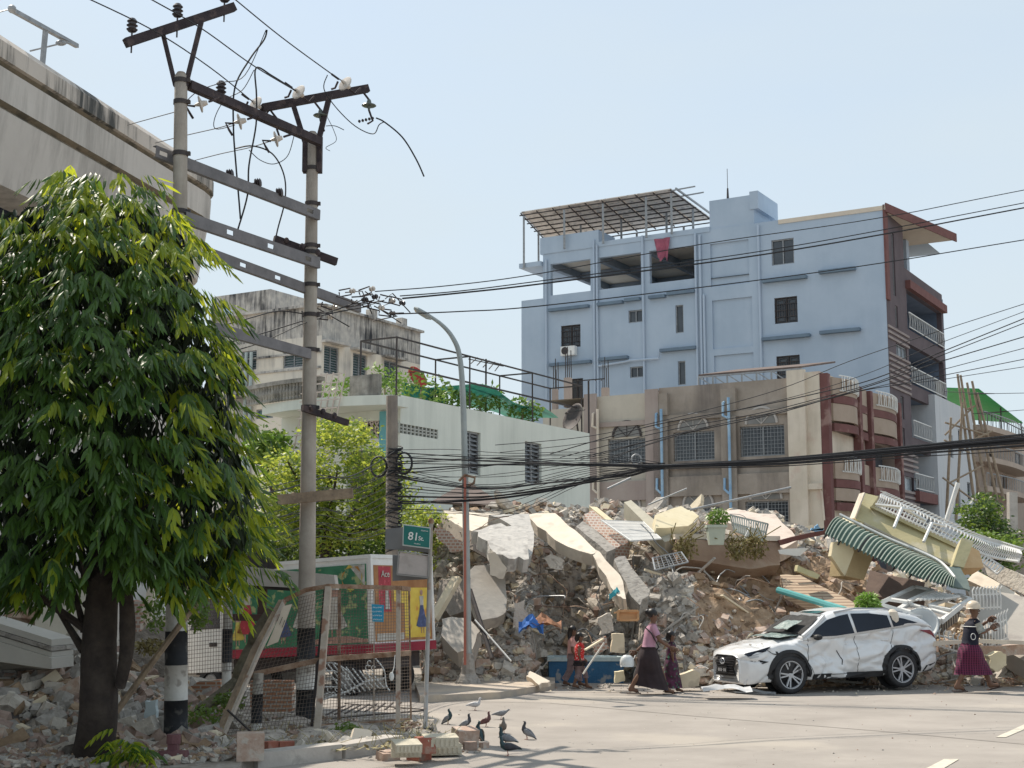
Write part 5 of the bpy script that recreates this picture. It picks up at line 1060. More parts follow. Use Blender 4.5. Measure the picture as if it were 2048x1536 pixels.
# white window frames lying
wf = thing('casement_stack', 'set of white wooden window frames lying over the rubble behind the car', 'window frame', C8(900, 1150, 29.6))
def quadframe(par, px, Y, wd, th, name, m, glass=None):
    pts = [C8(a, b, Y[i]) for i, (a, b) in enumerate(px)]; c, n = fitplane(pts); pts = [project(1600+a/4.571, 960+b/4.571, c, n) for a, b in px]; mb = MB()
    if n.z < 0: n = -n
    for i in range(4): mb.bar(pts[i], pts[(i+1) % 4], wd, th, n)
    f = mb.build(name, m, par)
    if glass: mb = MB(); mb.slab([p_-n*.01 for p_ in pts], .01, -n); mb.build('pane', glass, f)
    return f
m_dg = mat('dusty_glass', (.24, .22, .2), (.34, .31, .28), scale=2, rough=.4, bump=0)
quadframe(wf, [(815, 1090), (1050, 980), (1215, 1010), (985, 1115)], [29.6, 30.2, 30, 29.4], .09, .06, 'casement', M_steelw, m_dg)
quadframe(wf, [(905, 1180), (985, 1130), (1160, 1180), (1080, 1225)], [29.2, 29.5, 29.2, 29], .09, .06, 'casement', M_steelw, m_dg)
quadframe(wf, [(1120, 1230), (1195, 1185), (1370, 1235), (1290, 1280)], [28.9, 29.2, 28.9, 28.7], .09, .06, 'casement', M_steelw, m_dg)
quadframe(wf, [(1185, 1150), (1450, 1050), (1560, 1090), (1380, 1190)], [29.3, 30, 29.8, 29], .08, .06, 'casement', M_steelw)
mb = MB()
for a, b in (((720, 1130), (1290, 1310)), ((720, 1130), (830, 1080)), ((1290, 1305), (1480, 1150))): mb.bar(C8(*a, 29.3-a[0]/2400), C8(*b, 29.3-b[0]/2400), .1, .08)
for k in range(8): mb.bar(C8(1060+k*38, 1100-k*2, 29.3), C8(1250+k*30, 1020+k*6, 29.8), .035)
mb.build('outer_frame', M_steelw, wf)
mb = MB(); e = [C8(x, y, 29) for x, y in ((1180, 1310), (1290, 1320), (1470, 1200), (1440, 1290), (1290, 1400), (1200, 1370))]; mb.slab(e, .3); one('frame_stack_side', mb, brickmat('slatted_side', V((1, 0, 0)), (.4, .34, .27), (.3, .25, .2), (.1, .08, .07), .05, .4, .015), 'slatted crate side under the white window frames', 'crate')
# spiked railing fragments near the man
for k, (a, b, h, lab) in enumerate((((1945, 1190), (2000, 1188), .22, 'short white spiked railing fragment above the helmeted man'), ((1850, 1262), (1925, 1284), .18, 'low white spiked railing fragment left of the helmeted man'), ((1965, 1262), (2012, 1240), .3, 'tangled white railing fragment right of the helmeted man'))):
    p = P(*a, 28.8); q = P(*b, 28.7); mb = MB(); n = 8
    mb.bar(p, q, .03); mb.bar(p-UP*h*1.2, q-UP*h*1.2, .03)
    for i in range(n+1): c = p.lerp(q, i/n); mb.tube([c-UP*h*1.4, c+V((0, -.04, -h*.4)), c+UP*h*.4, c+V((.05, 0, h*.75))], .013, 4)
    one('railing_fragment', mb, M_steelw, lab, 'railing')
dish('fallen_dish', P(1843, 1254, 28.75), V((-.35, -.85, .42)), .37, 'large pale satellite dish standing behind the car tailgate', mat('pale_dish', (.5, .53, .54), (.58, .6, .6), scale=3, rough=.5, bump=0))
mb = MB(); c = P(1785, 1236, 28.2); mb.lathe(c, [(.001, -.3), (.14, -.3), (.13, .0), (.1, .12), (.04, .17), (.001, .175)], 12); one('water_tank', mb, m_slabl, 'beige rounded vessel poking up behind the car roof', 'vessel')
# blue trough
tq = [G(1098, 1366), G(1252, 1366)]; y_ = tq[0].y; x0, x1 = tq[0].x, tq[1].x-.05
tr_ = thing('concrete_trough', 'long blue painted concrete trough with pale top rim at the road edge', 'trough', V(((x0+x1)/2, y_, 0)))
m_tb = mat('flaking_blue_paint', (.03, .11, .22), (.05, .16, .3), scale=1.5, bump=.2, spot=(.42, .4, .36), spotsc=4.5, spotamt=.7, streak=(.04, .05, .07), samt=.5, sfreq=3)
mb = MB(); mb.obox((x0, y_, 0), V((x1-x0, 0, 0)), V((0, .75, 0)), V((0, 0, .45))); mb.build('trough_body', m_tb, tr_)
mb = MB()
for o, a, b in (((x0-.03, y_-.03, .452), V((x1-x0+.06, 0, 0)), V((0, .14, 0))), ((x0-.03, y_+.64, .452), V((x1-x0+.06, 0, 0)), V((0, .14, 0))), ((x0-.03, y_+.112, .452), V((.14, 0, 0)), V((0, .526, 0))), ((x1-.11, y_+.112, .452), V((.14, 0, 0)), V((0, .526, 0)))): mb.obox(o, a, b, UP*.09)
mb.build('trough_rim', mat('pale_blue_rim', (.4, .5, .52), (.5, .58, .58), scale=3, bump=.2, spot=(.2, .24, .26), spotsc=4), tr_)
# ================================================================ left shaded ruins
def L0(x, y, Y): return P(x, y, Y)
def lslab(name, px, Y, th, m, label, cat='concrete slab', jag=1.5):
    pts = [P(a, b, (Y[i] if isinstance(Y, (list, tuple)) else Y)) for i, (a, b) in enumerate(px)]; c, n = fitplane(pts)
    mb = MB(); mb.slab([project(a, b, c, n) for a, b in rag(px, rs, jag)], th); return one(name, mb, m, label, cat)
m_crm = mat('cream_grey_moulded', (.45, .43, .39), (.52, .5, .45), scale=1, bump=.15)
fb = thing('fallen_cornice', 'fallen moulded concrete cornice beam at the left edge of the lot', 'cornice', P(50, 1330, 19.5))
for k, (ya, yb_, o) in enumerate(((1249, 1262, 0), (1264, 1272, .03), (1274, 1284, 0.0), (1286, 1330, .05))):
    mb = MB(); mb.slab([P(-40, ya-14, 19.4-o), P(103, ya+30, 19.2-o), P(103, yb_+30-(22 if k == 3 else 0), 19.2-o), P(-40, yb_-14, 19.4-o)], .6); mb.build('moulding', m_crm if k != 1 else m_c2, fb)
mb = MB(); mb.slab([P(-40, 1318, 19.35), P(103, 1338, 19.15), P(60, 1340, 19.9), P(-40, 1350, 20.2)], .05); mb.build('soffit', m_crm, fb)
lslab('leaning_wall', [(168, 1150), (175, 1210), (120, 1290), (60, 1290), (70, 1240), (135, 1150)], [23, 22.6, 21.4, 21.4, 21.8, 23], .3, mat('olive_shaded_wall', (.36, .32, .25), (.42, .38, .3), scale=1.5, bump=.2), 'smooth olive wall leaning left of the tree trunk', 'wall piece')
cs = thing('corrugated_sheets', 'crushed corrugated shutter sheets hanging at the left edge', 'metal sheet', P(40, 1250, 22.5))
mb = MB()
for k in range(8): x = -10+k*14; mb.slab([P(x, 1140, 22.8-.04*(k % 2)), P(x+13, 1140, 22.8+.06*(k % 2)), P(x+8-k*1.0, 1238, 22.2), P(x-6-k*1.0, 1236, 22.2)], .03)
mb.build('shutter', mat('shutter_grey', (.3, .3, .3), (.42, .38, .35), scale=3, bump=.1, streak=(.2, .12, .08), samt=.6), cs)
mb = MB(); mb.slab([P(-20, 1230, 22), P(85, 1240, 22), P(50, 1275, 22.2), P(-20, 1262, 22.2)], .3); mb.build('rusty_lintel', M_rust, cs)
lslab('angular_slab', [(108, 1290), (140, 1284), (150, 1300), (128, 1322), (108, 1318)], 20, .3, m_c2, 'smooth angular grey slab between cornice and trunk')
lslab('brick_chunk_slab', [(110, 1380), (158, 1352), (158, 1400), (110, 1402)], 19, .4, m_b1, 'whitewashed brick lump against the trunk', 'brick lump')
lslab('white_wall_piece', [(245, 1155), (310, 1160), (330, 1230), (262, 1260), (245, 1200)], [24, 24, 23.8, 23.8, 24], .3, M_white, 'white wall piece right behind the tree trunk', 'wall piece')
lslab('white_pole_panel', [(298, 1160), (312, 1160), (300, 1250), (284, 1246)], 23.6, .1, m_slabl, 'cream narrow board beside the white wall piece', 'board')
lslab('brick_pier', [(262, 1200), (285, 1204), (280, 1262), (256, 1262)], 23.4, .4, m_blk, 'broken brick pier behind the tree trunk', 'wall piece')
lslab('root_ball', [(262, 1262), (320, 1240), (345, 1290), (330, 1350), (280, 1380), (255, 1330)], [21.8, 22, 21.6, 21, 20.8, 21], .8, mat('root_mass', (.12, .1, .08), (.26, .22, .18), scale=6, bump=1, bscale=18), 'tangled brown root mass between the trunk and the striped pole', 'root mass', 4)
lslab('dark_pipe_slab', [(-20, 1430), (70, 1410), (108, 1440), (90, 1475), (-20, 1480)], [18.4, 18.6, 18.3, 18, 18], .5, mat('dark_round_slab', (.1, .09, .09), (.15, .135, .13), scale=2, bump=.3), 'dark rounded slab in the lower left corner')
lslab('brick_block', [(48, 1462), (88, 1455), (92, 1492), (60, 1502), (46, 1490)], 17.6, .3, m_b1, 'brick block lying at the lower left corner', 'brick lump')
lslab('low_brick_wall', [(376, 1374), (400, 1362), (440, 1360), (446, 1408), (376, 1410)], 22.2, .3, brickmat('low_bricks', V((1, 0, 0)), (.45, .22, .12), (.36, .17, .1), (.42, .36, .3), .16, .06), 'short low brick wall beside the striped pole', 'wall', .6)
lslab('brick_wall_behind_fence', [(500, 1362), (584, 1362), (584, 1440), (500, 1440)], 21.2, .25, MC['low_bricks'], 'low brick wall seen through the rusty fence', 'wall', .6)
lslab('white_can', [(290, 1402), (312, 1400), (312, 1436), (288, 1440)], 18.4, .12, mat('pale_blue_board', (.5, .58, .6), bump=0), 'pale blue upright board piece right of the trunk', 'board')
lslab('white_chunk', [(236, 1440), (262, 1432), (270, 1448), (250, 1464)], 17.8, .2, m_c1, 'pale angular concrete piece right of the trunk base')
lslab('speckled_chunk', [(262, 1450), (300, 1432), (312, 1462), (280, 1474)], 17.6, .25, m_c1, 'speckled concrete lump right of the trunk base')
# corrugated grey sheet on the ground and debris in front of the fence
mb = MB(); q = [P(306, 1478, 18.2), P(450, 1412, 20), P(470, 1430, 19.6), P(440, 1460, 18.6), P(330, 1482, 17.9)]; n = 14
for k in range(n):
    t0, t1 = k/n, (k+.92)/n; a0, a1 = q[0].lerp(q[4], t0), q[0].lerp(q[4], t1); b0_, b1_ = q[1].lerp(q[3], t0), q[1].lerp(q[3], t1); mb.slab([a0, a1, b1_+UP*.0, b0_], .02+.02*(k % 2))
one('grey_roof_sheet', mb, mat('weathered_grey_sheet', (.22, .215, .215), (.32, .31, .31), scale=3, bump=.2), 'bent grey roofing sheet lying between the tree and the fence', 'metal sheet')
m_kerb = mat('kerb_concrete', (.4, .37, .34), (.47, .44, .4), scale=3, bump=.4, bscale=10, spot=(.26, .24, .22), spotsc=5, spotamt=.6)
for k, (pa, pb_, hh, lab) in enumerate((((500, 1536), (668, 1516), .17, 'long kerb stone at the bottom edge nearest the tree'), ((672, 1516), (788, 1496), .16, 'kerb stone ending at the brick pile'), ((440, 1494), (700, 1478), .1, 'long buff edging stone behind the front kerb'))):
    a = G(*pa); b = G(*pb_); mb = MB(); mb.bar(a+UP*hh/2, b+UP*hh/2, .28 if k < 2 else .16, hh)
    one('kerb_stone', mb, m_kerb if k < 2 else m_slabl, lab, 'kerb stone')
def blk(name, px, py, sz, rz, m, label, cat='block', z=0.1, tx=0):
    p = G(px, py, z); mb = MB(); M = Matrix.Rotation(rz, 3, 'Z') @ Matrix.Rotation(tx, 3, 'X')
    mb.box(p+UP*sz[2]*.5, sz, M)
    if 'paver' in name or 'tile' in name:
        for k in range(7): mb.box(p+UP*sz[2]*.5+M @ V((sz[0]*(-.42+.14*k), -sz[1]/2-.004, 0)), (sz[0]*.08, .012, sz[2]*.7), M)
    return one(name, mb, m, label, cat)
m_pv = mat('ribbed_cream_block', (.48, .44, .34), (.55, .5, .4), scale=3, bump=.3); m_rd = mat('dark_red_block', (.3, .1, .07), (.38, .15, .1), scale=4, bump=.4, spot=(.4, .34, .28), spotsc=6)
blk('ribbed_paver', 812, 1512, (.34, .3, .1), .1, m_pv, 'ribbed cream block lying under its twin at the kerb end')
blk('ribbed_paver', 813, 1500, (.3, .26, .09), .3, m_pv, 'upper pale ribbed block stacked at the kerb end', z=.21, tx=.15)
blk('ribbed_paver', 884, 1508, (.42, .3, .13), .25, m_pv, 'long cream ribbed block next to the red lump at the sign post foot', z=0.02)
blk('ribbed_paver', 880, 1492, (.4, .26, .12), .22, m_pv, 'topmost ribbed cream block at the sign post foot', z=.17, tx=.1)
blk('red_block', 850, 1506, (.2, .2, .18), .4, m_rd, 'dark red masonry lump between the cream blocks')
blk('red_block', 838, 1520, (.22, .2, .1), .9, m_rd, 'low dark red fragment in front of the cream blocks', z=0)
blk('brick_fragment', 930, 1488, (.3, .22, .2), .5, m_b1, 'brown brick fragment nearest the pigeons', z=0, tx=.2)
blk('brick_fragment', 940, 1500, (.16, .14, .1), .2, m_b2, 'small dark brick fragment beside the pigeons', z=0)
blk('brick_fragment', 968, 1496, (.11, .08, .07), .8, m_b1, 'tiny brick piece on the road right of the brick fragments', z=0)
blk('brick_fragment', 776, 1520, (.24, .16, .1), .6, m_b1, 'pink brick piece lying against the front kerb', z=0, tx=.2)
blk('masonry_stack', 500, 1520, (.3, .25, .3), .2, m_b1, 'squat pile of mortared bricks at the sidewalk corner', z=.1)
blk('masonry_stack', 540, 1500, (.16, .12, .1), .9, m_rd, 'red brick piece beside the mortared brick pile')
blk('masonry_stack', 572, 1498, (.18, .1, .09), .4, m_rd, 'second red brick piece, right of the brick pile')
for k, (x, y, s_) in enumerate(((660, 1486, .2), (690, 1490, .16), (720, 1482, .22), (742, 1488, .14), (640, 1478, .18), (600, 1500, .13))):
    mb = MB(); p = G(x, y, .1); chunkmesh(mb, p+UP*s_*.25, (s_*1.5, s_, s_*.5), rs); one('kerbside_stone', mb, m_c1 if k % 2 else m_slabl, 'pale broken stone lying behind the front kerb', 'stone', 'broken stones behind the front kerb')
blk('iron_pipe_stub', 346, 1522, (.11, .11, .26), 0, mat('maroon_pipe', (.14, .06, .07), (.2, .1, .1), scale=4, bump=.2), 'maroon pipe fitting standing at the bottom left', 'pipe fitting', z=.09)
p = G(346, 1520, .1); mb = MB(); mb.cyl(p+V((-.14, -.05, .05)), p+V((.18, -.1, .06)), .06, 12); mb.cyl(p+V((0, 0, .18)), p+V((0, 0, .28)), .08, 12); one('pipe_tee', mb, MC['maroon_pipe'], 'round maroon pipe tee lying at the bottom left', 'pipe fitting')
# leaf litter / dry twigs on the sidewalk
mb = MB()
for _ in range(900):
    p = G(rs.uniform(430, 860), rs.uniform(1440, 1500), .12); a = rs.uniform(0, 6.28); l = rs.uniform(.03, .09); d = V((cos(a)*l, sin(a)*l, rs.uniform(-.01, .04))); n_ = V((-sin(a), cos(a), .2))*l*.3
    mb.add([p-d, p+n_, p+d, p-n_], [(0, 1, 2, 3)])
for _ in range(240):
    p = G(rs.uniform(430, 900), rs.uniform(1440, 1500), .1); d = V((rs.gauss(0, .12), rs.gauss(0, .08), rs.uniform(.02, .2))); mb.tube([p, p+d*.6+V((rs.gauss(0, .02),)*3), p+d], .004, 3)
tag(mb.build('dry_litter', mat('dry_litter', (.22, .2, .08), (.4, .34, .2), scale=12, bump=0)), 'dry leaves and twigs strewn over the sidewalk', 'litter', None, 'stuff')

mb = MB(); mb.box((-7.2, 30.4, 1.1), (5.4, .3, 2.2)); mb.box((-7.2, 30.4, 2.26), (5.5, .42, .12)); one('yard_wall', mb, m_wallg, 'dusty plastered yard wall glimpsed behind the truck cab and the striped pole', 'wall')
# ================================================================ utility poles and wires
m_pole = mat('pole_concrete', (.33, .29, .25), (.42, .38, .33), scale=3, bump=.2, bscale=20, streak=(.2, .17, .14), samt=.6, sfreq=7)
m_bw = mat('white_band_paint', (.55, .53, .49), (.64, .62, .58), scale=5, bump=.1, spot=(.3, .27, .24), spotsc=6, spotamt=.8)
m_bk = mat('black_band_paint', (.02, .022, .026), (.035, .036, .04), scale=5, bump=.1, spot=(.2, .19, .17), spotsc=7, spotamt=.4)
m_tar = mat('tarred_timber', (.03, .022, .026), (.055, .042, .045), scale=5, bump=.2, spot=(.14, .1, .09), spotsc=7, spotamt=.4)
m_cer = mat('cream_porcelain', (.52, .46, .4), (.6, .54, .48), scale=5, rough=.25, bump=0)
m_cerd = mat('dark_glazed_porcelain', (.035, .03, .035), (.06, .05, .05), scale=5, rough=.2, bump=0)
m_chan = mat('grey_channel_steel', (.13, .125, .13), (.19, .18, .185), scale=4, rough=.6, bump=.05)
YL, YR = 17.8, 20.4
def pole(top, botx, Y, r0, r1, label, bands):
    t = P(*top, Y); b = P(botx, 1400, Y); d = (t-b); b = b-d*(b.z/d.z); th_ = thing('utility_pole', label, 'utility pole', b)
    mb = MB(); n = 12; mb.tube([b.lerp(t, k/n) for k in range(n+1)]+[t+UP*.05], [r0+(r1-r0)*k/n for k in range(n+1)]+[r1*.6], 20); mb.build('shaft', m_pole, th_, True)
    def at(py): z = P(top[0], py, Y).z; return b.lerp(t, (z-b.z)/(t.z-b.z)), r0+(r1-r0)*(z-b.z)/(t.z-b.z)
    for y0, y1, m in bands:
        (p, rp), (q, rq) = at(y0), at(y1); mb = MB(); mb.tube([p, q], [rp+.004, rq+.004], 20); mb.build('painted_band', m, th_, True)
    return th_, at
pl, atL = pole((362, 152), 352, YL, .145, .083, 'taller left concrete utility pole with black and white painted bands', ((1262, 1330, m_bk), (1190, 1262, m_bw), (1330, 1400, m_bw), (1400, 1468, m_bk)))
pr, atR = pole((625, 270), 611, YR, .135, .084, 'right concrete utility pole in front of the rusty fence', ((1256, 1318, m_bk), (1318, 1378, m_bw), (1378, 1440, m_bk)))
for at_, th_, ys in ((atL, pl, (162, 205, 308, 424, 530)), (atR, pr, (337, 408, 492, 505, 570, 630, 700, 990, 815))):
    for y in ys:
        p, r = at_(y); mb = MB(); mb.tube([p-UP*.03, p+UP*.03], [r+.012]*2, 16); mb.box(p+V((r+.02, -.02, 0)), (.05, .05, .05)); mb.build('steel_collar', M_iron, th_)
def pin(mb, p, s=1):   # upright pin insulator
    mb.lathe(p, [(.012, -.1), (.012, 0), (.05*s, .01), (.075*s, .04), (.05*s, .055), (.05*s, .075), (.075*s, .095), (.05*s, .11), (.05*s, .13), (.07*s, .15), (.04*s, .19), (.001, .2)], 14)
def disc(mb, p, ax, s=1):
    ax = V(ax).normalized(); mb.lathe(p, [(.03*s, -.09*s), (.04*s, -.05*s), (.045*s, -.02*s), (.115*s, .0), (.125*s, .012*s), (.11*s, .022*s), (.03*s, .03*s), (.015, .09*s)], 16, ax)
def fits(th_, *tubes):
    for t_u in tubes: mb = MB(); mb.tube(t_u, .017, 5); mb.build('insulator_fitting', m_tar, th_)
def arm(th_, a, b, Y, w_, m, name='crossarm', Y2=None):
    mb = MB(); mb.bar(P(*a, Y), P(*b, Y2 or Y), w_, w_*1.15); return mb.build(name, m, th_)
c1_ = arm(pl, (251, 86), (468, 14), YL-.35, .1, m_tar, Y2=YL+.55)
for a, b in (((326, 68), (351, 172)), ((403, 42), (371, 172))): mb = MB(); mb.bar(P(*a, YL), P(*b, YL), .055); mb.build('brace', m_tar, pl)
for x, y in ((264, 62), (355, 32), (449, 2)): mb = MB(); p = P(x, y, YL-.35+.9*(x-251)/217); pin(mb, p-UP*.02, 1); mb.cyl(p-UP*.3, p, .012, 5); mb.build('insulator', m_cerd, pl)
arm(pr, (525, 216), (736, 177), YR-.2, .1, m_tar, Y2=YR+.6)
for a, b in (((585, 205), (610, 285)), ((660, 188), (636, 285))): mb = MB(); mb.bar(P(*a, YR), P(*b, YR), .075); mb.build('brace', m_tar, pr)
for x in (611, 640): mb = MB(); mb.bar(P(x, 272, YR), P(x-1, 345, YR), .07, .14); mb.build('channel_cheek', m_tar, pr)
for x, y in ((512, 208), (598, 185), (691, 168)):
    mb = MB(); p = P(x, y, YR-.3); disc(mb, p, (-.55, -.75, .35), 1); mb.build('insulator', m_cer, pr); fits(pr, [p+V((.02, .08, -.02)), p+V((.12, .2, -.08)), P(x+30, y+8, YR)], [p-V((.09, .06, -.05)), p-V((.2, .1, -.12))], [p-V((.1, .1, 0)), p-V((.14, .1, .1)), p-V((.2, .1, .12))])
for x, y in ((738, 210), (641, 230), (554, 248)):
    mb = MB(); p = P(x, y, YR); disc(mb, p, (0, 0, -1), .9); mb.build('hanging_insulator', mat('grey_green_glaze', (.1, .12, .11), bump=0, rough=.2), pr); fits(pr, [P(x-12, y-26, YR), P(x-6, y-18, YR), p+UP*.08], [p-UP*.08, p+V((.06, 0, -.25)), p+V((-.02, 0, -.3))])
p = P(736, 240, YR); mb = MB()
for k in range(5): mb.lathe(p+V((-.13+.05*k, 0, -.02+.012*k)), [(.012, -.02), (.03, 0), (.012, .02)], 8, V((1, 0, .3)).normalized())
mb.build('ribbed_clamp', m_cerd, pr)
# beams joining the two poles
def beam(a, b, ya, yb, h, m, name, label, slots=()):
    p = P(*a, ya); q = P(*b, yb); d = (q-p); L_ = d.length; dn = d/L_; th_ = thing(name, label, 'crossbeam', p); mb = MB()
    cuts = sorted(slots); e = 0
    for s_ in cuts+[None]:
        x1 = L_ if s_ is None else L_*s_-.07
        mb.bar(p+dn*e, p+dn*x1, .012, h)
        if s_ is not None:
            for o in (-1, 1): mb.bar(p+dn*x1+UP*o*(h*.36), p+dn*(x1+.14)+UP*o*(h*.36), .012, h*.28)
            e = x1+.14
    n_ = dn.cross(UP).normalized()
    for o in (-1, 1): mb.bar(p+UP*o*(h/2+.004)-n_*.03, q+UP*o*(h/2+.004)-n_*.03, .07, .008)
    mb.build('channel', m, th_); return th_, p, q
mb = MB(); mb.bar(P(378, 170, YL+.05), P(640, 284, YR-.15), .1, .12)
tb_ = thing('top_crossbeam', 'dark tarred timber beam joining the tops of the two utility poles', 'crossbeam', P(510, 225, 19)); mb.build('timber', m_tar, tb_)
mb = MB(); p = P(442, 182, 18.6); pin(mb, p-UP*.05, 1); mb.build('pin_insulator', m_cerd, tb_)
for x, y, Y in ((402, 208, 18), (480, 243, 18.8), (553, 278, 19.4)):
    mb = MB(); p = P(x, y, Y); disc(mb, p, (-1, -.2, -.3), .95); mb.build('disc_insulator', m_cer, tb_); fits(tb_, [p+V((.1, 0, .03)), p+V((.25, .05, .1))], [p-V((.08, 0, .03)), p-V((.2, 0, .02)), p-V((.15, 0, .12)), p-V((.1, 0, .2))])
b1_, p, q = beam((312, 302), (640, 430), YL-.15, YR-.1, .14, m_chan, 'channel_beam', 'uppermost grey channel beam carrying three dark spool insulators', (.04, .93))
for x, y, t in ((460, 348, .46), (516, 366, .62), (559, 385, .75)):
    mb = MB(); c = P(x, y, YL+(YR-YL)*t-.15); mb.lathe(c, [(.012, -.14), (.012, -.05), (.06, -.045), (.07, -.03), (.05, -.015), (.075, 0), (.05, .015), (.07, .03), (.04, .05), (.001, .055)], 12, V((1, 0, .1)).normalized()); mb.build('spool_insulator', m_cerd, b1_)
beam((372, 435), (640, 526), YL-.1, YR-.1, .15, m_chan, 'channel_beam', 'second grey channel beam with slotted holes below the spool insulators', (.3, .6, .9))
b3_, p, q = beam((425, 508), (722, 616), YL+.6, YR+1.3, .13, m_chan, 'channel_beam', 'third grey channel beam running past the right pole to the tangled fittings', (.18, .4, .6))
beam((430, 655), (622, 708), YL+.6, YR-.1, .13, m_chan, 'channel_beam', 'lowest grey channel beam emerging from the tree leaves')
for q_ in ((548, 478, 673, 524, 'short tarred timber arm with clamps across the right pole', .1), (605, 816, 696, 846, 'short dark timber arm slanting below the middle of the right pole', .08), (556, 1000, 706, 986, 'weathered brown timber arm low on the right pole', .13)):
    mb = MB(); mb.bar(P(q_[0], q_[1], YR-.25), P(q_[2], q_[3], YR+.25 if q_[5] != .13 else YR-.2), q_[5]*.8, q_[5]*1.1)
    for k in range(3): c = P(q_[0]+(q_[2]-q_[0])*(.2+.25*k), q_[1]+(q_[3]-q_[1])*(.2+.25*k)-6, YR-.2); mb.ell(c, (.04, .04, .05), 8, 5)
    one('timber_arm', mb, m_tar if q_[5] != .13 else M_wood, q_[4], 'crossarm')
# tangled fittings
ft = thing('tangled_fittings', 'tangle of shackles and insulators hanging at the end of the third beam', 'line fittings', P(730, 600, YR+1))
rf = random.Random(5)
for x, y in ((690, 585), (730, 583), (715, 600), (735, 597), (748, 612), (770, 598), (790, 602), (770, 625), (655, 610), (645, 632)):
    c = P(x, y, YR+.6+.4*rf.random()); mb = MB(); w_, h_ = .09, .05; a = rf.uniform(-.4, .4); ax = V((cos(a), 0, sin(a))); az = V((-sin(a), 0, cos(a)))
    mb.tube([c-ax*w_+az*h_, c+ax*w_+az*h_, c+ax*w_-az*h_, c-ax*w_-az*h_, c-ax*w_+az*h_*.4], .012, 5); mb.build('shackle', m_tar, ft)
    mb = MB(); mb.lathe(c+ax*w_*1.3, [(.02, -.05), (.045, -.02), (.03, 0), (.045, .02), (.02, .05)], 10, ax); mb.build('spool', m_cerd if rf.random() < .5 else m_cer, ft)
    mb = MB(); mb.tube([c, c+V((rf.uniform(-.3, .3), 0, rf.uniform(-.2, .1))), c+V((rf.uniform(-.5, .5), 0, rf.uniform(-.35, .1)))], .009, 4); mb.build('loose_wire', M_iron, ft)
m_wire = mat('black_cable', (.015, .015, .018), bump=0, rough=.6)
def wire(pts, r, label, group=None, smoothn=6, name='power_line', cat='wire'):
    ps = [P(*q) for q in pts]
    if pts[-1][0] > 2090: ps.append(ps[-1]+(ps[-1]-ps[-2])*(22/max((ps[-1]-ps[-2]).length, 1)))
    if pts[0][0] > 2090: ps.insert(0, ps[0]+(ps[0]-ps[1])*(22/max((ps[0]-ps[1]).length, 1)))
    mb = MB(); mb.tube(bez(ps, smoothn), r*.8, 5); return one(name, mb, m_wire, label, cat, group)
g_ = 'wires coming down from the upper left'
for k, q in enumerate((((150, -15, 16.5), (305, 60, 17.2), (420, 135, 18.5), (505, 203, 20)), ((290, -8, 16.5), (400, 55, 17.4), (505, 130, 18.8), (592, 182, 20.1)), ((462, -8, 17), (560, 72, 18.2), (655, 142, 19.6), (686, 163, 20.1)))):
    wire(q, .011, ['lowest bare wire running from the upper left to the leftmost white disc insulator', 'middle bare wire running from the upper left to the second white disc insulator', 'highest bare wire running from the upper left to the rightmost disc insulator'][k])
wire(((255, 250, 22), (350, 224, 20), (372, 218, 18.2)), .009, 'short wire from the curved building to the left pole top')
wire(((310, 286, 22), (375, 270, 20), (440, 255, 19), (470, 245, 18.8)), .009, 'wire passing behind the left pole to the middle white insulator')
wire(((370, 326, 22), (440, 308, 20.5), (500, 295, 19.6), (545, 281, 19.4)), .009, 'wire rising to the right hand white insulator of the timber beam')
wire(((534, 60, 19), (528, 80, 19), (500, 118, 19), (470, 175, 19), (467, 255, 19), (472, 330, 19), (478, 400, 19), (481, 438, 19)), .016, 'left thick black cable end hanging down between the poles')
wire(((592, 182, 20), (545, 152, 19.8), (512, 136, 19.4), (513, 190, 19.4), (512, 250, 19.4), (498, 330, 19.2), (495, 390, 19.2), (476, 458, 19.2)), .016, 'right thick black cable end hanging down between the poles')
wire(((468, 298, 19.4), (505, 292, 19.4), (545, 308, 19.6), (568, 350, 19.8), (570, 400, 19.8), (555, 460, 19.8), (546, 506, 19.8)), .014, 'curved black cable end hanging just left of the right pole')
wire(((655, 150, 20.2), (648, 178, 20.2), (672, 215, 20.2), (710, 252, 20.2), (746, 268, 20.2), (758, 250, 20.2), (768, 244, 20.2)), .01, 'thin looping jumper wire below the right crossarm')
wire(((752, 236, 20.2), (770, 245, 20.2), (805, 275, 20.2), (832, 318, 20.2), (848, 353, 20.2)), .015, 'broken cable end curving out to the right of the right crossarm')
wire(((508, 140, 19), (485, 180, 19), (450, 200, 19), (430, 235, 19), (432, 258, 19), (470, 250, 19)), .008, 'thin jumper wire looping left of the timber beam')
wire(((498, 300, 19.4), (520, 320, 19.4), (548, 328, 19.4), (575, 312, 19.6), (588, 272, 19.8)), .008, 'thin jumper loop hanging under the right end of the timber beam')
wire(((532, 60, 19), (490, 150, 18.6), (445, 165, 18.3), (400, 180, 18), (375, 200, 18)), .008, 'thin slack wire swinging from the highest wire to the left pole')
wire(((655, 235, 20.2), (668, 262, 20.2), (672, 282, 20.2), (652, 295, 20.2), (660, 302, 20.2)), .006, 'thin curly loose wire right of the right pole top')
wire(((652, 252, 20.2), (670, 252, 20.2), (688, 260, 20.2)), .008, 'short stiff wire stub right of the right pole brace')
wire(((750, 583, 21.4), (900, 571, 22), (1080, 547, 23), (1400, 489, 24.5), (1770, 434, 26.5), (2120, 366, 28)), .011, 'topmost single wire crossing in front of the blue block')
wire(((800, 592, 21.4), (920, 582, 22), (1080, 562, 23), (1480, 509, 25), (1770, 459, 26.5), (2120, 392, 28)), .012, 'thinner of the two paired wires crossing the blue block')
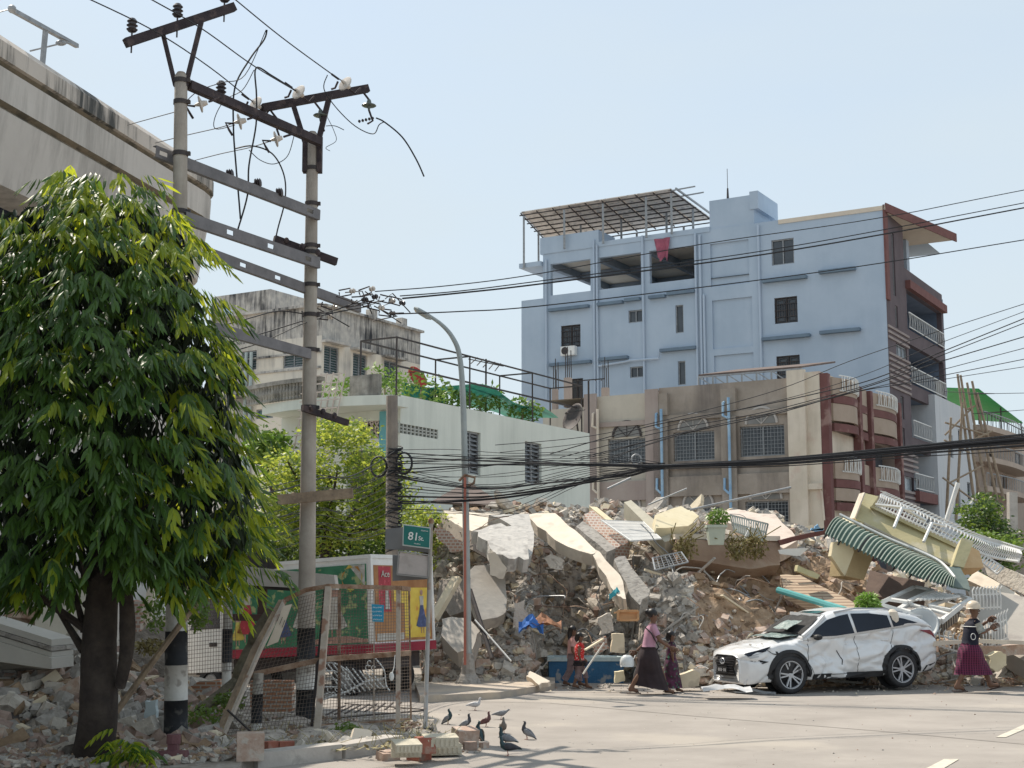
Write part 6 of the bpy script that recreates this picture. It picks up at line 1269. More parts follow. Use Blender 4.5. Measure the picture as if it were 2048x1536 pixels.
wire(((805, 597, 21.4), (920, 586, 22), (1080, 568, 23), (1480, 516, 25), (1770, 468, 26.5), (2120, 402, 28)), .018, 'thicker of the two paired wires crossing the blue block')
wire(((790, 628, 21.4), (920, 623, 22), (1080, 612, 23), (1480, 565, 25), (1770, 525, 26.5), (2120, 468, 28)), .013, 'lowest long wire crossing the middle of the blue block')
wire(((730, 598, 21.4), (640, 628, 20.8), (560, 622, 20), (500, 636, 19.4), (400, 664, 18.6)), .012, 'wire running left from the fittings into the tree crown')
wire(((740, 612, 21.4), (640, 632, 20.8), (520, 668, 19.8), (400, 700, 18.6)), .012, 'lower wire running left from the fittings into the tree crown')
wire(((645, 635, 20.6), (600, 650, 20.2), (520, 686, 19.6), (430, 712, 18.9)), .01, 'lowest wire running left behind the right pole into the tree')
fan = [((2110, 588), (1860, 668), (1700, 722), (1560, 778), (1380, 828), (1180, 872), (990, 890)), ((2110, 600), (1870, 690), (1740, 745), (1600, 790), (1420, 832), (1210, 880), (1000, 905)),
       ((2110, 612), (1880, 705), (1750, 757), (1650, 783), (1500, 815), (1300, 852), (1100, 908)), ((2110, 622), (1880, 712), (1760, 762), (1655, 792), (1520, 826), (1330, 862), (1120, 915)),
       ((2110, 655), (1885, 722), (1760, 765), (1680, 790), (1540, 830), (1340, 872), (1150, 918)), ((2110, 680), (1890, 738), (1790, 765), (1700, 786), (1560, 822), (1360, 866), (1160, 920)),
       ((2110, 706), (1890, 750), (1790, 770), (1720, 782), (1590, 815), (1400, 858), (1200, 921)), ((2110, 724), (1890, 758), (1760, 775), (1640, 800), (1500, 838), (1320, 880), (1210, 925))]
for k, q in enumerate(fan): wire([(x, y, 27+(x-1000)*-.001+.1*k) for x, y in q], (.009, .008, .013, .011, .013, .009, .01, .008)[k], 'thin wire fanning up to the right edge over the brown house', 'wires fanning to the right edge')
wire(((2110, 785, 32), (1990, 787, 32), (1890, 783, 34)), .009, 'slack wire beside the lone column stub at the right'); wire(((2110, 815, 32), (2020, 822, 32), (1960, 830, 33)), .009, 'short wire above the green canopy at the right')
# the wire-wrapped cable pole and the communication cable bundle
YC = 29.0; cpb = P(786, 1175, YC); cpb.z = 0; ctop = P(784, 792, YC)
cpole = thing('cable_pole', 'dark grey post wrapped with cables in front of the mint house', 'utility pole', cpb)
mb = MB(); mb.tube([cpb, cpb.lerp(ctop, .5), ctop], [.14, .13, .12], 8); mb.build('shaft', mat('grey_brown_post', (.2, .17, .15), (.28, .24, .2), scale=3, bump=.3), cpole)
mb = MB()
for k in range(34):
    z = P(786, 895+6.2*k, YC).z; ring = [cpb+V((cos(a)*.165, sin(a)*.165, z+.05*sin(a+k)))-V((0, 0, 0)) for a in [2*pi*i/10 for i in range(11)]]; mb.tube(ring, .014, 4)
mb.build('wrapped_cables', m_wire, cpole)
for x, y, rx, ry, lab in ((757, 933, 15, 19, 'black cable coil hanging left of the cable post'), (808, 926, 15, 20, 'black cable coil hanging right of the cable post'), (1273, 919, 9, 10, 'small pale cable coil in front of the barred window')):
    mb = MB()
    for j in range(3): c = P(x, y, YC-.2); mb.tube([c+V((rx/96*cos(2*pi*k/24)*(1+.04*j), .03*j, ry/96*sin(2*pi*k/24)*(1+.04*j))) for k in range(25)], .016, 5)
    one('cable_coil', mb, m_wire if x < 1000 else M_galv, lab, 'cable coil')
rc = random.Random(12)
GB = 'cables of the thick communication bundle'
for k in range(18):
    o = rc.uniform(-1, 1); e = rc.uniform(-1, 1)
    up = k < 6
    if up: q = [(2110, 876+o*14), (1800, 901+o*8), (1550, 922+o*5), (1330, 932+o*3), (1180, 930+o*6), (1000, 918+o*13+k*3), (790, 905+o*10+k*9)]
    else: q = [(2110, 880+o*20), (1850, 901+o*13), (1560, 925+o*9), (1330, 934+o*4), (1250, 950+o*6), (1100, 970+e*12), (960, 984+e*16), (790, 968+e*40)]
    wire([(x, y+rc.uniform(-1, 1), 28.8-(x-790)*.0035-.1*(k % 3)) for x, y in q], rc.choice((.01, .014, .018, .012)), 'black cable of the thick bundle crossing below the barred windows', GB, name='cable', cat='cable')
for k in range(15):
    y0 = 900+k*9+rc.uniform(-3, 3); q = [(1330, 930+rc.uniform(-5, 10)), (1180, 925+(k-5)*4), (1020, y0+rc.uniform(-8, 8)), (900, y0+rc.uniform(-8, 12)), (790, y0+rc.uniform(-14, 14))]
    wire([(x, y, 28.7-.002*(x-790)) for x, y in q], .008, 'thin slack cable between the cable post and the thick bundle', 'thin slack cables by the cable post', name='cable', cat='cable')
for k in range(13):
    y0 = 902+k*13; y1 = 985+k*9 if k > 1 else 975
    wire([(790, y0, 28.8), (710, (y0+y1)/2-8+rc.uniform(-8, 8)+14, 27), (640, y1-25+rc.uniform(-8, 8), 24.5), (560, y1+rc.uniform(-6, 6), 22), (420, y1+25, 20)], .009 if k else .014, 'thin cable running from the cable post across the pale green tree', 'thin cables across the pale green tree', name='cable', cat='cable')
# ================================================================ street lamp
m_lamp = mat('grey_lamp_steel', (.3, .33, .33), (.36, .39, .38), scale=3, rough=.5, metal=.2, bump=.05)
lb_ = P(936, 1332, 28.4); lt = thing('street_lamp', 'tall grey street lamp with curved neck standing in the rubble edge', 'street lamp', V((lb_.x, lb_.y, 0)))
pp = bez([P(x, y, 28.4) for x, y in ((937, 1378), (935, 1250), (931, 1000), (926, 800), (919, 712), (905, 675), (884, 650), (858, 631))], 5)
mb = MB(); mb.tube(pp, [.085-.05*k/(len(pp)-1) for k in range(len(pp))], 10); mb.build('lamp_post', m_lamp, lt, True)
mb = MB(); p = P(936, 1378, 28.4); mb.lathe(p, [(.3, 0), (.26, .15), (.16, .3), (.1, .7)], 12); mb.build('lamp_base', m_c2, lt)
mb = MB(); a = P(864, 636, 28.4); b = P(829, 616, 28.4); d = (b-a); sx = V((0, 1, 0)); nz_ = d.normalized().cross(sx).normalized()
mb.loft([[a+d*t+sx*w2*c_+nz_*h2*s_ for c_, s_ in ((-1, 0), (-.7, 1), (.7, 1), (1, 0), (.8, -.6), (-.8, -.6))] for t, w2, h2 in ((0, .05, .04), (.25, .11, .07), (.8, .13, .06), (1, .09, .03))]); mb.build('lamp_head', m_lamp, lt)
mb = MB(); n_ = nz_ if nz_.z < 0 else -nz_; mb.slab([a+d*t+sx*s_+n_*.055 for t, s_ in ((.3, -.09), (.3, .09), (.9, .09), (.9, -.09))], .02); mb.build('lamp_lens', mat('amber_lens', (.5, .33, .17), (.6, .42, .24), rough=.3, bump=0), lt)
mb = MB(); mb.bar(P(930, 1330, 28.2), P(930, 955, 28.2), .05); one('red_conduit', mb, mat('brick_red_pipe', (.38, .12, .09), (.45, .17, .12), scale=3, bump=0), 'thin red conduit strapped along the lower street lamp post', 'conduit')
mb = MB(); mb.tube([P(x, y, 28.3) for x, y in ((918, 962), (930, 950), (950, 955), (948, 966), (936, 972))], .03, 6); one('lamp_bracket', mb, M_rust, 'small bent bracket halfway up the street lamp', 'bracket')
# ================================================================ street sign
YS = 19.3; sb = P(850, 1465, YS); ss = thing('street_sign', 'grey street sign post with green 81 St. plate and blank board', 'street sign', V((sb.x, sb.y, 0)))
stop = P(862, 1047, YS); m_sp = mat('chipped_grey_post', (.32, .31, .3), (.4, .39, .37), scale=5, bump=.1, spot=(.3, .18, .12), spotsc=6, spotamt=.6)
mb = MB(); mb.cyl(V((sb.x, sb.y, 0)), stop, .03, 10); mb.build('post', m_sp, ss, True); mb = MB(); mb.ell(stop+UP*.03, (.042, .042, .05), 10, 6); mb.build('ball_cap', M_rust, ss)
mb = MB(); mb.box(V((sb.x, sb.y, .1)), (.22, .2, .06)); mb.build('foot_plate', M_iron, ss)
def plate(name, m, q, th, Y, par): mb = MB(); mb.slab([P(x, y, Y) for x, y in q], th, V((0, 1, 0))); return mb.build(name, m, par)
plate('back_box', mat('flat_grey_box', (.17, .17, .175), (.2, .2, .205), scale=2, bump=.05), [(771, 1058), (808, 1054), (862, 1062), (862, 1106), (808, 1100), (771, 1098)], .1, YS+.1, ss)
gp = plate('name_plate', mat('white_plate_rim', (.55, .58, .56), bump=0), [(806, 1048), (861, 1055), (860, 1098), (805, 1091)], .02, YS-.06, ss)
g2_ = plate('green_plate', mat('sign_green', (.004, .13, .115), (.008, .16, .14), scale=3, rough=.4, bump=0), [(808, 1050.5), (859.5, 1057), (858.5, 1095.5), (807, 1089)], .004, YS-.066, gp)
plate('blank_board', mat('faded_pink_board', (.42, .38, .36), (.5, .44, .42), scale=3, bump=.1, spot=(.33, .29, .27), spotsc=5), [(800, 1104), (856, 1112), (855, 1153), (796, 1147)], .02, YS-.05, ss)
m_gf = mat('board_edge', (.3, .29, .28), bump=0)
mb = MB(); bq = [P(x, y, YS-.06) for x, y in ((798, 1102), (858, 1110), (857, 1155), (794, 1149))]
for i in range(4): mb.bar(bq[i], bq[(i+1) % 4], .016)
mb.build('board_frame', m_gf, ss)
plate('board_back', MC['flat_grey_box'], [(785, 1110), (862, 1112), (862, 1158), (785, 1162)], .06, YS+.12, ss)
def text(body, size, loc, rotz, m, par, name='lettering', tilt=0, ex=.002):
    cu = bpy.data.curves.new(name, 'FONT'); cu.body = body; cu.size = size; cu.extrude = ex; cu.align_x = 'CENTER'; cu.offset = size*.012
    to = bpy.data.objects.new('tmp', cu); COL.objects.link(to); dg = bpy.context.evaluated_depsgraph_get(); me = bpy.data.meshes.new_from_object(to.evaluated_get(dg)); bpy.data.objects.remove(to)
    me.materials.clear(); me.materials.append(m); M = Matrix.Translation(V(loc)-ORG[par.name]) @ Matrix.Rotation(rotz, 4, 'Z') @ Matrix.Rotation(pi/2, 4, 'X') @ Matrix.Rotation(tilt, 4, 'Z'); me.transform(M)
    o = bpy.data.objects.new(name, me); COL.objects.link(o); o.parent = par; return o
m_let = mat('white_lettering', (.75, .76, .74), bump=0)
text('81', .15, P(826, 1080, YS-.073), 0, m_let, gp, tilt=-.12); text('St.', .08, P(842, 1081, YS-.073), 0, m_let, gp, tilt=-.12)
def script(px, py, n, s_, par, Y):
    mb = MB()
    for k in range(n): c = P(px+k*s_*1.25, py+k*s_*.16, Y); r = s_*.5*Y/F; mb.tube([c+V((cos(a)*r, 0, sin(a)*r)) for a in [(.4+(k % 3))+5.2*i/8 for i in range(9)]], r*.3, 4)
    return mb.build('script_lettering', m_let, par)
script(843, 1061, 6, 1.9, gp, YS-.075); script(829, 1087, 6, 1.7, gp, YS-.075)
# ================================================================ box truck
tk0 = P(752, 1175, 26.3); tk0.z = 0
ta = (W+V((0, 0, -.055))).normalized(); tbx = U.copy(); tz = tbx.cross(ta).normalized()
if tz.z < 0: tz = -tz
def T(a, b, z): return tk0+ta*a+tbx*b+tz*z
tk = thing('box_truck', 'small box truck with green pictorial advertising sides parked behind the fence', 'truck', tk0)
def tbox(mb, a0, a1, b0, b1, z0, z1): mb.obox(T(a0, b0, z0), ta*(a1-a0), tbx*(b1-b0), tz*(z1-z0))
m_adv = mat('green_advert_print', (.03, .15, .08), (.06, .22, .12), scale=2.4, rough=.4, bump=0, spot=(.4, .42, .2), spotsc=7, spotamt=.8)
m_adv2 = mat('yellow_advert_print', (.62, .42, .06), (.75, .58, .1), scale=2.5, rough=.4, bump=0, spot=(.55, .2, .05), spotsc=4, spotamt=.8)
mb = MB(); tbox(mb, 0, 3.5, 0, 2.05, .86, 2.55); mb.build('cargo_box', M_white, tk)
mb = MB(); tbox(mb, .1, 3.42, -.012, -.002, .98, 2.45); sd_ = mb.build('side_advert', m_adv, tk)
mb = MB(); tbox(mb, -.012, -.002, .08, 1.97, 1.0, 2.42); rd_ = mb.build('rear_doors', mat('truck_rear_wood', (.3, .14, .06), (.42, .22, .1), scale=3, bump=.1), tk)
m_crim = mat('crimson_stripe', (.24, .012, .035), (.3, .03, .05), scale=3, bump=0, rough=.5)
mb = MB(); tbox(mb, -.03, 3.52, -.03, 2.07, .8, .97); mb.build('crimson_skirt', m_crim, tk)
mb = MB(); tbox(mb, -.02, 3.52, -.02, 2.07, 2.551, 2.62)
for b in (-.02, 2.0): tbox(mb, -.02, .05, b, b+.06, .975, 2.549)
mb.build('white_frame', M_white, tk)
def decal(par, pts, m, name, side=True, o=-.018):
    mb = MB(); n = len(pts)
    vs = [T(a, o, z) for a, z in pts] if side else [T(o, a, z) for a, z in pts]
    mb.slab(vs, .003); return mb.build(name, m, par)
mk = lambda n, c: mat('print_'+n, c, tuple(q*.72 for q in c), scale=7, bump=0, rough=.45, spot=tuple(min(.6, q*1.3+.05) for q in c), spotsc=12, spotamt=.7)
m_pw, m_pp, m_pb, m_py, m_po, m_pr = mk('white', (.52, .5, .45)), mk('pink', (.42, .25, .2)), mk('blue', (.07, .1, .22)), mk('yellow', (.55, .42, .08)), mk('orange', (.5, .24, .06)), mk('red', (.42, .04, .06))
def figure(par, a, z, s_, skirt, top, side=True, o=-.018):
    decal(par, [(a-.09*s_, z+.9*s_), (a+.09*s_, z+.9*s_), (a+.16*s_, z+.62*s_), (a+.34*s_, z+.25*s_), (a+.2*s_, z+.2*s_), (a-.2*s_, z+.2*s_), (a-.34*s_, z+.25*s_), (a-.16*s_, z+.62*s_)], skirt, 'printed_figure', side, o)
    decal(par, [(a-.09*s_, z+.905*s_), (a+.09*s_, z+.905*s_), (a+.12*s_, z+1.2*s_), (a-.12*s_, z+1.2*s_)], top, 'printed_figure', side, o)
    decal(par, [(a+.08*s_*cos(t), z+1.31*s_+.09*s_*sin(t)) for t in [2*pi*k/10 for k in range(10)]], m_pp, 'printed_figure', side, o)
    for k in (-.08, .06): decal(par, [(a+k*s_, z+.19*s_), (a+k*s_+.05*s_, z+.19*s_), (a+k*s_+.04*s_, z), (a+k*s_+.01*s_, z)], m_pp, 'printed_figure', side, o)
figure(sd_, .85, 1.1, .85, m_pw, m_pp); figure(sd_, 1.6, 1.15, .8, m_pw, m_pp); figure(sd_, 2.1, 1.05, .6, m_pb, m_pw); figure(sd_, 3.0, 1.1, .8, m_pr, m_pw); figure(sd_, 3.25, 1.05, .5, m_py, m_pp)
for k in range(7): t = k*.9; decal(sd_, [(.42+.05*cos(t)+.2*cos(t+j*.5), 2.2+.05*sin(t)+.17*sin(t+j*.5)*(1 if j != 1 else 1.3)) for j in (0, 1, 2)], m_py if k % 2 else m_po, 'printed_flower', o=-.018-.0035*k)
decal(sd_, [(.12, 2.44), (.5, 2.44), (.14, 2.05)], m_pw, 'printed_corner', o=-.014); decal(sd_, [(.1, 1.0), (1.6, 1.0), (1.3, 1.1), (.6, 1.14), (.1, 1.06)], m_pp, 'printed_ribbon', o=-.014)
decal(rd_, [(.22, 1.55), (.62, 1.55), (.62, 2.4), (.22, 2.4)], m_pr, 'red_poster', False, -.014)
decal(rd_, [(1.05, 1.05), (1.9, 1.05), (1.9, 2.0), (.7, 2.0), (.7, 1.75), (1.05, 1.7)], m_adv2, 'yellow_panel', False, -.014); figure(rd_, 1.62, 1.12, .6, m_pb, m_pw, False, -.022)
decal(rd_, [(.12, 1.02), (1.0, 1.02), (1.0, 1.15), (.12, 1.15)], m_pw, 'pale_lower_panel', False, -.014); decal(rd_, [(.4, 1.6), (.55, 1.6), (.52, 1.95), (.42, 1.95)], m_pw, 'poster_bottle', False, -.022)
text('Ace', .17, T(-.03, .42, 2.2), atan2(tbx.y, tbx.x), m_pw, rd_)
mb = MB(); tbox(mb, .2, 4.6, .25, 1.8, .5, .78); mb.build('chassis', M_iron, tk)
cb = MB(); cr = [(3.6, .55), (3.6, 2.05), (3.95, 2.15), (4.4, 2.1), (4.78, 1.35), (4.85, .55)]
cb.loft([[T(a, .08, z) for a, z in cr], [T(a, 1.97, z) for a, z in cr]]); cab = cb.build('cab', M_white, tk)
mb = MB(); mb.slab([T(a, .07, z) for a, z in ((3.8, 1.4), (3.8, 2.0), (4.3, 2.0), (4.6, 1.4))], .012); mb.build('cab_window', M_glass, cab)
mb = MB(); mb.slab([T(a, .068, z) for a, z in ((3.88, 1.05), (3.88, 1.13), (4.08, 1.13), (4.08, 1.05))], .012); mb.build('door_handle', M_iron, cab)
def wheel(par, c, ax, r, w_, rim=True):
    mb = MB(); mb.lathe(c, [(r*.62, -w_/2), (r*.93, -w_/2), (r, -w_*.36), (r, w_*.36), (r*.93, w_/2), (r*.62, w_/2)], 28, ax, False); t_o = mb.build('wheel', M_black, par, True)
    mb = MB(); mb.lathe(c, [(r*.61, -w_*.3), (r*.6, w_*.32), (r*.5, w_*.4), (.001, w_*.3)], 20, ax); mb.build('rim', M_galv, t_o)
for a in (.75, 4.1):
    for b in (.2, 1.85): wheel(tk, T(a, b, .33), tbx*(-1 if b < 1 else 1), .33, .22)
# ================================================================ rusty fence, beam shelter, posts
m_fp = mat('peeling_white_steel', (.4, .34, .28), (.52, .46, .4), scale=5, bump=.2, spot=(.26, .12, .07), spotsc=5, spotamt=.8)
fc = thing('fence_frame', 'bent rusty wire mesh fence frame standing on the sidewalk', 'fence', P(650, 1470, 18.6))
def fbar(pts, w_, m, name='frame_bar'):
    mb = MB(); ps = [P(*q) for q in pts]
    for a, b in zip(ps, ps[1:]): mb.bar(a, b, w_)
    return mb.build(name, m, fc)
fbar(((657, 1174, 19.2), (633, 1482, 18.7)), .08, m_fp, 'gate_post'); fbar(((650, 1178, 19.3), (620, 1486, 18.8)), .03, M_iron, 'gate_post')
fbar(((797, 1180, 19.8), (796, 1446, 19.5)), .06, m_fp, 'gate_post'); fbar(((818, 1180, 20), (822, 1440, 19.9)), .025, M_rust, 'gate_post'); fbar(((679, 1180, 19.4), (678, 1440, 19.6)), .04, M_rust, 'gate_post')
fbar(((748, 1182, 19.6), (748, 1440, 19.6)), .018, m_fp, 'gate_post')
fbar(((570, 1200, 19.2), (612, 1180, 19.2), (657, 1172, 19.2), (800, 1176, 19.8), (818, 1178, 20)), .06, M_rust, 'top_rail'); fbar(((500, 1350, 18.9), (575, 1334, 19), (648, 1318, 19.1), (820, 1306, 19.9)), .07, M_rust, 'middle_rail')
fbar(((570, 1200, 19.2), (520, 1300, 18.8), (442, 1482, 18.1)), .045, m_fp, 'slanting_bar'); fbar(((563, 1202, 19.3), (508, 1300, 18.9), (428, 1486, 18.2)), .06, M_wood, 'slanting_bar')
fbar(((640, 1450, 18.9), (720, 1446, 19.4), (822, 1438, 19.9)), .025, M_rust, 'bottom_rail'); fbar(((455, 1420, 18.3), (520, 1480, 18)), .02, M_iron, 'loose_bar')
def meshpanel(q, nx, ny, r):
    a, b, c, d = [P(*k) for k in q]; mb = MB()
    for i in range(nx+1): t = i/nx; mb.tube([a.lerp(b, t), a.lerp(b, t).lerp(d.lerp(c, t), .5)+V((0, .03, 0)), d.lerp(c, t)], r, 3, False)
    for j in range(ny+1): t = j/ny; mb.tube([a.lerp(d, t), a.lerp(d, t).lerp(b.lerp(c, t), .5)+V((0, .03, 0)), b.lerp(c, t)], r, 3, False)
    mb.build('wire_mesh', mat('mesh_wire', (.16, .13, .11), bump=0, metal=.3), fc)
meshpanel(((660, 1180, 19.2), (818, 1182, 20), (820, 1304, 19.9), (650, 1316, 19.1)), 30, 20, .0034)
meshpanel(((650, 1320, 19.1), (820, 1308, 19.9), (821, 1436, 19.9), (638, 1448, 18.9)), 30, 20, .0034)
meshpanel(((572, 1204, 19.2), (655, 1178, 19.2), (646, 1318, 19.1), (508, 1346, 18.9)), 16, 18, .0034)
meshpanel(((505, 1352, 18.9), (646, 1322, 19.1), (634, 1470, 18.8), (450, 1480, 18.2)), 24, 18, .0034)
meshpanel(((372, 1190, 20.5), (470, 1180, 20.5), (470, 1340, 20.4), (372, 1350, 20.4)), 18, 20, .0034)
mb = MB(); mb.slab([P(x, y, 19.35) for x, y in ((743, 1208), (768, 1210), (767, 1244), (745, 1243))], .01); bp_ = mb.build('blue_notice', mat('notice_blue', (.04, .3, .48), bump=0), fc)
mb = MB()
for j in range(4):
    for k in range(6): c = P(746.5+k*3.2+(j == 0)*.5, 1215+j*8, 19.335); r = .0075; mb.tube([c+V((cos(a)*r, 0, sin(a)*r)) for a in [(k+j)*1.3+4.6*i/6 for i in range(7)]], .0028, 3)
mb.build('notice_lettering', m_let, bp_)
mb = MB(); mb.slab([P(x, y, 19.0) for x, y in ((567, 1212), (584, 1208), (556, 1284), (533, 1293))], .012); mb.build('white_board', m_slabl, fc)
mb = MB()
for k in range(3): mb.bar(P(554+k*5, 1243+k*6, 18.98), P(560+k*5, 1228+k*6, 18.98), .006)
mb.build('board_marks', M_iron, fc)
mb = MB(); c = P(783, 1350, 19.4); mb.tube([P(790, 1310, 19.5), P(788, 1335, 19.45), c], .006, 4); mb.ell(c-UP*.02, (.035, .02, .06), 8, 6); one('white_padlock', mb, M_white, 'small white teardrop tag hanging on the fence beside the gate post', 'tag')
# fallen scroll gate
sg = thing('scroll_gate', 'white wrought iron gate with scrolls fallen behind the fence', 'gate', P(700, 1400, 22.5))
mb = MB()
for k in range(9): mb.tube(bez([P(640+k*13, 1322+k*3, 22.4), P(662+k*13, 1350+k*3, 22.4), P(690+k*10, 1390-k*2, 22.5)], 4), .012, 4)
for k in range(5): mb.tube(bez([P(640, 1330+k*15, 22.3), P(668, 1326+k*16, 22.3), P(700-k*4, 1345+k*13, 22.4)], 4), .012, 4)
mb.tube([P(642, 1400, 22.2), P(690, 1385, 22.3), P(735, 1362, 22.4), P(772, 1356, 22.4)], .018, 4); mb.tube(bez([P(750, 1316, 22.4), P(768, 1340, 22.4), P(772, 1370, 22.4), P(780, 1382, 22.4)], 4), .012, 4); mb.build('bars', M_steelw, sg)
mb = MB()
for x, y in ((695, 1352), (700, 1362), (740, 1325), (748, 1335), (736, 1334), (660, 1378), (668, 1388), (655, 1390), (675, 1376)):
    c = P(x, y, 22.3); mb.tube([c+V((cos(a)*r, 0, sin(a)*r)) for a, r in [(k*.55, .012+.005*k) for k in range(10)]], .009, 4)
mb.build('scrolls', M_steelw, sg)
mb = MB(); 
for k in range(8): mb.bar(G(650+k*20, 1432-k*2), G(690+k*16, 1412-k*1), .03)
mb.bar(G(640, 1440), G(850, 1422), .04); mb.bar(G(690, 1408), G(850, 1420), .03); one('flat_gate', mb, M_iron, 'dark iron gate leaf lying flat on the road behind the fence', 'gate')
# concrete lintel beam and striped small posts
lt2 = thing('broken_portal', 'broken concrete lintel on short dark posts beside the truck', 'portal', P(560, 1400, 21.5))
mb = MB(); mb.slab([P(x, y, 21.3) for x, y in ((462, 1130), (540, 1138), (668, 1150), (672, 1180), (520, 1172), (470, 1168))], .4); mb.build('lintel', m_kerb, lt2)
mb = MB(); mb.slab([P(x, y, 21.35) for x, y in ((475, 1163), (585, 1168), (585, 1182), (480, 1176))], .3); mb.build('lower_lintel', M_iron, lt2)
for x, y1 in ((526, 1300),): mb = MB(); mb.bar(P(x, 1176, 21.5), P(x-6, y1, 21.5), .12); mb.build('dark_post', mat('dark_brown_timber', (.06, .035, .03), (.1, .06, .05), bump=.2), lt2)
mb = MB(); mb.bar(P(450, 1234, 21.3), P(532, 1236, 21.3), .1); mb.build('rail', MC['dark_brown_timber'], lt2)
for nm, x, x2, ytop, bands, Y, lab in (('striped_post', 456, 452, 1192, ((1258, 1325),), 21.0, 'slim black and white striped post right of the left utility pole'), ('striped_post', 517, 514, 1346, ((1388, 1446),), 18.9, 'short black and white striped post behind the fence mesh')):
    t = P(x, ytop, Y); b = P(x2, 1420, Y); d = t-b; b = b-d*(b.z/d.z); st = thing(nm, lab, 'bollard', b); mb = MB(); mb.cyl(b, t, .07, 12); mb.build('shaft', m_bw, st, True)
    for y0, y1 in bands:
        z0, z1 = P(x, y0, Y).z, P(x, y1, Y).z; mb = MB(); mb.tube([b.lerp(t, z0/t.z), b.lerp(t, z1/t.z)], .074, 12); mb.build('black_band', m_bk, st, True)
mb = MB(); mb.slab([P(x, y, 22) for x, y in ((505, 1100), (520, 1102), (560, 1136), (520, 1142), (480, 1128))], .1); one('black_tarp', mb, M_iron, 'black tarpaulin corner sticking up above the broken lintel', 'tarpaulin')
for q in (((400, 1196, 17.4), (330, 1290, 17.2), (232, 1424, 17)), ): mb = MB(); mb.tube(bez([P(*k) for k in q], 5), [.05-.0018*i for i in range(11)][::-1] if False else .04, 7); one('dead_branch', mb, M_wood, 'long dead branch leaning across the left utility pole', 'branch')
mb = MB(); mb.tube(bez([P(545, 1215, 19.9), P(500, 1290, 19.8), P(470, 1360, 19.6), P(400, 1425, 19)], 5), [.05, .07, .08, .09, .1]*3+[.1], 7); one('fallen_vine_trunk', mb, mat('dark_vine', (.07, .06, .04), (.14, .12, .08), scale=6, bump=.5), 'dark vine covered branch fallen along the fence', 'branch')
# ================================================================ trees
m_bark = mat('dark_bark', (.035, .027, .024), (.07, .055, .045), scale=5, bump=1, bscale=10, rough=.95, streak=(.03, .022, .02), samt=.6, sfreq=5)
def lance(mb, p, d, s_, l, w_, curl=.35):
    # lance shaped leaf: fold along the midrib, curling downwards
    d = d.normalized(); s_ = (s_-d*s_.dot(d)); s_ = s_.normalized() if s_.length > 1e-4 else d.orthogonal().normalized(); n = s_.cross(d)
    c1 = p+d*l*.35; c2 = p+d*l*.72-UP*l*curl*.2; t = p+d*l-UP*l*curl*.5
    f = n*w_*.22
    mb.add([p, c1+s_*w_*.5+f, c1, c1-s_*w_*.5+f, c2+s_*w_*.38+f, c2, c2-s_*w_*.38+f, t], [(0, 1, 2), (0, 2, 3), (1, 4, 5, 2), (2, 5, 6, 3), (4, 7, 5), (5, 7, 6)])
RE = [(335, 215), (352, 275), (400, 345), (440, 400), (490, 435), (560, 442), (620, 455), (680, 485), (740, 545), (790, 520), (850, 515), (900, 528), (960, 548), (1020, 562), (1080, 540), (1130, 500), (1195, 455)]
LE = [(335, 150), (370, 90), (400, 60), (430, -60), (1195, -80)]
YT = 15.9; rt = random.Random(31)
tree = thing('street_tree', 'big dense tree with long drooping lance shaped leaves in the left foreground', 'tree', G(195, 1530, 0))
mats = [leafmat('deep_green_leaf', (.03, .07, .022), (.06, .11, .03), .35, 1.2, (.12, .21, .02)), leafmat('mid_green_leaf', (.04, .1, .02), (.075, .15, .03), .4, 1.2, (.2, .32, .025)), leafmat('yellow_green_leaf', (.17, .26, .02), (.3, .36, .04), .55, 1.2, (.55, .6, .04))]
mb = MB(); tips = []
tries = 0
while len(tips) < 330 and tries < 20000:
    tries += 1
    py = 345+850*rt.random(); l = interp(LE, py); r_ = interp(RE, py)-52
    px = rt.uniform(l, r_)
    if (py < 375 and abs(px-195) > 75) or (px < 95 and py < 432): continue
    mid = 190; rad = max(60, (r_-mid) if px > mid else 290); u_ = min(1, abs(px-mid)/rad); v_ = abs(py-760)/440
    dep = 1.75*sqrt(max(.02, 1-u_*u_*.95))*sqrt(max(.05, 1-v_*v_*.85)); k = rt.choice((-1, -1, -1, 1)) if rt.random() < .8 else rt.uniform(-1, 1)
    Y = YT+dep*k*rt.uniform(.75, 1)
    if py > 1080 and 150 < px < 290 and k < 0 and rt.random() < .8: continue
    if py > 1120 and 110 < px < 330 and rt.random() < .7: continue
    p = P(px, py, Y)
    if any((p-q[0]).length < .2 for q in tips): continue
    tips.append((p, px, py, u_))
for px in range(-50, 500, 36):
    if 130 < px < 270: continue
    for py in (1105, 1150): tips.append((P(px+rt.uniform(-12, 12), py+rt.uniform(-14, 14), YT+rt.uniform(-1.0, .4)), px, py, .5))
axis0 = P(190, 760, YT)
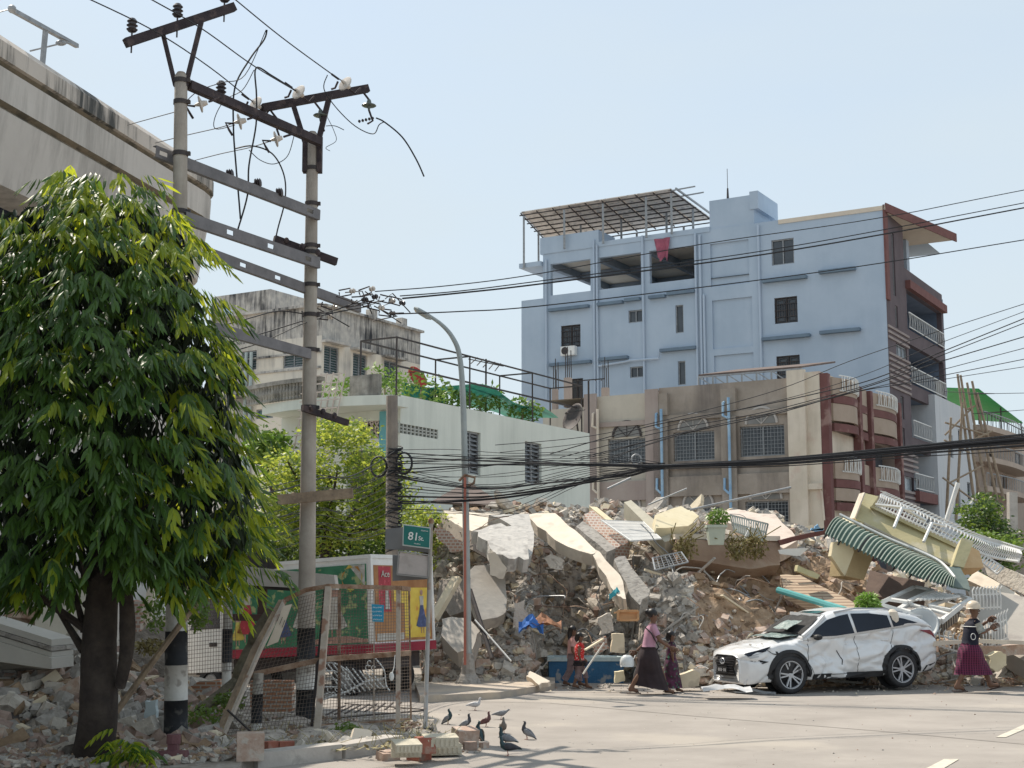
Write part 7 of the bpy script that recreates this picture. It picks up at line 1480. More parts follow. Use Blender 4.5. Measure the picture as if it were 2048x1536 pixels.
for p, px, py, u_ in tips:
    out = V((p.x-axis0.x, p.y-axis0.y, 0)); out = out.normalized() if out.length > .05 else V((1, 0, 0))
    for c in range(rt.randint(3, 5)):
        d = (out+V((rt.gauss(0, .55), rt.gauss(0, .55), rt.uniform(.05, .5)))).normalized(); L_ = rt.uniform(.24, .42); q = p+V((rt.gauss(0, .1), rt.gauss(0, .1), rt.gauss(0, .08))); side = d.cross(UP).normalized()
        n = rt.randint(9, 13); sunny = (px > 330 and rt.random() < .75) or (py < 500 and rt.random() < .7) or rt.random() < .1  # yellower leaves toward right and top, sunlight put into their colour
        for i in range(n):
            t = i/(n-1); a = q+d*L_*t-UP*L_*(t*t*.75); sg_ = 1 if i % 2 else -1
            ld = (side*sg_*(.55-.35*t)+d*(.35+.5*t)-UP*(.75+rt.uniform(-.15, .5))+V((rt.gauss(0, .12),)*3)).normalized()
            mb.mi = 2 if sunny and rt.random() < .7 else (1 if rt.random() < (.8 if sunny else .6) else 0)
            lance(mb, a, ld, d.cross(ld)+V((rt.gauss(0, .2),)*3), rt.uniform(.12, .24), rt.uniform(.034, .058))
for _ in range(5200):      # inner leaves, near black: deep shade within the crown put into their colour
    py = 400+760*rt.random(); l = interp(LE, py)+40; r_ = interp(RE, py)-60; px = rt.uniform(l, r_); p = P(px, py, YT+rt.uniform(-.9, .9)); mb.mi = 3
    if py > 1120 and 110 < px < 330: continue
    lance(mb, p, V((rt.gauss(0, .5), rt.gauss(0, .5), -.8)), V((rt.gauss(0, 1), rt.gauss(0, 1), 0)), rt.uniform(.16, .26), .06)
mb.build('crown', mats+[mat('inner_shade_leaf', (.008, .018, .007), (.016, .03, .011), scale=2, bump=0, rough=.6)], tree)
tr = MB(); base = G(195, 1530, 0); tr.tube(bez([base+V((-.1, 0, -.1)), P(196, 1440, YT), P(198, 1300, YT), P(205, 1180, YT), P(210, 1060, YT), P(200, 850, YT), P(190, 600, YT), P(215, 430, YT)], 6), [.29, .26, .24, .23, .225, .22, .215, .21, .21, .205, .2, .2, .195, .19, .19, .185, .18, .18]+[.17-.0055*k for k in range(25)], 14)
tr.build('trunk', m_bark, tree, True)
tr = MB(); tr.tube(bez([P(222, 1085, YT-.15), P(250, 1180, YT-.2), P(254, 1290, YT-.18), P(240, 1375, YT-.1)], 6), [.05+.004*k for k in range(10)]+[.09-.004*k for k in range(9)], 10); tr.build('hanging_root', m_bark, tree, True)
for k in range(22):
    t = rt.choice(tips); a = V((axis0.x, axis0.y, t[0].z-.6)); m2 = MB(); m2.tube([a, a.lerp(t[0], .5)+UP*.12, t[0]], [.05, .03, .01], 6); m2.build('branch', m_bark, tree)
mb = MB(); c = P(252, 1500, 15.4)
for k in range(26):
    d = V((rt.gauss(0, 1), rt.gauss(0, .6), rt.uniform(-.1, .7))).normalized(); q = c+V((rt.gauss(0, .12), rt.gauss(0, .08), rt.gauss(.02, .07))); side = d.cross(UP).normalized()
    for i in range(8):
        t = i/7; a = q+d*.2*t-UP*.2*t*t*.6; mb.mi = 1 if rt.random() < .4 else 0; lance(mb, a, side*(1 if i % 2 else -1)*.5+d*.5-UP*.6, d, rt.uniform(.1, .17), .035)
mb.tube([c-UP*.35, c], .02, 5)
one('sapling', mb, [mats[2], mats[1]], 'small bright green leafy sapling at the foot of the big tree', 'sapling')
def bgtree(name, label, blobs, n, ls, Y, ms, trunk, seed, flat=.45, dd=1.0):
    r = random.Random(seed); th_ = thing(name, label, 'tree', P(trunk[0], 1175, Y)-UP*2); mb = MB(); mb.v = []
    wsum = [b[2]*b[3] for b in blobs]
    sub = []
    for b in blobs:
        for _ in range(int(b[2]*b[3]/95)+4):
            a = r.uniform(0, 6.28); k = sqrt(r.random()); sub.append((b[0]+b[2]*cos(a)*k, b[1]+b[3]*sin(a)*k, Y+r.uniform(-dd, dd)))
    for _ in range(n):
        s_ = r.choice(sub); c = P(*s_); rr_ = r.uniform(.25, .55)
        d = V((r.gauss(0, 1), r.gauss(0, 1), r.gauss(0, 1))).normalized()*r.random()**.4; p = c+V((d.x*rr_, d.y*rr_, d.z*rr_*flat)); a = V((r.gauss(0, 1), r.gauss(0, 1), r.gauss(-.2, .45))).normalized(); q = a.cross(V((r.gauss(0, 1), r.gauss(0, 1), r.gauss(0, 1)))).normalized(); l = ls*r.uniform(.6, 1.3)
        mb.mi = 1 if r.random() < .4 else 0; mb.add([p, p+a*l*.5+q*l*.24, p+a*l, p+a*l*.5-q*l*.24], [(0, 1, 2, 3)])
    mb.build('crown', ms, th_)
    t = MB(); b = P(trunk[0], 1175, Y)-UP*2; t.tube(bez([b, P(trunk[1], trunk[2], Y), P(trunk[3], trunk[4], Y)], 5), [trunk[5]*(1-.07*k) for k in range(11)], 8); t.build('trunk', m_bark, th_, True)
    for k in range(7):
        s_ = r.choice(sub); a = P(trunk[1], trunk[2], Y); t = MB(); t.tube([a, a.lerp(P(*s_), .5)+UP*.2, P(*s_)], [.07, .045, .02], 5); t.build('branch', m_bark, th_)
    return th_
ly = [leafmat('yellow_foliage', (.16, .23, .035), (.28, .34, .06), .5, 1.0, (.5, .55, .08)), leafmat('green_foliage', (.07, .13, .03), (.13, .2, .045), .4, 1.0, (.25, .35, .05))]
ld_ = [leafmat('dark_foliage', (.03, .065, .02), (.06, .1, .03), .3, 1.0, (.1, .18, .03)), ly[1]]
bgtree('feathery_tree', 'feathery yellow green tree between the utility pole and the cable post', [(690, 960, 100, 120), (600, 990, 70, 90), (560, 950, 40, 50), (680, 870, 60, 30), (770, 1000, 60, 70), (640, 1050, 120, 50)], 15000, .12, 32, ly, (640, 650, 1100, 660, 950, .16), 5, .35)
bgtree('roadside_tree', 'dark leafy tree low behind the truck roof', [(600, 1100, 90, 40), (700, 1110, 90, 40), (760, 1080, 30, 40), (500, 1090, 40, 60)], 7000, .13, 33.5, ld_, (700, 700, 1150, 700, 1080, .15), 6, .6)
bgtree('lime_shrub_tree', 'small lime green tree between the street sign and the tin roof', [(850, 1030, 40, 25), (860, 1110, 20, 30), (830, 1065, 40, 30)], 2600, .11, 34, ly, (850, 850, 1120, 850, 1050, .08), 7, .4)
bgtree('round_tree', 'broad leaved tree against the old apartment at the left of the utility pole', [(545, 880, 28, 22), (515, 900, 22, 30)], 1500, .18, 40, [leafmat('fresh_green_foliage', (.1, .2, .03), (.18, .3, .05), .45), ly[1]], (540, 545, 980, 545, 900, .1), 8, .8, .6)
bgtree('dark_tree', 'dark green tree behind the white railing at the right edge', [(1970, 1020, 45, 38), (1990, 1070, 40, 30), (1955, 1050, 30, 30), (1985, 1110, 50, 60)], 5200, .15, 47, ld_, (1985, 1985, 1100, 1980, 1040, .14), 9, .6)
bgtree('light_tree', 'lighter green tree in front of the dark tree at the right edge', [(1975, 1078, 35, 14), (2010, 1095, 25, 12), (1940, 1085, 20, 10)], 1700, .16, 44, [leafmat('bright_tree_leaf', (.12, .22, .03), (.2, .3, .05), .45), ly[1]], (1990, 1990, 1130, 1990, 1090, .07), 10, .5, .5)
# leafy weeds hanging around the striped pole and fence
for k, (x, y, Y, s_, lab) in enumerate(((395, 1225, 17.9, .16, 'leafy twig hanging right of the left utility pole'), (310, 1225, 20, .2, 'leafy vine hanging left of the left utility pole'), (405, 1430, 18.6, .3, 'dark green fallen foliage at the foot of the left pole'), (690, 1462, 18.6, .22, 'dark green cut branches lying in front of the fence'), (300, 1290, 21, .25, 'dry hanging foliage on the root mass'), (455, 1400, 19.2, .25, 'leafy debris caught on the slanting fence bar'))):
    mb = MB(); bush(mb, P(x, y, Y), s_, s_, s_*(1.5 if k < 2 else .5), 240, .08, rt, .6); one('hanging_foliage', mb, ly[1] if k != 4 else MC['dry_leaf'], lab, 'foliage')
# ================================================================ crushed white car
fl = G(1577, 1388); rl_ = G(1806, 1380.5); hd = (fl-rl_).normalized(); left = V((-hd.y, hd.x, 0))
if left.y > 0: left = -left
mid = (fl+rl_)/2-left*.80; CRZ = atan2(hd.y, hd.x)
car = thing('crushed_car', 'dented white sport utility car with smashed windshield parked by the rubble', 'car', (mid.x, mid.y, 0), None, CRZ)
m_cw = mat('dusty_white_car_paint', (.66, .67, .68), (.74, .75, .76), scale=1.5, rough=.24, bump=.04, bscale=6, coat=.7, spot=(.6, .54, .48), spotsc=2.2, spotamt=.22, spec=.5)
m_cb = mat('black_plastic_trim', (.016, .016, .018), (.03, .03, .032), scale=5, rough=.6, bump=.05)
m_chr = mat('bright_alloy', (.4, .41, .43), (.5, .51, .53), scale=5, rough=.35, metal=.25, bump=0)
m_cg = mat('tinted_car_glass', (.004, .008, .018), (.01, .016, .03), scale=.8, rough=.08, bump=0, spec=.35)
def ip(tab, x): return interp(tab, x)
WD = [(-2.37, .68), (-2.28, .80), (-2.0, .88), (-1.5, .915), (0, .925), (1.3, .92), (1.7, .88), (2.0, .80), (2.16, .68), (2.27, .5)]
TOPZ = [(-2.37, .66), (-2.33, 1.0), (-2.2, 1.2), (-1.7, 1.26), (-.9, 1.17), (.2, 1.06), (.95, 1.03), (1.4, .97), (1.8, .89), (2.08, .82), (2.2, .77), (2.27, .68)]
BOTZ = [(-2.37, .5), (-2.2, .36), (-1.8, .27), (1.9, .24), (2.15, .2), (2.27, .24)]
def dent(x, z, s):
    if s > 0: return 0.02*noise.noise(V((x*1.5, z*2, 5)))
    d = .11*math.exp(-((x-.35)/.35)**2-((z-.72)/.2)**2)+.08*math.exp(-((x+.6)/.5)**2-((z-.98)/.08)**2)+.05*math.exp(-((x+.2)/.25)**2-((z-.95)/.07)**2)
    d += .05*math.exp(-((x+1.9)/.2)**2-((z-.95)/.12)**2)+.05*max(0, noise.noise(V((x*2.6+z, z*4.2, 2))))*smooth((1.8-abs(x))/.4)
    cr = abs(noise.noise(V((x*1.7, z*2.3+x*.6, 8)))); d += .05*(1-min(1, cr*9))
    cr2 = abs(noise.noise(V((x*1.1-z*1.4, z*3.1, 14)))); d += .035*(1-min(1, cr2*10))*smooth((1.7-abs(x))/.4)
    d -= .025*math.exp(-((z-.62+.12*x)/.05)**2)*(1 if x < .8 else 0)
    return d
def ysd(x, z, s=-1):
    zb, zt = ip(BOTZ, x), ip(TOPZ, x); t = (z-zb)/max(.05, zt-zb)
    return max(.02, ip(WD, x)*ip([(0, .93), (.12, .975), (.4, 1), (.7, .985), (.92, .965), (1, .93)], t)-dent(x, z, s))
def ring(x):
    zb, zt = ip(BOTZ, x), ip(TOPZ, x); pts = []; N = 26
    for k in range(N+1):
        z = zb+(zt-zb)*k/N; pts.append(V((x, -ysd(x, z), z)))     # visible (camera) side: local -y is mapped below
    e = pts[-1]; yt = -e.y
    er = ysd(x, zt, 1)
    for k in range(1, 10):
        f = k/10; y = -yt+(yt+er)*f; c_ = sin(pi*f); z = zt+.035*c_ ; 
        if x > .95: z += .04*c_+.03*noise.noise(V((x*3, y*3, 1)))+.02*(1-min(1, abs(noise.noise(V((x*2, y*2.4, 4))))*8))
        pts.append(V((x, y, z)))
    for k in range(N+1):
        z = zt-(zt-zb)*k/N; pts.append(V((x, ysd(x, z, 1), z)))
    for k in range(1, 4): f = k/4; pts.append(V((x, er-(er+yt)*f, zb)))
    return pts
xs_ = [-2.37+4.64*k/150 for k in range(151)]
SGN = 1 if (V((-sin(CRZ), cos(CRZ), 0)).dot(left) < 0) else -1     # which local y faces the camera: want camera side = local -y
mb = MB(); mb.loft([ring(x) for x in xs_]); 
def mir(mb):
    if SGN < 0: mb.v = [(a, -b, c) for a, b, c in mb.v]
    return mb
mir(mb); body = mb.build('body', m_cw, car, True)
cut = MB()
for x in (1.33, -1.33):
    for s in (-1, 1): cut.cyl((x, s*.52, .375), (x, s*1.2, .375), .435, 40)
co = cut.build('tmpcut', m_cb)
md = body.modifiers.new('b', 'BOOLEAN'); md.operation = 'DIFFERENCE'; md.solver = 'EXACT'; md.object = co
bm_dg = bpy.context.evaluated_depsgraph_get(); me = bpy.data.meshes.new_from_object(body.evaluated_get(bm_dg)); body.modifiers.clear(); body.data = me; me.materials.clear(); me.materials.append(m_cw); me.materials.append(m_cb); bpy.data.objects.remove(co)
for p_ in me.polygons:
    c_ = p_.center; n_ = p_.normal; p_.material_index = 0
    for x_ in (1.33, -1.33):
        if (c_.x-x_)**2+(c_.z-.375)**2 < .4375**2 and abs(c_.y) > .5: p_.material_index = 1; p_.use_smooth = False
car.scale = (.965, .965, .965); car.rotation_euler = (0, radians(1.2), CRZ); car.location.z = .028
# greenhouse shell
RZ = [(-2.22, 1.19), (-2.05, 1.32), (-1.85, 1.43), (-1.5, 1.52), (-1.0, 1.585), (-.3, 1.60), (.1, 1.56), (.38, 1.47), (1.0, 1.05)]
BZ = lambda x: ip(TOPZ, x)-.01
def gr(x):
    zb, zr = BZ(x), max(ip(RZ, x), BZ(x)+.01); h = zr-zb; yb = min(.875, ip(WD, x)*.945); yt = yb-.5*h*.85
    if x > .3: sg = .02*noise.noise(V((x*5, 0, 3)))
    else: sg = 0
    pts = [V((x, -yb, zb)), V((x, -yb+.5*h*.42, zb+h*.5)), V((x, -yt, zr-.03*min(1, h*3)))]
    for k in range(1, 8): f = k/8; pts.append(V((x, -yt+2*yt*f, zr+.03*sin(pi*f)*min(1, h*3)-(.05*math.exp(-((x-.2)/.25)**2-((f-.5)/.3)**2))+sg)))
    pts += [V((x, yt, zr-.03*min(1, h*3))), V((x, yb-.5*h*.42, zb+h*.5)), V((x, yb, zb))]
    return pts
mb = MB(); mb.loft([gr(-2.22+3.22*k/44) for k in range(45)]); mir(mb); roof = mb.build('roof', m_cw, car, True)
def sidepoly(pts, m, name, par, off=.012, th=.02, green=True):
    mb = MB(); vs = []
    for x, z in pts:
        if green: zb = BZ(x); h = max(0, z-zb); y = min(.875, ip(WD, x)*.945)-.5*h*.84
        else: y = ysd(x, z)
        vs.append(V((x, -(y+off), z)))
    n = len(vs); mb.v = [tuple(v) for v in vs]+[(v.x, v.y+th, v.z) for v in vs]
    mb.f = [list(range(n)), [2*n-1-i for i in range(n)]]+[[i, n+i, n+(i+1) % n, (i+1) % n] for i in range(n)]; mb.m = [0]*len(mb.f)
    mir(mb); return mb.build(name, m, par)
for pts in ([(.82, 1.08), (.62, 1.24), (.30, 1.41), (.0, 1.48), (-.20, 1.51), (-.23, 1.13), (.2, 1.09)], [(-.30, 1.14), (-.28, 1.515), (-.7, 1.51), (-1.12, 1.455), (-1.14, 1.22)], [(-1.2, 1.225), (-1.19, 1.445), (-1.5, 1.38), (-1.82, 1.29)]): sidepoly(pts, m_cg, 'side_window', car)
# smashed windshield: dark opening with sheets of crazed glass sliding onto the hood
def top(x, f):   # point on the windshield/top skin
    zb, zr = BZ(x), max(ip(RZ, x), BZ(x)+.01); h = zr-zb; yb = min(.875, ip(WD, x)*.945); yt = yb-.5*h*.85; return V((x, -yt+2*yt*f, zr+.03*sin(pi*f)))
def toppoly(pts, m, name, off=.012, nx=8):
    mb = MB(); vs = [top(x, f)+V((.5*off, 0, off)) for x, f in pts]; n = len(vs); mb.v = [tuple(v) for v in vs]+[(v.x, v.y, v.z-.015) for v in vs]
    mb.f = [list(range(n)), [2*n-1-i for i in range(n)]]+[[i, n+i, n+(i+1) % n, (i+1) % n] for i in range(n)]; mb.m = [0]*len(mb.f); mir(mb); return mb.build(name, m, car)
mb = MB(); xs2 = [.42, .5, .6, .7, .8, .9]; 
for i in range(5):
    for j in range(8):
        f0, f1 = .06+.11*j, .06+.11*(j+1); mb.quad(*[top(a, f)+V((.02, 0, .022+.02*noise.noise(V((a*8, f*9, 1))))) for a, f in ((xs2[i], f0), (xs2[i+1], f0), (xs2[i+1], f1), (xs2[i], f1))])
mir(mb); mb.build('windshield_hole', mat('dark_car_interior', (.01, .01, .012), (.04, .04, .04), scale=6, bump=0), car)
m_crz = mat('crazed_glass', (.1, .16, .15), (.3, .36, .34), scale=14, rough=.35, bump=.6, bscale=40)
for s0, fr in ((1, (.1, .9)), (2, (.2, .6))):
    mb = MB(); n = 9
    def q(i, j): x = .72+.75*i/n*(1 if s0 == 1 else .5); y = -.72+1.3*(fr[0]+(fr[1]-fr[0])*j/n); z = (1.13 if s0 == 1 else 1.28)+.05*noise.noise(V((x*4, y*4, s0)))-.03*i/n+(.12*(1-i/n) if s0 == 2 else 0); return V((x, y, z))
    for i in range(n):
        for j in range(n): mb.quad(q(i, j), q(i+1, j), q(i+1, j+1), q(i, j+1))
    mir(mb); mb.build('broken_windshield', m_crz, car)
mb = MB(); rr5 = random.Random(5)
for k in range(40): x = rr5.uniform(.8, 2.0); y = rr5.uniform(-.7, .7); s = rr5.uniform(.01, .04); mb.rock((x, y, ip(TOPZ, x)+.075), (s*1.5, s, s*.6), rr5)
mir(mb); o = mb.build('debris_on_hood', m_c1, car); o['kind'] = 'stuff'
mb = MB()
for a, b in (((.98, -.84, 1.1), (.62, -.75, 1.3)), ((.62, -.75, 1.3), (.36, -.68, 1.48)), ((.36, -.68, 1.48), (.36, .5, 1.52))): mb.bar(a, b, .06)
mir(mb); mb.build('windshield_pillar', m_cw, car)
toppoly([(.28, .22), (.28, .8), (-.4, .82), (-.4, .2)], m_cg, 'sunroof')
mb = MB(); mb.tube([(.1, -.66, 1.55), (-.4, -.64, 1.61), (-1.1, -.63, 1.59), (-1.6, -.64, 1.51)], .018, 6); mir(mb); mb.build('roof_rail', m_chr, car)
mb = MB(); mb.loft([[V((x, y, z)) for x, z in ((-1.82, 1.46), (-2.08, 1.43), (-2.1, 1.41), (-1.82, 1.42))] for y in (-.6, 0, .6)]); mir(mb); mb.build('spoiler', m_cw, car)
mb = MB(); mb.slab([V((-1.98, -.5, 1.385)), V((-1.98, .5, 1.385)), V((-2.2, .6, 1.21)), V((-2.2, -.6, 1.21))], .02, V((-.6, 0, .7))); mir(mb); mb.build('rear_window', m_cg, car)
def seam(pts, m=m_cb, w_=.012, name='door_seam'):
    mb = MB(); v = [V((x, -(ysd(x, z)+.004), z)) for x, z in pts]; mb.tube(v, w_/2, 4); mir(mb); return mb.build(name, m, car)
def lin(a, b, n=10): return [(a[0]+(b[0]-a[0])*k/n, a[1]+(b[1]-a[1])*k/n) for k in range(n+1)]
seam(lin((-.25, 1.11), (-.27, .36), 14)); seam(lin((.88, 1.06), (.9, .6), 8)+lin((.9, .6), (.78, .34), 5)); seam(lin((-1.18, 1.15), (-1.1, .8), 8)); seam(lin((.78, .34), (-.95, .34), 20)); seam(lin((.2, .8), (.1, .62), 4)+lin((.1, .62), (.12, .52), 3), w_=.02, name='tear')
sidepoly(lin((.8, .36), (-.88, .36), 12)+lin((-.88, .25), (.8, .25), 12), m_cb, 'sill_cladding', car, .006, .03, False)
for x0, z0 in ((-.02, .93), (-.98, .97)): mb = MB(); mb.ell((x0, -(ysd(x0, z0)+.01), z0), (.1, .025, .025), 10, 6); mir(mb); mb.build('door_handle', m_cw, car)
mb = MB(); mb.ell((-1.72, -(ysd(-1.72, .98)+.002), .98), (.09, .012, .09), 16, 6); mir(mb); mb.build('fuel_flap', m_cw, car)
mb = MB(); mb.ell((.72, -.98, 1.08), (.09, .1, .06), 10, 6); mb.bar((.78, -.88, 1.12), (.72, -.98, 1.05), .05); mir(mb); mb.build('door_mirror', m_cb, car)
for x in (1.33, -1.33):
    mb = MB(); rings = []
    for k in range(25):
        a = radians(-8)+radians(196)*k/24; ca, sa = cos(a), sin(a)
        yy = ysd(max(-2.3, min(2.2, x+.46*ca)), max(.3, min(.375+.46*sa, ip(TOPZ, x+.46*ca)-.02)))
        rings.append([V((x+.425*ca, -yy-.03, .375+.425*sa)), V((x+.485*ca, -yy-.01, .375+.485*sa)), V((x+.485*ca, -yy+.03, .375+.485*sa)), V((x+.425*ca, -.6, .375+.425*sa))])
    mb.loft(rings); mir(mb); mb.build('arch_trim', m_cb, car)
    mb = MB(); mb.lathe((x, -.56, .375), [(.001, 0), (.42, 0), (.42, .02), (.001, .02)], 24, V((0, 1, 0))); mir(mb); mb.build('wheel_well', m_cb, car)
def carwheel(x, s):
    ax = V((0, s, 0)); c = V((x, s*.80, .37)); mb = MB(); r = .37; w_ = .235
    mb.lathe(c, [(r*.66, -w_/2), (r*.92, -w_/2), (r*.99, -w_*.4), (r, -w_*.2), (r, w_*.2), (r*.99, w_*.4), (r*.92, w_/2), (r*.74, w_*.5), (r*.70, w_*.42)], 40, ax, False); ty = mb.build('wheel', M_black, car, True)
    mb = MB(); mb.lathe(c, [(r*.70, w_*.40), (r*.72, w_*.47), (r*.68, w_*.47), (r*.65, w_*.1), (.001, w_*.05)], 40, ax, False); mb.build('rim_dish', mat('dark_rim', (.03, .03, .034), bump=0, rough=.4), ty, True)
    mb = MB()
    for k in range(5):
        for e in (-.17, .17):
            a = 2*pi*k/5+e; b = 2*pi*k/5+e*1.1; p = c+ax*w_*.34+V((cos(b)*.055, 0, sin(b)*.055)); q = c+ax*w_*.42+V((cos(a)*r*.67, 0, sin(a)*r*.67)); mb.bar(p, q, .028, .03, ax)
    mb.lathe(c, [(r*.66, w_*.42), (r*.70, w_*.49), (r*.74, w_*.49), (r*.74, w_*.42)], 40, ax, False)
    mb.lathe(c, [(.065, w_*.25), (.06, w_*.4), (.001, w_*.42)], 16, ax); mb.build('alloy_spokes', m_chr, ty)
for x in (1.33, -1.33):
    for s in (-1, 1): carwheel(x, s)
# front face
def frontpoly(pts, x, m, name, par=car, th=.02): mb = MB(); mb.slab([V((x-.22*abs(y)**2*1.2, y, z)) for y, z in pts], th, V((-1, 0, 0))); mir(mb); return mb.build(name, m, par)
gl_ = frontpoly([(-.48, .70), (-.3, .76), (.3, .76), (.48, .70), (.30, .52), (.46, .27), (-.46, .27), (-.30, .52)], 2.315, m_cb, 'grille')
mb = MB()
for k in range(9): z = .31+.05*k; hw_ = .30+.14*abs(z-.52)/.24; mb.bar((2.30, -hw_, z), (2.325, 0, z), .012); mb.bar((2.325, 0, z), (2.30, hw_, z), .012)
mir(mb); mb.build('grille_bars', mat('dark_chrome', (.12, .12, .13), rough=.3, metal=.6, bump=0), gl_)
mb = MB(); mb.tube([V((2.345, .085*cos(a), .64+.055*sin(a))) for a in [2*pi*k/16 for k in range(17)]], .009, 5); mb.tube([V((2.345, .03, .68)), V((2.345, .0, .605)), V((2.345, -.06, .605))], .008, 5); mir(mb); mb.build('emblem', m_chr, gl_)
pt_ = MB(); pt_.box((2.35, 0, .47), (.012, .36, .12)); mir(pt_); pl_ = pt_.build('number_plate', m_cb, gl_)
mb = MB()
for k in range(6): mb.box((2.358, -.13+.052*k, .47), (.006, .028 if k != 2 else .015, .06 if k != 2 else .015))
mir(mb); mb.build('plate_marks', m_chr, pl_)
frontpoly([(-.66, .30), (-.5, .26), (.5, .26), (.66, .30), (.6, .2), (-.6, .2)], 2.30, m_cw, 'bumper_lip')
for pts, m, nm in (([(2.19, .80), (1.98, .86), (1.72, .93), (1.84, .84), (2.02, .78), (2.15, .745)], m_cg, 'headlight'), ([(2.16, .74), (1.98, .755), (1.98, .735), (2.12, .70)], m_chr, 'light_strip'), ([(2.12, .66), (1.92, .60), (1.80, .64), (1.95, .67)], m_cb, 'fog_recess'), ([(1.78, .86), (1.60, .83), (1.55, .76), (1.70, .78)], m_cb, 'bumper_gap')): sidepoly(pts, m, nm, car, .016, .03, False)
sidepoly([(-1.84, 1.14), (-2.12, 1.135), (-2.27, 1.06), (-2.31, .92), (-2.18, 1.02), (-1.98, 1.09)], mat('tail_red', (.14, .01, .02), (.22, .02, .03), rough=.2, bump=0), 'tail_light', car, .014, .03, False)
sidepoly([(-1.95, .42), (-2.2, .46), (-2.33, .58), (-2.3, .44), (-2.1, .30), (-1.86, .30)], m_cb, 'rear_bumper_cladding', car, .01, .03, False)
mb = MB(); mb.box((0, 0, .32), (3.4, 1.2, .12)); mb.build('underbody', m_cb, car)
mb = MB(); mb.tube([(2.2, -.55, .14), (1.9, -.8, .05), (1.7, -.9, .03)], .03, 5); mb.slab([V((2.3, -.4, .04)), V((1.8, -.95, .02)), V((1.9, -.7, .02)), V((2.2, -.1, .03))], .02, UP); mir(mb); mb.build('hanging_bumper_strip', m_galv if False else M_galv, car)
# ================================================================ people
m_skin = mat('brown_skin', (.13, .068, .043), (.17, .09, .057), scale=6, rough=.55, bump=0)
m_hair = mat('black_hair', (.008, .007, .008), (.018, .015, .015), scale=20, rough=.4, bump=.2, bscale=80)
def skin(joints, edges, rt_='pelvis'):
    names = list(joints); me = bpy.data.meshes.new('tmpskin'); me.from_pydata([joints[n][0] for n in names], [(names.index(a), names.index(b)) for a, b in edges], [])
    o = bpy.data.objects.new('tmpskin', me); COL.objects.link(o); md = o.modifiers.new('s', 'SKIN'); md.use_smooth_shade = True; sb = o.modifiers.new('d', 'SUBSURF'); sb.levels = 2; sb.render_levels = 2
    sv = me.skin_vertices[0].data
    for i, n in enumerate(names):
        r = joints[n][1]; sv[i].radius = r if isinstance(r, tuple) else (r, r); sv[i].use_root = (n == rt_)
    dg = bpy.context.evaluated_depsgraph_get(); m2 = bpy.data.meshes.new_from_object(o.evaluated_get(dg)); bpy.data.objects.remove(o)
    mb = MB(); mb.v = [tuple(v.co) for v in m2.vertices]; mb.f = [list(p.vertices) for p in m2.polygons]; mb.m = [0]*len(mb.f); return mb
def hand(mb, w_, d, up, s):
    d = d.normalized(); sd_ = d.cross(up).normalized(); n = sd_.cross(d).normalized(); pc = w_+d*s*.045
    mb.ell(pc, (s*.03, s*.03, s*.03), 8, 6); mb.loft([[w_+d*s*t+sd_*s*a*ww+n*s*b*.012 for a, b in ((-1, -1), (-1, 1), (1, 1), (1, -1))] for t, ww in ((0, .025), (.04, .04), (.085, .042))])
    for k, L_ in enumerate((.065, .078, .072, .055)):
        a = w_+d*s*.08+sd_*s*(-.032+.021*k); mb.tube([a, a+d*s*L_*.5+n*s*.006, a+d*s*L_*.85-n*s*.018, a+d*s*L_*.95-n*s*.04], [s*.0095, s*.009, s*.008, s*.006], 6)
    a = w_+d*s*.03-sd_*s*.036; mb.tube([a, a-sd_*s*.03+d*s*.03, a-sd_*s*.032+d*s*.06-n*s*.015], [s*.012, s*.011, s*.008], 6)
def ring_(c, rx, ry, n=20, tilt=V((0, 0, 0)), wob=0, ph=0): return [V(c)+V((rx*cos(t)*(1+wob*(sin(5*t+ph)+.7*sin(11*t-ph*2))), ry*sin(t)*(1+wob*(sin(5*t+ph)+.7*sin(11*t-ph*2))), tilt.x*cos(t)+tilt.y*sin(t))) for t in [2*pi*k/n for k in range(n)]]
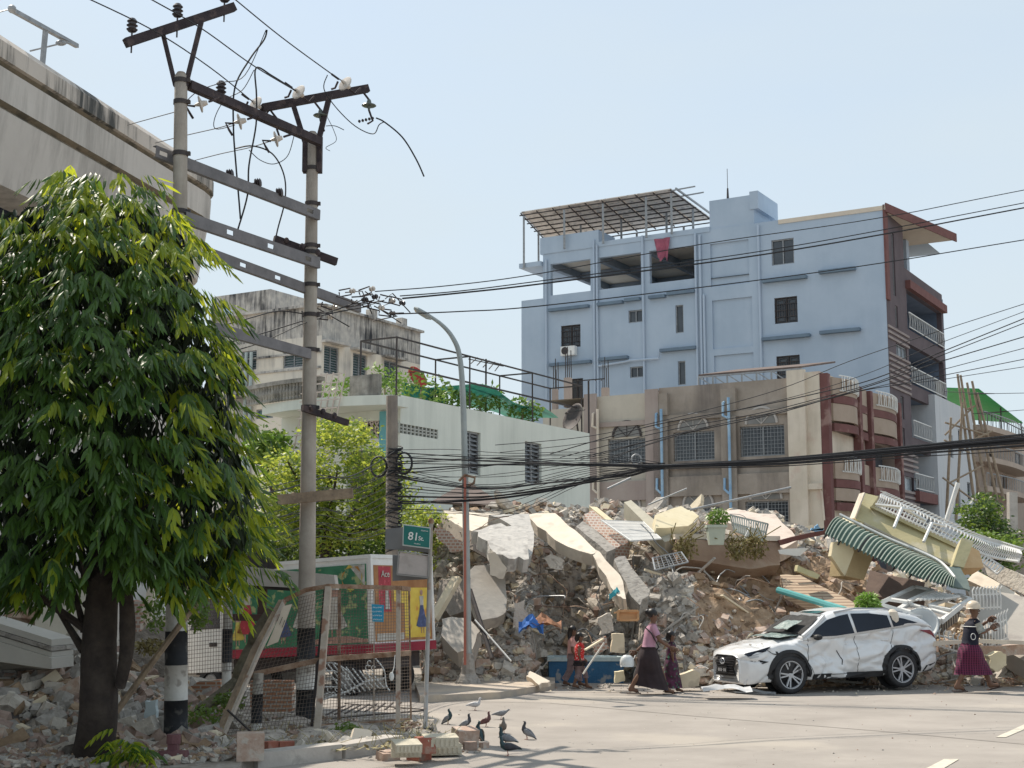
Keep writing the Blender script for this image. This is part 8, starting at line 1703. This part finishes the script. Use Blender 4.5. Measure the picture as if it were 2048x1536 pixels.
def person(name, label, px, py, h, ff, bf, larm, rarm, lean=.02, rz=0, head=0, fat=1.0, footlift=0):
    g = G(px, py); t = thing('person', label, 'person', (g.x, g.y, 0), None, rz if rz else 1e-6)
    S = h/1.65; J = {}
    hip = .50*h-.35*(ff-bf)**2/ max(h, .1)*.25; lz = lean*h
    J['pelvis'] = (V((0, 0, hip+.02*S)), (.125*S*fat, .10*S)); J['belly'] = (V((lz*.3, 0, hip+.13*S)), (.115*S*fat, .085*S)); J['chest'] = (V((lz*.7, 0, hip+.30*S)), (.125*S*fat, .09*S)); J['neckb'] = (V((lz, 0, hip+.44*S)), .06*S)
    J['neck'] = (V((lz+.01, 0, hip+.485*S)), .045*S); J['jaw'] = (V((lz+.03*S, 0, hip+.535*S)), (.062*S, .066*S)); J['skull'] = (V((lz+.015*S, 0, hip+.625*S)), (.085*S, .088*S)); J['crown'] = (V((lz, 0, hip+.685*S)), (.06*S, .062*S))
    E = [('pelvis', 'belly'), ('belly', 'chest'), ('chest', 'neckb'), ('neckb', 'neck'), ('neck', 'jaw'), ('jaw', 'skull'), ('skull', 'crown')]
    for nm, y, fx, lift in (('l', .085*S, ff, footlift), ('r', -.085*S, bf, 0.0)):
        kx = fx*.55+(.05*S if fx > 0 else .06*S); an = V((fx, y, .075*S+(.03*S if fx < 0 else lift)))
        J['hip'+nm] = (V((0, y, hip-.05*S)), .085*S); J['knee'+nm] = (V((kx, y, hip*.52)), .055*S); J['shin'+nm] = (V((kx*.55+fx*.45, y, hip*.36)), .052*S); J['ank'+nm] = (an, .034*S); J['toe'+nm] = (an+V((.15*S, .01, -.045*S+(lift if fx > 0 else -.0))), (.028*S, .035*S)); J['heel'+nm] = (an+V((-.035*S, 0, -.04*S)), .03*S)
        E += [('pelvis', 'hip'+nm), ('hip'+nm, 'knee'+nm), ('knee'+nm, 'shin'+nm), ('shin'+nm, 'ank'+nm), ('ank'+nm, 'toe'+nm), ('ank'+nm, 'heel'+nm)]
    hands = []
    for nm, y, (ex, ez, wx, wy, wz) in (('l', .165*S, larm), ('r', -.165*S, rarm)):
        sh = V((lz, y, hip+.40*S)); el = V((ex*S, y*1.25, hip+ez*S)); wr = V((wx*S, y*1.1+wy*S, hip+wz*S))
        J['sh'+nm] = (sh, .052*S); J['el'+nm] = (el, .038*S); J['wr'+nm] = (wr, .024*S); E += [('chest', 'sh'+nm), ('sh'+nm, 'el'+nm), ('el'+nm, 'wr'+nm)]; hands.append((wr, wr-el))
    mb = skin(J, E)
    for w_, d in hands: hand(mb, w_, d, V((0, 1, .2)), S*1.15)
    sk = J['skull'][0]; mb.tube([sk+V((.078*S, 0, .0)), sk+V((.105*S, 0, -.03*S)), sk+V((.082*S, 0, -.045*S))], [.01*S, .014*S, .008*S], 6)
    for s in (-1, 1): mb.ell(sk+V((-.005*S, s*.088*S, -.02*S)), (.018*S, .01*S, .03*S), 8, 5)
    for c in (sk+V((.083*S, 0, -.075*S)),): mb.ell(c, (.01*S, .025*S, .008*S), 8, 5)
    b = mb.build('body', m_skin, t, True)
    mb = MB()
    for s in (-1, 1): mb.ell(sk+V((.076*S, s*.033*S, -.005*S)), (.012*S, .014*S, .008*S), 8, 5)
    mb.build('eyes', M_black, b)
    return t, J, S, hip
def top_(t, J, S, hip, m, sleeve=.5, zlo=-.02, name='shirt', fat=1.0, neck=.42, col2=None):
    ch, be = J['chest'][0], J['pelvis'][0]
    mb = MB(); R_ = [((be.x, 0, hip+zlo*S), .135, .17), ((be.x*.6+ch.x*.2, 0, hip+.1*S), .12, .155), ((ch.x*.8, 0, hip+.22*S), .13, .165), ((ch.x, 0, hip+.34*S), .125, .19), ((ch.x+.01, 0, hip+(neck-.015)*S), .095, .16), ((J['neck'][0].x, 0, hip+(neck+.045)*S), .06, .065)]
    mb.loft([ring_(c, a*S*fat, b*S*fat, wob=.015, ph=i) for i, (c, a, b) in enumerate(R_)])
    o = mb.build(name, m, t, True)
    for nm in 'lr':
        s_, e_ = J['sh'+nm][0], J['el'+nm][0]; w_ = J['wr'+nm][0]
        pts = [s_.lerp(e_, -.15), s_, s_.lerp(e_, .5*min(1, sleeve*2)), s_.lerp(e_, min(1, sleeve*2))] + ([e_.lerp(w_, (sleeve-.5)*2)] if sleeve > .5 else [])
        mb = MB(); mb.tube(pts, [.05*S, .066*S, .06*S, .058*S]+([.05*S] if sleeve > .5 else []), 12); mb.build('sleeve', m, o, True)
    return o
def skirt(t, J, S, hip, m, hem, fx, bx, name='skirt', zt=.06, flare=.12, n=11, tiltz=0):
    mb = MB(); R_ = []
    for k in range(n+1):
        f = k/n; z = (hip+zt*S)*(1-f)+hem*f; sp = smooth(f); cx = (fx+bx)/2*f*f*.9; rx = (.13+(max(abs(fx-bx)/2/S*.55*(f**1.1), 0)+flare*f*.35))*S*(1+.15*sin(pi*min(1, f*2.2))); ry = (.165+.05*sin(pi*min(1, f*1.6))+flare*.3*f)*S
        R_.append(ring_((cx, 0, z), rx, ry, 44, V((tiltz*f, 0, 0)), .02+.05*f, k*.25))
    mb.loft(R_); return mb.build(name, m, t, True)
def sandals(t, J, S, m):
    for nm in 'lr':
        a, b = J['heel'+nm][0], J['toe'+nm][0]; mb = MB(); d = (b-a).normalized(); mb.bar(a-d*.03*S-UP*.035*S, b+d*.04*S-UP*.032*S, .09*S, .016*S); mb.tube([b-V((0, .035*S, .02*S)), b+V((-.02*S, 0, .028*S)), b+V((0, .035*S, -.02*S))], .008*S, 5); mb.build('sandal', m, t)
def hair(t, J, S, kind):
    sk = J['skull'][0]; mb = MB(); mb.ell(sk+V((-.022*S, 0, .028*S)), (.098*S, .1*S, .092*S), 16, 10)
    if kind == 'bun': mb.ell(sk+V((-.10*S, 0, .05*S)), (.055*S, .055*S, .055*S), 12, 8)
    if kind in ('long', 'bob'):
        L_ = .34 if kind == 'long' else .15; mb.tube([sk+V((-.06*S, 0, .04*S)), sk+V((-.1*S, 0, -.08*S)), sk+V((-.1*S, 0, -L_*S))], [.075*S, .07*S, .03*S], 12)
    return mb.build('hair', m_hair, t, True)
def checkmat(name, c1, c2, c3, fr=22):
    if name in MC: return MC[name]
    m = mat(name, c1, None, bump=0, rough=.8); nt = m.node_tree; N = nt.nodes; L = nt.links; b = N['Principled BSDF']; tc = N.new('ShaderNodeTexCoord'); prev = None
    for axis, col in (('Z', c2), ('X', c3)):
        wv = N.new('ShaderNodeTexWave'); wv.bands_direction = axis; wv.inputs['Scale'].default_value = fr/6.28*2; L.new(tc.outputs['Object'], wv.inputs['Vector']); r = N.new('ShaderNodeMapRange'); r.inputs['From Min'].default_value = .6; r.inputs['From Max'].default_value = .75; L.new(wv.outputs['Fac'], r.inputs['Value'])
        mx = N.new('ShaderNodeMix'); mx.data_type = 'RGBA'; L.new(r.outputs['Result'], mx.inputs['Factor'])
        if prev is None: mx.inputs['A'].default_value = (*c1, 1)
        else: L.new(prev, mx.inputs['A'])
        mx.inputs['B'].default_value = (*col, 1); prev = mx.outputs['Result']
    L.new(prev, b.inputs['Base Color']); return m
m_san = mat('dark_sandal', (.05, .03, .025), bump=0)
# man with helmet
mt, J, S, hip = person('person', 'walking man in cream helmet, navy vest and magenta checked longyi with arm raised', 1944, 1385, 1.83, .40, -.33, (.22, .30, .36, -.12, .42), (.16, .22, .34, .06, .30), .05, 0, footlift=.05, fat=1.05)
top_(mt, J, S, hip, mat('navy_vest', (.006, .007, .016), (.01, .011, .024), scale=5, bump=.1), .12, -.05, 'vest', 1.12)
for nm in 'lr': mb = MB(); a, b = J['sh'+nm][0], J['el'+nm][0]; mb.tube([a.lerp(b, .1), a.lerp(b, .5), a.lerp(b, .95)], [.066*S, .07*S, .068*S], 12); mb.build('shirt_sleeve', mat('patterned_grey_shirt', (.2, .21, .19), (.38, .38, .34), scale=16, bump=0), mt, True)
mb = MB(); mb.tube(ring_((J['chest'][0].x, 0, hip+.33*S), .148*S, .218*S, 24)+[ring_((J['chest'][0].x, 0, hip+.33*S), .148*S, .218*S, 24)[0]], .007, 5); mb.build('reflective_stripe', M_white, mt)
mb = MB(); c = V((-.13*S+J['chest'][0].x, -.1*S, hip+.17*S)); c = V((.0, -.195*S, hip+.16*S)); mb.tube([c+V((.045*cos(a), -.012, .06*sin(a))) for a in [2*pi*k/14 for k in range(15)]], .006, 4); mb.build('vest_emblem', M_white, mt)
skirt(mt, J, S, hip, checkmat('magenta_check', (.085, .006, .032), (.02, .004, .02), (.13, .02, .06)), .34, .40, -.33, 'longyi', .05, .06)
sandals(mt, J, S, m_san)
sk = J['skull'][0]; mb = MB(); mb.lathe(sk+V((-.005, 0, .0)), [(.128*S, .012), (.125*S, .04), (.115*S, .085*S), (.085*S, .125*S), (.04*S, .148*S), (.001, .152*S)], 20); mb.loft([ring_(sk+V((.03, 0, z)), rx, ry) for z, rx, ry in ((.005, .16*S, .135*S), (.02, .155*S, .13*S))]); mb.build('helmet', mat('cream_helmet', (.6, .5, .38), (.68, .58, .46), scale=4, rough=.35, bump=0), mt, True)
# woman
wm, J, S, hip = person('person', 'walking woman in pink top and long dark brown skirt carrying a white helmet', 1298, 1389, 1.72, .34, -.36, (-.02, .12, -.2, .05, -.04), (.2, .16, .38, 0, .05), .05)
top_(wm, J, S, hip, mat('mauve_pink_top', (.38, .2, .27), (.48, .27, .35), scale=6, bump=.1), .3, -.02, 'blouse', 1.0)
skirt(wm, J, S, hip, mat('dark_brown_skirt', (.022, .014, .017), (.042, .027, .03), scale=3, bump=.15), .13, .34, -.3, 'skirt', .05, .08, tiltz=-.06); sandals(wm, J, S, m_san); hair(wm, J, S, 'bun')
mb = MB(); c_ = J['chest'][0]; mb.tube([V((c_.x-.12*S, -.12*S, hip+.40*S)), V((c_.x-.02, -.2*S, hip+.3*S)), V((c_.x+.12*S, -.15*S, hip+.05*S)), V((.14*S, .05, hip-.02))], .012, 5); mb.build('bag_strap', M_black, wm)
hw2 = J['wrl'][0]; base_w = wm.location
hp_ = V((base_w.x, base_w.y, 0))+hw2+V((-.06, -.32, -.16)); rw = V((base_w.x, base_w.y, 0))+J['wrr'][0]
mb = MB(); hc = V((base_w.x, base_w.y, 0))+V((-.40*S, -.12, hip-.20*S)); mb.loft([[hc+V((.13*S*rr__*cos(a), .11*S*rr__*sin(a), z*S)) for a in [2*pi*k/18 for k in range(18)]] for rr__, z in ((.9, -.1), (1, -.06), (1, 0), (.85, .06), (.5, .1), (.05, .115))]); mb.tube([hc+V((.1*S, 0, .0)), hc+V((.16*S, .1, .1)), V((base_w.x, base_w.y, 0))+hw2+V((-.04, 0, -.1))], .008, 4)
one('white_helmet', mb, mat('white_helmet_shell', (.6, .62, .62), (.68, .7, .7), scale=3, rough=.3, bump=0), 'white rounded helmet carried behind the woman in pink', 'helmet', smooth=True)
# floral girl
fg, J, S, hip = person('person', 'small girl in long dark floral dress walking in front of the woman', 1343, 1385, 1.24, .12, -.12, (.06, .12, .1, 0, -.06), (.02, .12, .04, 0, -.06), .01)
m_flo = mat('floral_dress', (.025, .02, .022), (.12, .03, .08), scale=9, bump=0, spot=(.06, .2, .11), spotsc=14, spotamt=.9)
top_(fg, J, S, hip, m_flo, .3, -.02, 'dress_top'); skirt(fg, J, S, hip, m_flo, .09, .12, -.12, 'dress_skirt', .06, .14); sandals(fg, J, S, m_san); hair(fg, J, S, 'bob')
# two girls at left
g1, J, S, hip = person('person', 'taller girl in pale pink blouse and checked trousers, farther of the pair', 1144, 1373, 1.3, .16, -.16, (.12, .14, .2, 0, .16), (.0, .12, .06, 0, .0), .02)
top_(g1, J, S, hip, mat('pale_pink_blouse', (.5, .27, .24), (.58, .34, .3), scale=8, bump=.05), .35, -.1, 'blouse')
m_chk = checkmat('brown_check', (.36, .27, .26), (.06, .04, .05), (.06, .04, .05), 40)
for nm in 'lr': mb = MB(); mb.tube([J['hip'+nm][0]+UP*.08*S, J['hip'+nm][0], J['knee'+nm][0], J['shin'+nm][0], J['ank'+nm][0]+UP*.06*S], [.11*S, .115*S, .09*S, .085*S, .085*S], 14); mb.build('trouser_leg', m_chk, g1, True)
sandals(g1, J, S, m_san); hair(g1, J, S, 'long')
g2, J, S, hip = person('person', 'smaller girl in red spotted top and black shorts, nearer of the pair', 1159, 1378, 1.18, .15, -.12, (.06, .12, .14, 0, .0), (-.02, .14, .02, 0, .0), .01)
top_(g2, J, S, hip, mat('red_spotted_top', (.5, .012, .015), (.56, .03, .03), scale=8, bump=0, spot=(.75, .6, .55), spotsc=26, spotamt=.9), .08, -.1, 'red_top', 1.08)
skirt(g2, J, S, hip, mat('black_shorts', (.015, .012, .015), bump=0), hip-.18*S, .05, -.05, 'shorts', -.02, .1)
for nm in 'lr': mb = MB(); mb.tube([J['hip'+nm][0]-UP*.05*S, J['knee'+nm][0], J['shin'+nm][0]], [.095*S, .075*S, .072*S], 12); mb.build('legging', m_chk, g2, True)
sandals(g2, J, S, m_san); hair(g2, J, S, 'bob')
# ================================================================ pigeons
def pigeon(px, py, rz, label, c1, c2, up=.35, s=1.0, low=False):
    s *= .74
    g = G(px, py); t = thing('pigeon', label, 'pigeon', (g.x, g.y, 0), 'pigeons on the road' if False else None, rz if rz else 1e-6)
    m1 = mat('pigeon_'+c1[0], c1[1], c1[2], scale=30, rough=.5, bump=.1, bscale=90); m2 = mat('pigeon_'+c2[0], c2[1], c2[2], scale=20, rough=.45, bump=.1)
    a = up; f = V((cos(a), 0, sin(a))); n = V((-sin(a), 0, cos(a))); c = V((0, 0, .125*s)); mb = MB()
    sp = [(c-f*.2*s-n*.0, .008, .03), (c-f*.14*s, .014, .032), (c-f*.09*s, .032, .04), (c-f*.03*s, .052, .055), (c+f*.03*s, .058, .058), (c+f*.075*s+n*.012*s, .045, .046), (c+f*.098*s+n*.045*s+V((0, 0, .005)), .028, .028), (c+f*.105*s+n*.08*s, .022, .022), (c+f*.115*s+n*.105*s, .024, .023), (c+f*.13*s+n*.118*s, .017, .017), (c+f*.142*s+n*.116*s, .007, .007), (c+f*.162*s+n*.106*s, .002, .003)]
    if low: sp = sp[:6]+[(c+f*.11*s+n*.02*s, .03, .03), (c+f*.14*s+n*.035*s, .022, .022), (c+f*.16*s+n*.045*s, .024, .023), (c+f*.178*s+n*.045*s, .016, .016), (c+f*.19*s+n*.04*s, .006, .006), (c+f*.205*s+n*.03*s, .002, .003)]
    rings = []
    for k, (p, rh, rw_) in enumerate(sp):
        d = (sp[min(k+1, len(sp)-1)][0]-sp[max(k-1, 0)][0]).normalized(); q = V((0, 1, 0)); e = q.cross(d).normalized()
        rings.append([p+(e*cos(u_)*rh+q*sin(u_)*rw_)*s for u_ in [2*pi*j/12 for j in range(12)]])
    mb.loft(rings); mb.build('body', m2, t, True)
    for sd_ in (-1, 1):
        mb = MB(); rg_ = []
        for x, w_, o in ((.06, .01, .046), (.03, .04, .06), (-.03, .045, .06), (-.1, .03, .045), (-.16, .012, .02), (-.185, .003, .012)):
            p = c+f*x*s+n*.012*s+V((0, sd_*o*s, 0)); rg_.append([p+n*w_*s*cos(u_)+V((0, sd_*.008*s*sin(u_), 0)) for u_ in [2*pi*j/8 for j in range(8)]])
        mb.loft(rg_); mb.build('wing', m1, t, True)
        mb = MB(); k = V((.01*s, sd_*.022*s, 0)); mb.tube([c+k-UP*.045*s, V((.0, sd_*.022*s, .03*s)), V((.012*s*sd_, sd_*.022*s, .004))], .0045*s, 5)
        for e in (-.5, 0, .5): mb.tube([V((.012*s*sd_, sd_*.022*s, .004)), V((.012*s*sd_+.03*s*cos(e), sd_*.022*s+.03*s*sin(e), .002))], .003*s, 4)
        mb.build('leg', mat('pigeon_leg', (.35, .12, .09), bump=0), t)
    return t
gr_ = ('grey', (.16, .165, .18), (.24, .245, .26)); lt_ = ('light', (.42, .42, .44), (.55, .55, .56)); dk_ = ('dark', (.03, .032, .04), (.055, .055, .065)); te = ('teal', (.012, .04, .045), (.03, .06, .07)); br_n = ('russet', (.09, .04, .04), (.14, .06, .06)); tn_ = ('taupe', (.12, .11, .1), (.17, .15, .13))
pigeon(950, 1421, 0, 'palest pigeon, farthest back, walking right with its tail stretched out', lt_, lt_, .12, 1.05)
pigeon(896, 1449, -.3, 'upright dark pigeon, leftmost of the flock', gr_, te, .75)
pigeon(932, 1459, 0, 'dark chested pigeon stepping right, second from the left', gr_, dk_, .5)
pigeon(972, 1454, -.2, 'reddish brown pigeon in the middle of the flock', br_n, br_n, .5)
pigeon(1002, 1439, 0, 'grey pigeon striding right with head held low behind the reddish one', gr_, gr_, .15, 1.0, True)
pigeon(958, 1481, 2.2, 'teal necked pigeon seen from behind, left of the front group', tn_, te, .85, 1.1)
pigeon(1006, 1467, -1.4, 'taupe pigeon facing the camera behind the two front birds', tn_, tn_, .6)
pigeon(1054, 1479, 2.9, 'dark slender pigeon facing left, rightmost of the flock', gr_, dk_, .6, 1.05)
pigeon(1012, 1493, 2.95, 'purplish grey pigeon facing left just behind the nearest bird', gr_, te, .3, 1.15)
pigeon(1016, 1512, 3.1, 'darkest pigeon, nearest to the camera, facing left', dk_, te, .15, 1.15)
